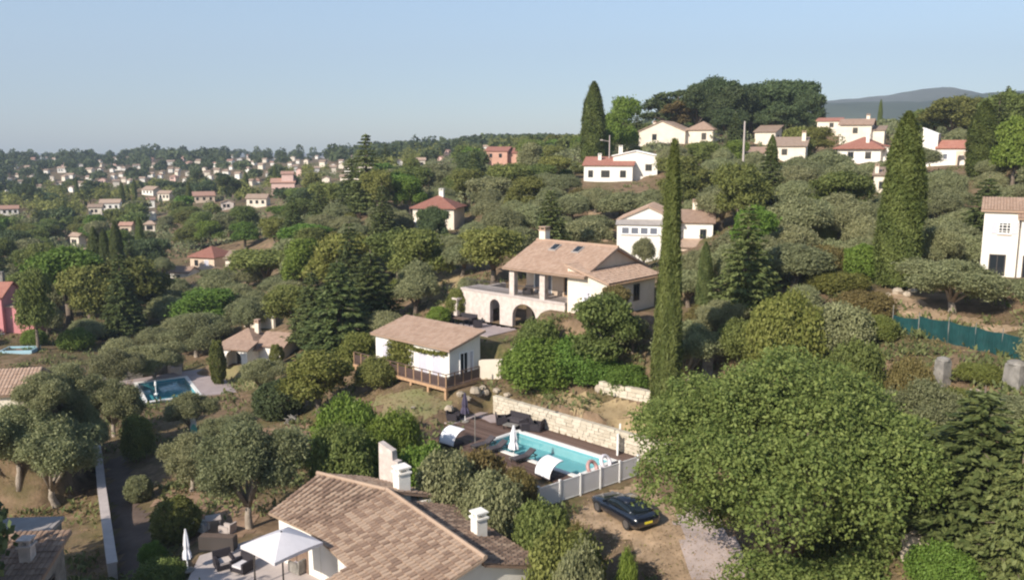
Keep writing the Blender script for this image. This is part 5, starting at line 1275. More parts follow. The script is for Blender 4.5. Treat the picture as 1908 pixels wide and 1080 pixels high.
# ------------------------------------------------------------------ right-hand slope: net fence, stone gate pillars, poles
nf = thing('net_fence', 'teal windbreak net fence along the olive terrace', 'fence', tuple(G(1665, 612)))
fpts = [G(px, py) for px, py in ((1662, 614), (1710, 628), (1765, 640), (1815, 652), (1865, 664), (1925, 676))]
ox, oy, oz = nf.location
for i, p in enumerate(fpts):
    m = MB(); m.tube([(p[0] - ox, p[1] - oy, p[2] - oz - .3), (p[0] - ox, p[1] - oy, p[2] - oz + 1.7)], .03, 6); m.build('stake', M_greystone, nf)
    if i < len(fpts) - 1:
        q = fpts[i + 1]; m = MB(); n = 8; hg = 1.45 if i else 1.0
        P = []
        for k in range(n + 1):
            f = k / n; c = p + (q - p) * f; sag = .10 * math.sin(math.pi * f); bl = .06 * math.sin(f * 9 + i)
            P.append(((c[0] - ox + bl, c[1] - oy + bl, c[2] - oz - .05), (c[0] - ox, c[1] - oy, c[2] - oz + hg + (.25 * f if i == 0 else 0) - sag)))
        for k in range(n):
            (a0, a1), (b0_, b1) = P[k], P[k + 1]; d = np.array([.012, -.012, 0])
            m.hexa([tuple(np.array(a0) + d), tuple(np.array(b0_) + d), tuple(np.array(b0_) - d), tuple(np.array(a0) - d), tuple(np.array(a1) + d), tuple(np.array(b1) + d), tuple(np.array(b1) - d), tuple(np.array(a1) - d)])
        m.build('net_panel', M_mesh, nf)
LAND.append(('the teal net fence', 1790, 635)); KEEP.append((1670, 605, 1908, 668, 59)); KEEP.append((1560, 540, 1700, 632, 58))
def pillar(label, px, py, Y, w, hgt):
    p = aty(px, py, Y); z = hh(p[0], p[1]); t = thing('stone_pillar', label, 'pillar', (p[0], p[1], z), .4)
    m = MB(); m.hexa([(-w, -w, -.5), (w, -w, -.5), (w, w, -.5), (-w, w, -.5), (-w * .85, -w * .85, hgt), (w * .85, -w * .85, hgt), (w * .85, w * .85, hgt), (-w * .85, w * .85, hgt)]); m.build('shaft', M_greystone, t)
    m = MB(); m.lathe([(w * 1.05, hgt + .002), (w * 1.0, hgt + .12), (w * .5, hgt + .2), (.05, hgt + .22)], 10); m.build('cap_stone', M_greystone, t)
pillar('tall grey stone pillar with ivy top standing below the net fence', 1755, 705, 48, .36, 1.6)
pillar('wide weathered stone pillar cut by the picture edge below the net fence', 1893, 720, 45, .52, 1.45)
pillar('grey gate pillar behind the slim cypress and big tree', 1320, 640, 62, .3, 2.3)
KEEP.append((1735, 645, 1780, 710, 47)); KEEP.append((1870, 660, 1908, 725, 45)); KEEP.append((1308, 585, 1380, 655, 60))
def pole(label, px, ptop, pbase, Y, r, mat, arm=False, name='utility_pole'):
    a = aty(px, ptop, Y); z = hh(a[0], a[1]); t = thing(name, label, 'pole', (a[0], a[1], z)); H_ = a[2] - z
    m = MB(); m.lathe([(r, -.5), (r * .6, H_)], 8); m.build('pole', mat, t)
    if arm: m = MB(); m.tube([(0, 0, H_ - 1.2), (-1.4, -.2, H_ - .9)], r * .35, 6); m.build('arm', mat, t); m = MB(); m.box(-1.8, -1.3, -.35, -.05, H_ - 1.0, H_ - .8); m.build('lamp_head', mat, t)
pole('tall pale utility pole standing among the houses uphill', 1388, 226, 305, 150, .22, M_concrete)
pole('pale street lamp pole beside the big hill cypress', 1136, 252, 290, 165, .14, M_concrete, True, 'street_lamp')
pole('short pale post on the valley side of the big hill cypress', 1086, 262, 290, 200, .3, M_concrete)
for px, lab in ((1079, 'white gate post at the foot of the sloping path'), (1109, 'white gate post closer to the olive hedge on the path')):
    g = G(px, 388); t = thing('gate_post', lab, 'gate post', tuple(g)); m = MB(); m.box(-.32, .32, -.32, .32, -.3, 1.5); m.build('shaft', M_white, t); m = MB(); m.box(-.42, .42, -.42, .42, 1.502, 1.65); m.build('cap', M_white, t)
KEEP.append((1070, 365, 1120, 392, 118)); KEEP.append((1380, 222, 1396, 306, 148))
# fence and white shed behind the dark conifers, left centre
gq = [G(457, 608), G(512, 612)]
low_wall('garden_wall', 'cream wall under the grey slatted fence behind the conifers', [tuple(gq[0][:2]), tuple(gq[1][:2])], 1.3, .3, M_cream)
sf = thing('slat_fence', 'grey slatted fence on a cream wall behind the conifers', 'fence', (gq[0][0], gq[0][1], float(gq[0][2]) + 1.3), math.atan2(gq[1][1] - gq[0][1], gq[1][0] - gq[0][0]))
Lf = math.hypot(gq[1][0] - gq[0][0], gq[1][1] - gq[0][1])
for k in range(int(Lf / .34)): m = MB(); m.box(k * .34, k * .34 + .3, -.02, .02, 0, 1.2); m.build('slat', M_shutter, sf)
m = MB(); m.box(0, Lf, -.05, -.022, .2, .28); m.box(0, Lf, -.05, -.022, .9, .98); m.build('fence_rail', M_shutter, sf)
KEEP.append((455, 565, 505, 612, 100))
# small pale pool at the left edge below the pink house
g = G(38, 655); pq = thing('plunge_pool', 'pale blue plunge pool below the pink house', 'pool', (g[0], g[1], float(g[2]) + .3), .1)
m = MB(); m.box(-1.7, 1.7, -1.1, 1.1, -.9, -.5); m.box(-1.85, -1.701, -1.25, 1.25, -.9, .05); m.box(1.701, 1.85, -1.25, 1.25, -.9, .05); m.box(-1.7, 1.7, -1.25, -1.101, -.9, .05); m.box(-1.7, 1.7, 1.101, 1.25, -.9, .05); m.build('basin', plain('pale_blue_liner', (0.32, 0.48, 0.55), .5, .06, .5, 0), pq)
m = MB(); m.poly([(-1.69, -1.09, -.06), (1.69, -1.09, -.06), (1.69, 1.09, -.06), (-1.69, 1.09, -.06)]); m.build('water', M_water, pq); KEEP.append((12, 636, 66, 662, 95))
# ------------------------------------------------------------------ vegetation
def unit(v): return v / np.maximum(np.linalg.norm(v, axis=-1, keepdims=True), 1e-9)
def leaf_quads(P, Nr, size, rng, elong=1.6, bias=.6, up=None):
    """diamond leaves at points P facing roughly Nr"""
    n = len(P); nn = unit(Nr * bias + rng.normal(size=(n, 3)) * .75)
    t = rng.normal(size=(n, 3)) if up is None else up + rng.normal(size=(n, 3)) * .35
    t = unit(t - nn * (t * nn).sum(-1, keepdims=True)); b = np.cross(nn, t)
    s = (size * rng.uniform(.65, 1.35, n))[:, None]
    V = np.stack([P - t * s * elong * .5, P + b * s * .5, P + t * s * elong * .5, P - b * s * .5], 1).reshape(-1, 3)
    return V, np.arange(n * 4).reshape(n, 4), rng.uniform(0, 1, n)
def sph(n, rng): return unit(rng.normal(size=(n, 3)))
def lobed(lobes, nclump, per, csig, size, rng, elong=1.6, low=-.55, inner=.2, bias=.6, droop=0.0, clip_bottom=True):
    """leaf clumps spread over and inside a set of ellipsoid lobes (cx,cy,cz,rx,ry,rz)"""
    lb = np.array(lobes); ar = (lb[:, 3] * lb[:, 4] + lb[:, 4] * lb[:, 5] + lb[:, 3] * lb[:, 5]); pr = ar / ar.sum()
    k = rng.choice(len(lb), nclump, p=pr); d = sph(nclump, rng)
    bad = d[:, 2] < low
    d[bad, 2] *= -1
    ph = rng.uniform(0, 6, 6)
    bump = 1 + .10 * np.sin(d[:, 0] * 5 + ph[0] + k) * np.sin(d[:, 1] * 5 + ph[1]) + .07 * np.sin(d[:, 2] * 9 + ph[2] + d[:, 0] * 7)
    rr = (1 - np.abs(rng.normal(0, inner, nclump))).clip(.2, 1.06) * bump
    C = lb[k, :3] + d * lb[k, 3:] * rr[:, None]
    nrm = unit(d / lb[k, 3:])
    P = np.repeat(C, per, 0) + rng.normal(size=(nclump * per, 3)) * csig * np.array([1, 1, .7])
    P[:, 2] -= droop * np.abs(rng.normal(size=len(P)))
    Nn = np.repeat(nrm, per, 0)
    V, F, _ = leaf_quads(P, Nn, np.full(len(P), size), rng, elong, bias)
    ct = rng.uniform(0, 1, nclump)
    tone = np.clip(np.repeat(ct, per) * .55 + rng.uniform(0, .45, len(P)), 0, 1)
    return V, F, tone
def limbs(mb, base_r, fork_z, ends, rng, lean=(0, 0), n=7, wob=.12):
    f = Vector((lean[0], lean[1], fork_z))
    mb.tube([(0, 0, -.6), (0, 0, 0), (lean[0] * .4 + rng.normal() * wob * .3, lean[1] * .4, fork_z * .5), tuple(f)], [base_r * 1.35, base_r * 1.15, base_r * .9, base_r * .8], n)
    for e in ends:
        e = Vector(e); m_ = f.lerp(e, .5) + Vector((rng.normal() * wob, rng.normal() * wob, .12))
        mb.tube([tuple(f - Vector((0, 0, .1))), tuple(m_), tuple(e)], [base_r * .6, base_r * .38, base_r * .12], 6)
PROTO = {}
def proto(name, crown, trunk_mb, leafm, barkm):
    V, F, T = crown
    lo, hi = V.min(0), V.max(0)
    q = np.quantile(V, [.01, .99], 0)
    PROTO[name] = dict(crown=array_mesh('crown', V, F, T, leafm), trunk=trunk_mb.mesh('trunk', barkm, True) if trunk_mb else None, w=float((q[1] - q[0])[:2].mean()), h=float(q[1][2]))
def make_protos():
    for i in range(4):      # rounded olive trees, middle distance
        r = np.random.default_rng(100 + i); lob = [(0, 0, 2.9, 1.7, 1.7, 1.35)]
        for k in range(5 + i % 2):
            a = 2 * math.pi * k / 5 + r.uniform(-.3, .3); lob.append((1.25 * math.cos(a), 1.25 * math.sin(a), 2.35 + r.uniform(-.25, .55), 1.1, 1.1, 1.0 + r.uniform(-.15, .2)))
        t = MB(); limbs(t, .24, 1.1, [(l[0] * .7, l[1] * .7, l[2]) for l in lob[1:]], r, (r.uniform(-.2, .2), r.uniform(-.2, .2)))
        proto('olive%d' % i, lobed(lob, 2500, 8, .15, .092, r, 2.2, inner=.15, bias=1.1), t, L_olive, M_bark)
    for i in range(3):      # near olive trees: open, several billows, fine leaves
        r = np.random.default_rng(140 + i); lob = [(0, 0, 3.6, 1.2, 1.2, .95)]
        for k in range(8):
            a = 2 * math.pi * k / 8 + r.uniform(-.35, .35); R = r.uniform(1.2, 2.1); lob.append((R * math.cos(a), R * math.sin(a), r.uniform(2.1, 3.6), r.uniform(.6, 1.0), r.uniform(.6, 1.0), r.uniform(.5, .8)))
        t = MB(); limbs(t, .19, 1.0, [(l[0] * .85, l[1] * .85, l[2]) for l in lob[1:]], r, (r.uniform(-.3, .3), r.uniform(-.3, .3)), 9, .2)
        proto('olive_near%d' % i, lobed(lob, 4400, 10, .17, .066, r, 2.6, inner=.32, low=-.8, droop=.08), t, L_olive, M_palebark)
    for i in range(4):      # broadleaf
        r = np.random.default_rng(200 + i); lob = [(0, 0, 5.4, 2.2, 2.2, 2.0)]
        for k in range(9):
            a = 2 * math.pi * k / 9 * 2 + r.uniform(-.3, .3); R = r.uniform(1.3, 2.3); z = r.uniform(2.6, 6.4); lob.append((R * math.cos(a), R * math.sin(a), z, r.uniform(1.0, 1.6), r.uniform(1.0, 1.6), r.uniform(.9, 1.4)))
        t = MB(); limbs(t, .3, 2.0, [(l[0] * .6, l[1] * .6, l[2]) for l in lob[1:6]], r)
        proto('broad%d' % i, lobed(lob, 1500, 8, .24, .21, r, 1.5, inner=.18, bias=1.0), t, L_broad, M_bark)
    for i in range(3):      # dark oaks: heavy domes
        r = np.random.default_rng(240 + i); lob = [(0, 0, 6.6, 3.6, 3.6, 2.9)]
        for k in range(12):
            a = 2.4 * k + r.uniform(-.3, .3); R = r.uniform(2.2, 4.0); z = r.uniform(4.0, 9.0) - R * .3; lob.append((R * math.cos(a), R * math.sin(a), z, r.uniform(1.3, 2.0), r.uniform(1.3, 2.0), r.uniform(1.1, 1.6)))
        t = MB(); limbs(t, .5, 2.6, [(l[0] * .7, l[1] * .7, l[2]) for l in lob[1:8]], r)
        proto('oak%d' % i, lobed(lob, 2200, 9, .32, .30, r, 1.4, inner=.18, bias=1.0), t, L_oak, M_bark)
    for i in range(2):      # airy pine
        r = np.random.default_rng(260 + i); lob = []
        for k in range(13):
            a = 2.4 * k; R = r.uniform(.3, 2.8); z = r.uniform(4.5, 9.5); lob.append((R * math.cos(a), R * math.sin(a), z, r.uniform(.8, 1.4), r.uniform(.8, 1.4), r.uniform(.45, .8)))
        t = MB(); limbs(t, .3, 4.5, [(l[0] * .9, l[1] * .9, l[2]) for l in lob], r)
        proto('pine%d' % i, lobed(lob, 700, 9, .22, .24, r, 2.0, inner=.3), t, L_oak, M_bark)
    for i in range(3):      # bushes reaching the ground
        r = np.random.default_rng(300 + i); lob = [(0, 0, .75, 1.0, 1.0, .75)]
        for k in range(5):
            a = 2 * math.pi * k / 5 + r.uniform(-.4, .4); lob.append((.65 * math.cos(a), .65 * math.sin(a), r.uniform(.45, .8), .55, .55, r.uniform(.45, .75)))
        t = MB(); limbs(t, .06, .25, [(l[0] * .6, l[1] * .6, l[2]) for l in lob[1:]], r, wob=.04)
        proto('bush%d' % i, lobed(lob, 2600, 7, .085, .058, r, 1.7, inner=.14, low=-.7, bias=.95), t, L_broad, M_bark)
    r = np.random.default_rng(330)      # clipped round bush
    t = MB(); limbs(t, .08, .3, [(.4, 0, .8), (-.4, .1, .8), (0, -.3, .9)], r, wob=.04)
    proto('clipped', lobed([(0, 0, .92, 1.0, 1.0, .95)], 2000, 7, .05, .07, r, 1.5, inner=.05, low=-.9), t, L_broad, M_bark)
    for i in range(2):      # slender cypress (radius .5, height 10)
        r = np.random.default_rng(400 + i); n = 30000
        z = r.uniform(0.02, 1, n) ** .92; prof = np.sin(np.clip(z * 1.04 + .0, 0, 1) ** .62 * math.pi) ** .55 * (1 - z) ** .12
        prof = np.interp(z, [0, .04, .2, .45, .7, .85, .95, 1], [.55, .8, 1, .97, .8, .55, .26, .03])
        a = r.uniform(0, 2 * math.pi, n); ph = r.uniform(0, 6, 4)
        lump = 1 + .07 * np.sin(a * 3 + 2.2 * np.sin(z * 8) + ph[0]) + .055 * np.sin(a * 7 + z * 13 + ph[1]) + .05 * np.sin(z * 38 + a * 2 + ph[2]) * (z > .3)
        rad = prof * lump * (1 - np.abs(r.normal(0, .14, n)).clip(0, .7)) + np.where(r.uniform(size=n) < .03, r.uniform(0, .22, n), 0)
        P = np.stack([rad * np.cos(a) * .62, rad * np.sin(a) * .62, z * 10], -1)
        Nn = np.stack([np.cos(a), np.sin(a), np.full(n, .25)], -1)
        V, F, T = leaf_quads(P, Nn, np.full(n, .045), r, 5.0, 1.2, up=np.stack([np.cos(a) * .25, np.sin(a) * .25, np.ones(n)], -1))
        T = np.clip(.5 + .25 * np.sin(a * 3 + z * 22 + ph[0]) + r.normal(0, .2, n), 0, 1)
        t = MB(); t.tube([(0, 0, -.6), (0, 0, .5), (0, 0, 9.5)], [.16, .13, .01], 7)
        proto('cypress%d' % i, (V, F, T), t, L_cypress, M_bark)
    r = np.random.default_rng(420); n = 38000      # very slim tall cypress, tapering all the way
    z = r.uniform(0.01, 1, n) ** .85; prof = np.interp(z, [0, .05, .3, .6, .85, .96, 1], [.8, .98, 1.0, .68, .42, .2, .03]); a = r.uniform(0, 2 * math.pi, n)
    strand = 1 + .07 * np.sin(a * 4 + 2.0 * np.sin(z * 9)) + .05 * np.sin(a * 9 + z * 17) + .03 * np.sin(z * 60 + a * 2)
    rad = prof * strand * (1 - np.abs(r.normal(0, .13, n)).clip(0, .6)) + np.where(r.uniform(size=n) < .02, r.uniform(0, .22, n), 0)
    P = np.stack([rad * np.cos(a) * .5, rad * np.sin(a) * .5, z * 10], -1); Nn = np.stack([np.cos(a), np.sin(a), np.full(n, .25)], -1)
    V, F, T = leaf_quads(P, Nn, np.full(n, .04), r, 6.0, 1.2, up=np.stack([np.cos(a) * .2, np.sin(a) * .2, np.ones(n)], -1)); T = np.clip(.5 + .3 * np.sin(a * 4 + 2.0 * np.sin(z * 9)) + r.normal(0, .2, n), 0, 1)
    t = MB(); t.tube([(0, 0, -.6), (0, 0, .5), (0, 0, 9.5)], [.16, .13, .01], 7); proto('cypress_slim', (V, F, T), t, L_cypress, M_bark)
    for i in range(3):      # layered conifer (height 10, radius 3)
        r = np.random.default_rng(440 + i); P = []; Nn = []; U = []; t = MB(); t.tube([(0, 0, -.6), (0, 0, 3), (0, 0, 9.8)], [.3, .24, .02], 8)
        zz = .7
        while zz < 9.7:
            f = zz / 10; R = 3.0 * (1 - f) ** .75 * r.uniform(.85, 1.1) + .08; nb = max(5, int(11 * (1 - f) + 4)); a0 = r.uniform(0, 6)
            for k in range(nb):
                a = a0 + 2 * math.pi * k / nb + r.normal(0, .12); Rb = R * r.uniform(.8, 1.12)
                m_ = int(26 * Rb + 10); s_ = r.uniform(.08, 1, m_) ** .75; side = r.normal(0, .16, m_) * (1.15 - s_ * .5) * Rb * .75
                x = s_ * Rb; z = zz - .16 * x + .045 * x * x + r.normal(0, .05, m_)
                P.append(np.stack([x * math.cos(a) - side * math.sin(a), x * math.sin(a) + side * math.cos(a), z], -1)); Nn.append(np.tile([.2 * math.cos(a), .2 * math.sin(a), 1.0], (m_, 1))); U.append(np.tile([math.cos(a), math.sin(a), -.1], (m_, 1)))
            if zz < 6: 
                for k in range(0, nb, 2): a = a0 + 2 * math.pi * k / nb; t.tube([(0, 0, zz), (R * .8 * math.cos(a), R * .8 * math.sin(a), zz - .1 * R)], [.06, .015], 4, False)
            zz += r.uniform(.36, .5)
        P = np.concatenate(P); Nn = np.concatenate(Nn); U = np.concatenate(U)
        V, F, T = leaf_quads(P, Nn, np.full(len(P), .17), r, 2.4, 1.3, up=U)
        proto('conifer%d' % i, (V, F, T), t, L_conifer, M_bark)
    for i in range(3):      # far crowns, few large leaves
        r = np.random.default_rng(500 + i); lob = [(0, 0, 4.0, 2.4, 2.4, 2.3)] + [(1.7 * math.cos(2.1 * k), 1.7 * math.sin(2.1 * k), r.uniform(2.8, 5.2), 1.3, 1.3, 1.2) for k in range(4)]
        t = MB(); t.tube([(0, 0, -.8), (0, 0, 3.5)], [.3, .15], 5)
        proto('far%d' % i, lobed(lob, 230, 5, .35, .5, r, 1.3, inner=.15), t, L_broad, M_bark)
make_protos()
TREES = []
CAT = {'olive_tree': 'olive tree', 'oak_tree': 'oak', 'cypress_tree': 'cypress', 'conifer_tree': 'conifer', 'pine_tree': 'pine', 'broadleaf_tree': 'tree', 'bush': 'bush', 'clipped_bush': 'bush', 'shrub': 'shrub'}
def plant(kind, pname, x, y, z, w, hgt, label=None, group=None, rot=None, leafm=None, tilt=None, parts=True, barkm=None):
    p = PROTO[pname]; s = w / p['w']; sz = hgt / p['h']
    root = thing(kind, label or kind, CAT.get(kind, 'tree'), (x, y, z), random.uniform(0, 6.28) if rot is None else rot, group, (s, s, sz))
    if tilt: root.rotation_euler = (tilt[0], tilt[1], root.rotation_euler[2])
    if parts and p['trunk'] is not None:
        t = link('trunk', p['trunk'], root)
        if barkm: t.material_slots[0].link = 'OBJECT'; t.material_slots[0].material = barkm
    c = link('crown', p['crown'], root)
    if leafm: c.material_slots[0].link = 'OBJECT'; c.material_slots[0].material = leafm
    TREES.append(dict(o=root, kind=kind, x=x, y=y, z=z, w=w, h=hgt, named=label is not None))
    return root
PLACED = []       # (x, y, r)
def tree(kind, pname, px, ytop, wpx, Y, label, leafm=None, pbase=None, tilt=None, barkm=None):
    """a tree seen in the photo: crown centre column px, top row ytop, width in px, distance Y; stands on the ground there"""
    a = aty(px, ytop, Y); z = hh(a[0], a[1]) if pbase is None else float(aty(px, pbase, Y)[2])
    w = wpx * Y / FPX; hgt = max(a[2] - z, .35 * w)
    PLACED.append((a[0], a[1], w / 2))
    return plant(kind, pname, a[0], a[1], z, w, hgt, label, None, None, leafm, tilt, True, barkm)

# the big broad tree at the right, modelled on its own
r = np.random.default_rng(77); bc = aty(1466, 850, 37.5); bx, by = bc[0], bc[1]; bz = hh(bx, by); top = aty(1430, 640, 39)[2] - bz
lob = [(0, 0, top - 3.0, 3.6, 3.6, 2.9)]
for k in range(30):
    a = 2.4 * k; R = 1.4 + 4.7 * math.sqrt((k + .5) / 30); zc = top - 1.8 - .095 * R * R + r.uniform(-.6, .5); lob.append((R * math.cos(a), R * math.sin(a), max(zc, 1.6), r.uniform(1.2, 1.9), r.uniform(1.2, 1.9), r.uniform(1.0, 1.6)))
for k in range(26):
    a = 2 * math.pi * k / 26 + r.uniform(-.1, .1)
    if -math.cos(a) > .75: continue
    for zl, R in ((.9, 5.0), (2.2, 5.5), (1.6, 3.9), (3.4, 4.6)):
        if math.cos(a) < .45 and R > 3.8 and zl < 3.2: continue
        lob.append((R * math.cos(a), R * math.sin(a), zl + r.uniform(-.3, .4), 1.25, 1.25, 1.2))
t = MB(); limbs(t, .5, 2.2, [(l[0] * .8, l[1] * .8, l[2]) for l in lob[1:18]], r, (.2, .1), 10, .3)
V, F, T = lobed(lob, 21000, 9, .20, .105, r, 1.6, inner=.17, low=-.7, droop=.05, bias=.55)
PROTO['big'] = dict(crown=array_mesh('crown', V, F, T, L_big), trunk=t.mesh('trunk', M_bark, True), w=14.0, h=top)
plant('broadleaf_tree', 'big', bx, by, bz, 14.5, top, 'huge broad green tree spreading over the lane beside the black car', rot=0.0)
PLACED.append((bx, by, 8.5)); LAND.append(('the huge tree over the lane', 1460, 850))

# ---- trees singled out in the photograph
T_ = tree
def TB(kind, pname, px, ytop, wpx, ybase, label, leafm=None, barkm=None):
    """the same with the foot of the tree seen at row ybase"""
    return tree(kind, pname, px, ytop, wpx, float(G(px, ybase)[1]), label, leafm, None, None, barkm)
T_('cypress_tree', 'cypress_slim', 1254, 268, 54, 58, 'very tall slim cypress in front of the white two-storey house', tilt=(0, math.radians(1.6)))
T_('cypress_tree', 'cypress1', 1694, 212, 78, 70, 'tall broad cypress at the head of the olive terrace')
T_('cypress_tree', 'cypress0', 1107, 154, 44, 176, 'big dark cypress against the sky behind the red-fronted white house')
T_('cypress_tree', 'cypress1', 1440, 252, 22, 135, 'thin cypress standing in front of the tan-roofed houses')
T_('cypress_tree', 'cypress0', 1838, 190, 52, 128, 'broad cypress behind the white house with the pointed wall')
T_('cypress_tree', 'cypress1', 1642, 186, 9, 290, 'far thin cypress against the mountain')
T_('cypress_tree', 'cypress0', 1316, 452, 30, 72, 'small dark cypress just behind the grey gate pillar', L_conifer)
for px, yt, w, lab in ((173, 424, 30, 'first cypress of the dark trio, the one beside the bright green tree'), (192, 428, 26, 'middle cypress of the dark trio'), (213, 414, 28, 'tallest cypress of the dark trio')): T_('cypress_tree', 'cypress0', px, yt, w, 150, lab, L_conifer)
T_('cypress_tree', 'cypress1', 258, 404, 18, 185, 'slim cypress between the dark trio and the red far roof'); T_('cypress_tree', 'cypress0', 118, 374, 11, 300, 'lone thin cypress in the valley wood')
T_('conifer_tree', 'conifer0', 681, 258, 80, 165, 'tall dark conifer rising above the skyline'); T_('conifer_tree', 'conifer1', 655, 300, 60, 172, 'shorter conifer tucked beside the tall dark one')
T_('conifer_tree', 'conifer2', 1396, 398, 120, 68, 'dark layered fir below the pale green shrub'); T_('broadleaf_tree', 'broad1', 1408, 388, 70, 80, 'pale green feathery tree behind the layered fir', L_bright)
T_('conifer_tree', 'conifer0', 628, 498, 140, 84, 'big feathery dark conifer beside the white pool house'); T_('conifer_tree', 'conifer1', 690, 478, 110, 90, 'big dark conifer behind the pool cabin'); T_('conifer_tree', 'conifer2', 580, 516, 88, 94, 'bushy dark conifer above the grey slatted fence')
T_('conifer_tree', 'conifer1', 1835, 742, 250, 34, 'large layered conifer in the corner below the stone pillars'); T_('conifer_tree', 'conifer2', 1915, 800, 170, 31, 'second layered conifer cut by the edge of the picture')
for px, yt, w, Y, pn, lab in ((1302, 163, 78, 214, 'oak1', 'dark oak beside the airy pine on the hilltop'), (1333, 149, 84, 216, 'oak0', 'tallest dark oak on the hilltop'), (1368, 166, 80, 210, 'oak2', 'dark oak next to the tallest hilltop oak'), (1402, 160, 86, 218, 'oak1', 'dark oak in the middle of the hilltop clump'), (1440, 156, 84, 214, 'oak0', 'dark oak past the middle of the hilltop clump'), (1478, 153, 82, 216, 'oak2', 'broad dark oak at the mountain end of the hilltop clump'), (1508, 172, 56, 208, 'oak0', 'smaller oak at the edge of the hilltop clump'), (1355, 205, 70, 204, 'oak1', 'low oak in front of the hilltop clump'), (1455, 200, 80, 205, 'oak2', 'low broad oak in front of the mountain end of the clump')): T_('oak_tree', pn, px, yt, w, Y, lab)
T_('pine_tree', 'pine0', 1238, 172, 78, 218, 'airy dark pine behind the cream hilltop house'); T_('pine_tree', 'pine1', 1272, 192, 60, 214, 'rust-tinged pine just behind the cream hilltop roof', L_rust)
T_('broadleaf_tree', 'broad0', 1160, 184, 56, 190, 'bright green tree next to the big hill cypress', L_bright)
for px, yt, w, Y, pn, lab in ((1782, 184, 105, 185, 'oak1', 'dark oak above the red-roofed white wing'), (1880, 176, 90, 150, 'oak0', 'tall green oak above the bright leafy corner tree'), (1740, 205, 60, 190, 'oak2', 'small oak beside the broad cypress tip')): T_('oak_tree', pn, px, yt, w, Y, lab, L_broad)
T_('broadleaf_tree', 'broad2', 1898, 222, 70, 118, 'bright leafy tree in the upper corner', L_bright); T_('broadleaf_tree', 'broad3', 1520, 238, 55, 180, 'yellow-green tree under the hilltop oaks', L_yellow)
T_('broadleaf_tree', 'broad1', 118, 466, 120, 122, 'bright green leafy tree in front of the dark trio of cypresses', L_bright); T_('broadleaf_tree', 'broad0', 242, 484, 125, 124, 'big rounded dark tree next to the bright leafy one'); T_('broadleaf_tree', 'broad2', 58, 505, 60, 102, 'green tree in front of the pink house wall'); T_('broadleaf_tree', 'broad3', 160, 500, 90, 118, 'mid green tree between the bright and the dark rounded ones'); T_('broadleaf_tree', 'broad2', 380, 540, 110, 118, 'fresh green tree above the flat olive trees', L_bright); T_('broadleaf_tree', 'broad1', 495, 468, 130, 135, 'grey-green full tree next to the cream low house'); T_('broadleaf_tree', 'broad0', 575, 420, 100, 150, 'bright green tree above the conifers', L_bright)
T_('oak_tree', 'oak0', 806, 388, 55, 140, 'dark round tree in front of the red-brown roofed house')
T_('broadleaf_tree', 'broad0', 1128, 552, 116, 67, 'full green tree in front of the villa wing'); T_('broadleaf_tree', 'broad1', 1150, 534, 46, 69, 'small rusty crown before the villa wing corner', L_rust)
T_('bush', 'clipped', 851, 540, 40, 84, 'clipped round bush beside the pale villa wall'); T_('bush', 'clipped', 817, 572, 44, 80, 'low clipped bush behind the pool cabin roof', L_bright)
T_('clipped_bush', 'clipped', 518, 712, 92, 72, 'dark green clipped dome on the garden soil', L_oak); T_('clipped_bush', 'clipped', 403, 636, 30, 88, 'clipped egg-shaped bush at the pool house porch'); T_('clipped_bush', 'clipped', 514, 642, 26, 90, 'small clipped bush at the far end of the pool house')
T_('broadleaf_tree', 'broad3', 590, 658, 120, 70, 'yellowish green tree on the valley side of the cabin lawn', L_yellow); T_('broadleaf_tree', 'broad2', 662, 622, 70, 76, 'light green tree at the valley end of the timber deck', L_yellow); T_('bush', 'bush0', 702, 668, 75, 71, 'dense shrub under the valley end of the timber deck')
T_('bush', 'bush1', 1000, 600, 80, 70, 'green shrub before the big arch', L_broad); T_('bush', 'bush2', 1000, 636, 130, 68, 'glossy green hedge bush beyond the cabin end wall', L_bright); T_('bush', 'bush0', 1075, 632, 110, 68, 'green hedge bush below the full tree', L_bright); T_('bush', 'bush1', 962, 655, 50, 69, 'low bush at the cabin wall end', L_broad)
T_('bush', 'bush2', 1115, 664, 100, 67, 'bright green hedge bush over the short rough wall', L_bright); T_('bush', 'bush0', 1168, 682, 80, 65, 'bright hedge bush next to the white gate', L_bright); T_('bush', 'bush1', 1028, 688, 40, 67.5, 'yellow bush at the start of the short rough wall', L_yellow)
T_('broadleaf_tree', 'broad2', 1180, 590, 60, 68, 'dull green shrub below the villa wing window', L_olive)
T_('olive_tree', 'olive_near0', 1782, 490, 165, 62, 'large olive tree with pale trunks above the net fence', barkm=M_palebark)
T_('olive_tree', 'olive_near1', 1895, 525, 80, 64, 'olive tree beside the white house with the gridded window'); T_('clipped_bush', 'clipped', 1612, 458, 80, 74, 'flat-topped clipped hedge beside the broad cypress', L_bright)
for i, (px, yt, w, Y, lab) in enumerate([(1490, 372, 115, 88, 'large olive tree above the dark layered fir'), (1598, 378, 105, 90, 'olive tree on the valley side of the broad cypress'), (1482, 458, 125, 72, 'grey-green olive tree in front of the layered fir'), (1780, 418, 100, 92, 'olive tree between the broad cypress and the gridded window'), (1345, 355, 80, 110, 'olive tree beside the brown roof wing'), (1200, 445, 38, 100, 'small pruned olive against the white two-storey wall'), (1300, 470, 70, 80, 'olive tree behind the slim tall cypress'), (1545, 285, 80, 140, 'olive tree below the red hipped roof'), (1130, 352, 0, 0, '')]):
    if w: T_('olive_tree', 'olive%d' % (i % 4), px, yt, w, Y, lab)
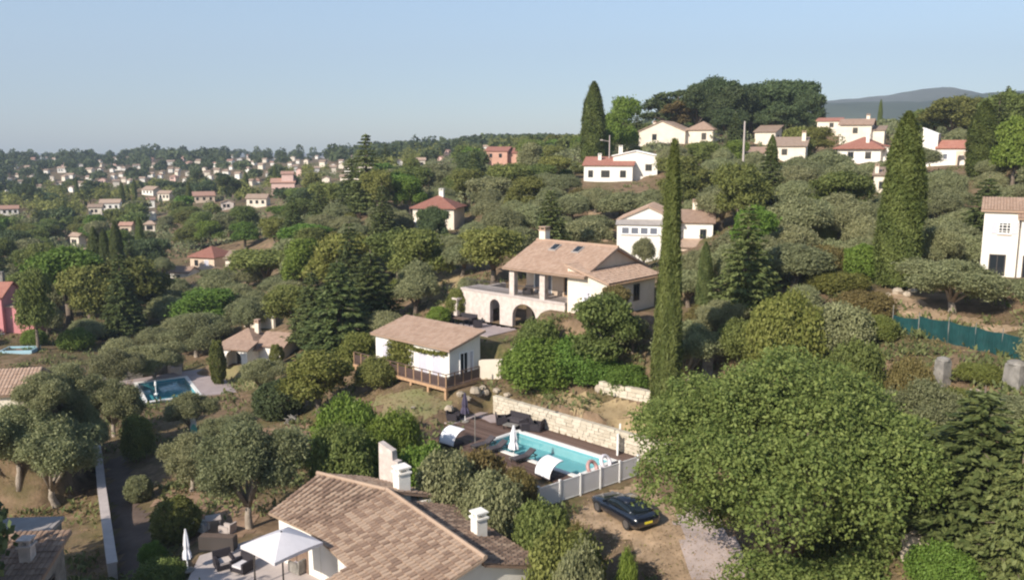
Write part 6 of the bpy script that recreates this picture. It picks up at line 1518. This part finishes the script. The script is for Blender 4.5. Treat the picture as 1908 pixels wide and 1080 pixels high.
for i, (px, yt, w, Y, lab) in enumerate([(862, 458, 78, 100, 'rounded olive beside the dry clearing'), (905, 430, 56, 108, 'pruned olive in the row behind the villa chimney, farthest from it'), (935, 428, 52, 108, 'pruned olive in the middle of the row behind the villa chimney'), (966, 425, 52, 109, 'pruned olive in the row close beside the villa chimney'), (885, 415, 50, 118, 'olive cushion above the pruned row'), (925, 398, 52, 120, 'pruned olive uphill of the row'), (968, 396, 56, 119, 'pruned olive uphill, closer to the chimney side'), (1010, 372, 60, 128, 'olive above the pruned group'), (1058, 370, 66, 126, 'olive below the two white gate posts'), (1085, 412, 95, 112, 'green olive thicket behind the villa roof'), (1165, 360, 90, 128, 'olive at the bend of the sloping path')]): T_('olive_tree', 'olive%d' % (i % 4), px, yt, w, Y, lab)
for i, (px, yt, w, yb, lab) in enumerate([(455, 800, 165, 985, 'large open olive tree beside the tiled house'), (352, 812, 120, 915, 'olive tree behind the large open one'), (90, 785, 160, 935, 'broad olive tree filling the bank behind the lane wall'), (22, 760, 120, 900, 'olive tree cut by the picture edge behind the broad one'), (205, 712, 105, 815, 'olive tree between the lane and the blue pool'), (350, 735, 85, 815, 'olive tree in front of the blue pool'), (425, 780, 95, 862, 'olive tree on the garden soil beside the surfboard'), (125, 682, 110, 770, 'olive tree on the valley side of the blue pool'), (212, 655, 90, 735, 'olive tree behind the brown pool wall, on the lane side'), (285, 645, 95, 712, 'olive tree above the brown pool wall'), (362, 588, 120, 665, 'flat spreading olive tree on the valley side of the white pool house'), (486, 672, 80, 735, 'olive bush tree between pool house and clipped dome'), (75, 700, 100, 790, 'olive tree behind the pale brown tiled roof'), (150, 745, 80, 850, 'olive tree close behind the lane wall')]): TB('olive_tree', 'olive_near%d' % (i % 3), px, yt, w, yb, lab)
for px, yt, w, yb, pn, lab, lm in [(325, 932, 88, 1008, 'clipped', 'round clipped bush between lane and small garden table', L_broad), (256, 888, 52, 935, 'clipped', 'small round bush on the corner of the lane', L_olive), (252, 778, 52, 858, 'bush1', 'upright dark green shrub beside the lane', L_broad), (300, 1045, 90, 1100, 'bush2', 'leafy shrub at the bottom edge beside the closed parasol', L_broad), (283, 1012, 46, 1052, 'bush0', 'small shrub above the bottom leafy one', L_bright), (545, 830, 62, 868, 'bush1', 'low dark bush on the bare garden soil', L_oak), (165, 800, 22, 838, 'bush2', 'small yellow bush at the end of the lane wall', L_yellow)]: TB('bush', pn, px, yt, w, yb, lab, lm)
for px, yt, w, Y, pn, lab, lm in [(645, 748, 115, 57, 'bush0', 'bright green hedge shrub at the foot of the lawn', L_bright), (640, 800, 120, 52, 'bush1', 'green hedge shrub behind the white chimney', L_broad), (735, 775, 95, 55, 'bush2', 'yellow-green hedge shrub below the patio', L_bright), (790, 835, 110, 49, 'bush0', 'hedge shrub below the violet parasol', L_bright), (835, 850, 120, 46.5, 'bush1', 'grey-green hedge shrub below the dark loungers', L_olive), (915, 890, 125, 44, 'bush2', 'grey-green hedge shrub beside the second white chimney', L_olive), (900, 845, 90, 49, 'bush0', 'twiggy shrub along the near edge of the pool deck', L_rust), (965, 880, 70, 47.5, 'bush1', 'rusty shrub at the near daybed', L_rust), (1010, 945, 110, 41, 'bush2', 'green hedge shrub at the fence corner', L_broad), (1070, 985, 60, 39, 'bush0', 'dry yellowish shrub beside the driveway', L_rust), (1060, 1000, 150, 36.5, 'bush1', 'dense hedge shrub below the shaded roof corner', L_broad), (1168, 1035, 46, 34.5, 'bush2', 'tall narrow green shrub at the bottom of the driveway', L_bright), (1080, 1030, 110, 33.5, 'bush0', 'grey-green shrub in front of the gable', L_olive), (700, 810, 60, 53, 'bush1', 'narrow hedge shrub beside the white ruin', L_bright)]: T_('bush', pn, px, yt, w, Y, lab, lm)
for px, yt, w, Y, pn, lab, lm in [(1470, 555, 130, 58, 'bush0', 'yellow-green spiky shrub above the huge tree', L_yellow), (1560, 570, 120, 58, 'bush1', 'grey shrub at the thin end of the net fence', L_olive), (1600, 645, 100, 50, 'bush2', 'shrub below the thin end of the net fence', L_broad), (1700, 672, 80, 47, 'bush0', 'rusty shrub beside the ivy-topped pillar', L_rust), (1830, 680, 80, 47, 'bush1', 'yellow shrub between the two stone pillars', L_yellow), (1890, 755, 110, 42, 'bush2', 'grey twiggy shrub under the wide pillar', L_olive), (1380, 600, 90, 62, 'bush0', 'green shrub by the pale wall stub', L_broad), (1790, 800, 140, 38, 'bush2', 'yellowish shrub beside the huge tree', L_yellow), (1760, 1020, 120, 31.5, 'bush0', 'bright shrub at the bottom below the boulders', L_bright), (1560, 520, 100, 70, 'bush1', 'pale yellow shrub on the dry slope', L_yellow), (1640, 590, 70, 58, 'bush2', 'small yellow shrub at the head of the net', L_yellow)]: T_('bush', pn, px, yt, w, Y, lab, lm)
for X_, Y_, w_, h_, lab in ((-26, 26.5, 9, 12, 'tall pine beyond the edge shading the corner house'), (-23.5, 29.5, 7.5, 10.5, 'tall pine beyond the edge shading the lane'), (-30.5, 37.5, 9, 12, 'tall pine beyond the edge, closer than the others')):
    plant('oak_tree', 'oak0', X_, Y_, hh(X_, Y_), w_, h_, lab.replace('pine', 'oak'))
# vine on the cabin wall: many small leaves, one part of the cabin
r = np.random.default_rng(5); n = 2600; xx = np.concatenate([r.normal(3.4, .75, 1900).clip(2.0, 5.0), r.uniform(3.5, 9.2, 700)]); top_ = 2.35 - np.where(np.arange(n) < 1900, 0, .0)
zz = np.where(np.arange(n) < 1900, r.uniform(0, 2.35, n) , 2.25 - .25 * np.sin((xx - 3.5) * .55) + r.normal(0, .07, n)); yy = -.06 - np.abs(r.normal(0, np.where(np.arange(n) < 1900, .26, .12), n))
V, F, T = leaf_quads(np.stack([xx, yy, zz], -1), np.tile([0, -1.0, .4], (n, 1)), np.full(n, .17), r, 1.3, .6); link('vine', array_mesh('vine', V, F, T, L_yellow), cabin, 'stuff')

# ---- filling trees over the whole hillside, each one a thing
EX = [(c[0], c[1], c[2]) for c in CLEAR]
def blocked(x, y, z, w, hgt):
    px, pt = proj(x, y, z + hgt); _, pb = proj(x, y, z + .15 * hgt); hw = w * .5 * FPX / y
    for (x0, y0, x1, y1, Y) in KEEP:
        if y < Y and px + hw > x0 and px - hw < x1 and pb > y0 and pt < y1: return True
    return False
OPEN = [(670, 700, 880, 800, 63), (880, 690, 1170, 800, 70), (760, 510, 845, 580, 90), (190, 830, 300, 1080, 40), (470, 770, 600, 840, 50), (390, 680, 500, 730, 75), (1080, 380, 1140, 470, 112), (270, 900, 520, 1010, 40), (1020, 900, 1260, 1080, 34), (990, 430, 1060, 470, 70), (1570, 545, 1700, 630, 60)]
KEEP += OPEN + [(1652, 215, 1738, 528, 69), (1150, 395, 1235, 490, 105), (1270, 385, 1330, 455, 105), (1830, 366, 1908, 522, 70), (1084, 300, 1222, 342, 155), (1196, 236, 1318, 262, 198), (1530, 225, 1660, 272, 170), (1655, 312, 1685, 358, 118), (1752, 260, 1806, 308, 146), (770, 358, 850, 400, 148), (345, 462, 490, 496, 186), (1570, 255, 1680, 298, 164)] + [(1528, 120, 1745, 222, 6000), (0, 0, 640, 266, 6000), (700, 0, 1085, 250, 6000)]
rf = np.random.default_rng(21); cnt = {'olive_tree': 0, 'broadleaf_tree': 0, 'oak_tree': 0, 'conifer_tree': 0, 'bush': 0, 'pine_tree': 0, 'cypress_tree': 0}
for t_ in TREES: cnt[t_['kind']] = cnt.get(t_['kind'], 0) + 1
LIM = {'olive_tree': 285, 'broadleaf_tree': 270, 'oak_tree': 200, 'conifer_tree': 60, 'bush': 190, 'pine_tree': 50, 'cypress_tree': 45}
cell = {}
def near(x, y, rad):
    c = 8.0; i, j = int(x // c), int(y // c)
    for a in range(i - 2, i + 3):
        for b in range(j - 2, j + 3):
            for (u, v, q) in cell.get((a, b), ()):
                if (u - x) ** 2 + (v - y) ** 2 < (rad + q) ** 2: return True
    return False
def put(x, y, q): cell.setdefault((int(x // 8), int(y // 8)), []).append((x, y, q))
for p in PLACED: put(p[0], p[1], min(p[2] * .72, 7))
cand = []
for _ in range(26000):
    y = math.exp(rf.uniform(math.log(40), math.log(470))); x = rf.uniform(-.68, .68) * y
    if rf.uniform() < min(1.0, (y / 230)) or y < 90: cand.append((y, x))
cand.sort(key=lambda q: q[0] + rf.uniform(0, 40))
cz = h(np.array([c[1] for c in cand]), np.array([c[0] for c in cand]))
mass = []
for (y, x), z in zip(cand, cz):
    px, py = proj(x, y, z); u = rf.uniform()
    leafm = None
    if y < 62 and (-16 < x < 14): continue
    if px < 640 and py > 590 and y < 102: continue
    if px < 620 and py > 640: sp = 'olive_tree' if u < .55 else 'bush'
    elif px > 560 or py > 400: sp = 'olive_tree' if u < .56 else ('broadleaf_tree' if u < .8 else ('bush' if u < .9 else ('oak_tree' if u < .96 else 'conifer_tree')))
    else: sp = 'broadleaf_tree' if u < .45 else ('oak_tree' if u < .8 else ('olive_tree' if u < .9 else ('pine_tree' if u < .96 else 'cypress_tree')))
    if y > 230 and sp == 'olive_tree' and u < .3: sp = 'broadleaf_tree'
    w, hg = {'olive_tree': (rf.uniform(3.6, 5.8), rf.uniform(3.2, 4.9)), 'broadleaf_tree': (rf.uniform(5, 8.5), rf.uniform(5.0, 8.5)), 'oak_tree': (rf.uniform(6, 10), rf.uniform(5.5, 9)), 'conifer_tree': (rf.uniform(4, 6), rf.uniform(8, 11)), 'bush': (rf.uniform(2.2, 4.2), rf.uniform(1.5, 2.8)), 'pine_tree': (rf.uniform(5, 8), rf.uniform(8, 12)), 'cypress_tree': (rf.uniform(1.6, 2.4), rf.uniform(7, 12))}[sp]
    if any((x - c[0]) ** 2 + (y - c[1]) ** 2 < (c[2] + w * .4) ** 2 for c in EX): continue
    if near(x, y, w * (.40 if y > 150 else .47)): continue
    if blocked(x, y, z, w, hg): continue
    if px + w * .5 * FPX / y < -10 or px - w * .5 * FPX / y > 1918: 
        if abs(px - 954) > 1250: continue
    put(x, y, w * .40)
    if cnt[sp] >= LIM[sp]: mass.append((x, y, z, w, hg, sp)); continue
    cnt[sp] += 1
    pn = {'olive_tree': 'olive%d' % rf.integers(4), 'broadleaf_tree': 'broad%d' % rf.integers(4), 'oak_tree': 'oak%d' % rf.integers(3), 'conifer_tree': 'conifer%d' % rf.integers(3), 'bush': 'bush%d' % rf.integers(3), 'pine_tree': 'pine%d' % rf.integers(2), 'cypress_tree': 'cypress%d' % rf.integers(2)}[sp]
    if sp == 'olive_tree' and y < 75: pn = 'olive_near%d' % rf.integers(3)
    if y > 260 and sp in ('broadleaf_tree', 'oak_tree', 'olive_tree'): pn = 'far%d' % rf.integers(3)
    if sp == 'broadleaf_tree': leafm = [None, None, None, L_bright, L_olive, L_yellow if y < 200 else None][rf.integers(6)]
    if sp == 'bush': leafm = [None, L_olive, L_bright, L_yellow, L_rust, L_olive][rf.integers(6)]
    if sp in ('oak_tree', 'olive_tree') and pn[:3] == 'far': leafm = L_oak if sp == 'oak_tree' else L_olive
    plant(sp, pn, x, y, float(z) - .1, w, hg, None, None, None, leafm)

# ---- the far wood: one mass of crowns
def woodland(name, pts, mat, nl, lsz, seed):
    r = np.random.default_rng(seed); pts = np.array([[float(v) for v in q[:5]] for q in pts]); n = len(pts)
    d = sph(n * nl, r); d[:, 2] = np.abs(d[:, 2]) * 1.0 - .25 * r.uniform(0, 1, n * nl); d = unit(d)
    W = np.repeat(pts[:, 3] * .5, nl); H_ = np.repeat(pts[:, 4], nl); rr = r.uniform(.7, 1.05, n * nl)
    P = np.stack([np.repeat(pts[:, 0], nl) + d[:, 0] * W * rr, np.repeat(pts[:, 1], nl) + d[:, 1] * W * rr, np.repeat(pts[:, 2], nl) + H_ * .5 + d[:, 2] * H_ * .5 * rr], -1)
    V, F, T = leaf_quads(P, d, np.full(n * nl, lsz) * np.repeat(np.clip(pts[:, 3] / 7, .6, 1.6), nl), r, 1.3, .8)
    T = np.clip(np.repeat(r.uniform(0, 1, n), nl) * .7 + .3 * T, 0, 1)
    return link(name, array_mesh(name, V, F, T, mat), None, 'stuff')
if mass:
    woodland('hillside_thicket', [q for q in mass if q[5] in ('olive_tree', 'bush')], L_olive, 90, .6, 1) if any(q[5] in ('olive_tree', 'bush') for q in mass) else None
    woodland('hillside_wood', [q for q in mass if q[5] not in ('olive_tree', 'bush')], L_broad, 100, .85, 2)
far = []
for _ in range(22000):
    y = math.exp(rf.uniform(math.log(380), math.log(1350))); x = rf.uniform(-.7, .7) * y
    if rf.uniform() > (y / 1350) ** .6: continue
    far.append((x, y))
fz_ = h(np.array([f[0] for f in far]), np.array([f[1] for f in far])); keep = []
for (x, y), z in zip(far, fz_):
    w = rf.uniform(6, 13); hg = rf.uniform(5, 10) if rf.uniform() < .92 else rf.uniform(10, 15)
    if near(x, y, w * .33) or any((x - c[0]) ** 2 + (y - c[1]) ** 2 < (c[2] + w * .35) ** 2 for c in EX) or blocked(x, y, z, w, hg): continue
    put(x, y, w * .33); keep.append((x, y, z, w, hg))
keep = np.array(keep); sel = rf.uniform(size=len(keep)) < .5
woodland('far_wood', keep[sel], L_oak, 54, 1.6, 3); woodland('far_wood', keep[~sel], L_oak, 54, 1.6, 4)

# ---- undergrowth and dry grass on the slopes
def scatter(name, n, mat, size, hgt, per, seed, ylo, yhi, spread):
    r = np.random.default_rng(seed); y = np.exp(r.uniform(math.log(ylo), math.log(yhi), n)); x = r.uniform(-.66, .66, n) * y
    ok = np.ones(n, bool)
    for c in EX: ok &= ((x - c[0]) ** 2 + (y - c[1]) ** 2) > (c[2] * .8) ** 2
    g = np.sin(x * .31 + 1.9 * np.sin(y * .17)) * np.sin(y * .27 + 1.4 * np.sin(x * .19)) + r.normal(0, .35, n); ok &= g > -.15
    for (x0, y0, x1, y1, Y) in [(1090, 890, 1400, 1080, 0), (880, 770, 1190, 950, 0), (255, 690, 420, 745, 0), (340, 960, 600, 1080, 0), (185, 850, 300, 1080, 0)]:
        px, py = proj(x, y, h(x, y)); ok &= ~((px > x0) & (px < x1) & (py > y0) & (py < y1))
    x, y = x[ok], y[ok]; z = h(x, y); m_ = len(x)
    P = np.stack([np.repeat(x, per), np.repeat(y, per), np.repeat(z, per)], -1) + r.normal(size=(m_ * per, 3)) * [spread, spread, 0]
    P[:, 2] += r.uniform(.05, 1, len(P)) * hgt
    up = np.tile([0, 0, 1.0], (len(P), 1)) + r.normal(0, .5, (len(P), 3))
    V, F, T = leaf_quads(P, r.normal(size=P.shape) + [0, 0, .3], np.full(len(P), size), r, 2.6, .5, up=up)
    link(name, array_mesh(name, V, F, T, mat), None, 'stuff')
scatter('dry_grass', 13000, L_grass, .075, .22, 9, 11, 30, 150, .28)
scatter('undergrowth', 7000, L_under, .17, .5, 14, 12, 34, 200, .38)

def gravel(name, poly, n, mat, size, seed):
    r = np.random.default_rng(seed); P = np.array([G(*p)[:2] for p in poly]); a, b = P.min(0), P.max(0); x = r.uniform(a[0], b[0], n); y = r.uniform(a[1], b[1], n); ok = np.zeros(n, bool)
    for i in range(len(P)):
        p, q = P[i], P[(i + 1) % len(P)]; ok ^= ((p[1] > y) != (q[1] > y)) & (x < (q[0] - p[0]) * (y - p[1]) / ((q[1] - p[1]) or 1e-9) + p[0])
    x, y = x[ok], y[ok]; Q = np.stack([x, y, h(x, y) + .085], -1)
    V, F, T = leaf_quads(Q, np.tile([0, 0, 1.0], (len(Q), 1)), np.full(len(Q), size) * r.uniform(.5, 1.6, len(Q)), r, 1.2, 2.0)
    link(name, array_mesh(name, V, F, T, mat), None, 'stuff')
gravel('gravel', ((1020, 962), (1090, 935), (1190, 895), (1235, 925), (1300, 950), (1420, 1080), (1150, 1080)), 4200, M_dirt, .055, 31)
gravel('leaf_litter', ((1020, 962), (1090, 935), (1190, 895), (1235, 925), (1300, 950), (1420, 1080), (1150, 1080)), 1200, L_grass, .06, 32)
gravel('leaf_litter', ((640, 745), (745, 722), (880, 735), (870, 770), (760, 790), (640, 800)), 2500, L_grass, .08, 33)
def SHORT(t):
    while len(t.split()) > 16 or len(t.replace('-', ' ').split()) > 16:
        w = t.split(); k = [i for i in range(1, len(w)) if w[i] in ('leafy', 'low', 'big', 'pale', 'long', 'white', 'wide', 'two-storey', 'standing', 'out', 'small', 'broad')]
        if not k: break
        w.pop(k[-1]); t = ' '.join(w)
    return t
# ------------------------------------------------------------------ words for the filling trees: each by its place beside a landmark
ORD = ['first', 'second', 'third', 'fourth', 'fifth', 'sixth', 'seventh', 'eighth', 'ninth', 'tenth', 'eleventh', 'twelfth']
WORD = {'olive_tree': 'grey-green olive tree', 'broadleaf_tree': 'leafy green tree', 'oak_tree': 'dark oak', 'conifer_tree': 'dark pointed conifer', 'bush': 'low bush', 'pine_tree': 'tall airy pine', 'cypress_tree': 'slim cypress'}
todo = {}
for t in TREES:
    if t['named']: continue
    px, py = proj(t['x'], t['y'], t['z'] + t['h'] * .5)
    best = min(LAND, key=lambda l: abs(l[1] - px) + 1.6 * abs(l[2] - py)); dx, dy = px - best[1], py - best[2]
    d = ('valleyward of' if dx < 0 else 'mountainward of') if abs(dx) > 1.5 * abs(dy) else ('uphill from' if dy < 0 else 'downhill from')
    lm = bool(t['o'].children[-1].material_slots[0].link == 'OBJECT'); mt = t['o'].children[-1].material_slots[0].material
    word = WORD[t['kind']]
    if t['kind'] in ('broadleaf_tree', 'bush') and mt is not None:
        tone = {'bright_leaves': 'bright green', 'yellowish_leaves': 'yellow-green', 'olive_leaves': 'grey-green', 'rusty_leaves': 'rusty brown'}.get(mt.name, 'mid green')
        word = tone + (' leafy tree' if t['kind'] == 'broadleaf_tree' else ' low bush')
    todo.setdefault((word, d, best[0]), []).append((math.hypot(dx, dy), t['o']))
for o, col, px, py in SMALL:
    best = min(LAND, key=lambda l: abs(l[1] - px) + 1.6 * abs(l[2] - py)); dx, dy = px - best[1], py - best[2]
    d = ('valleyward of' if dx < 0 else 'mountainward of') if abs(dx) > 2.5 * abs(dy) else ('uphill from' if dy < 0 else 'downhill from')
    todo.setdefault(('small %s far house' % col, d, best[0]), []).append((math.hypot(dx, dy), o))
for (word, d, lm), L_ in todo.items():
    L_.sort(key=lambda q: q[0])
    for i, (_, o) in enumerate(L_):
        if len(L_) == 1: o['label'] = SHORT('the only %s %s %s' % (word, d, lm))
        elif i < len(ORD): o['label'] = SHORT('%s %s %s %s' % (ORD[i], word, d, lm))
        else: o['label'] = SHORT('one more %s %s %s' % (word, d, lm)); o['group'] = 'more %ss %s %s' % (word, d, lm)
        if 'group' not in o: o['group'] = ('%ss on the hillside' % word).replace('bushs', 'bushes')
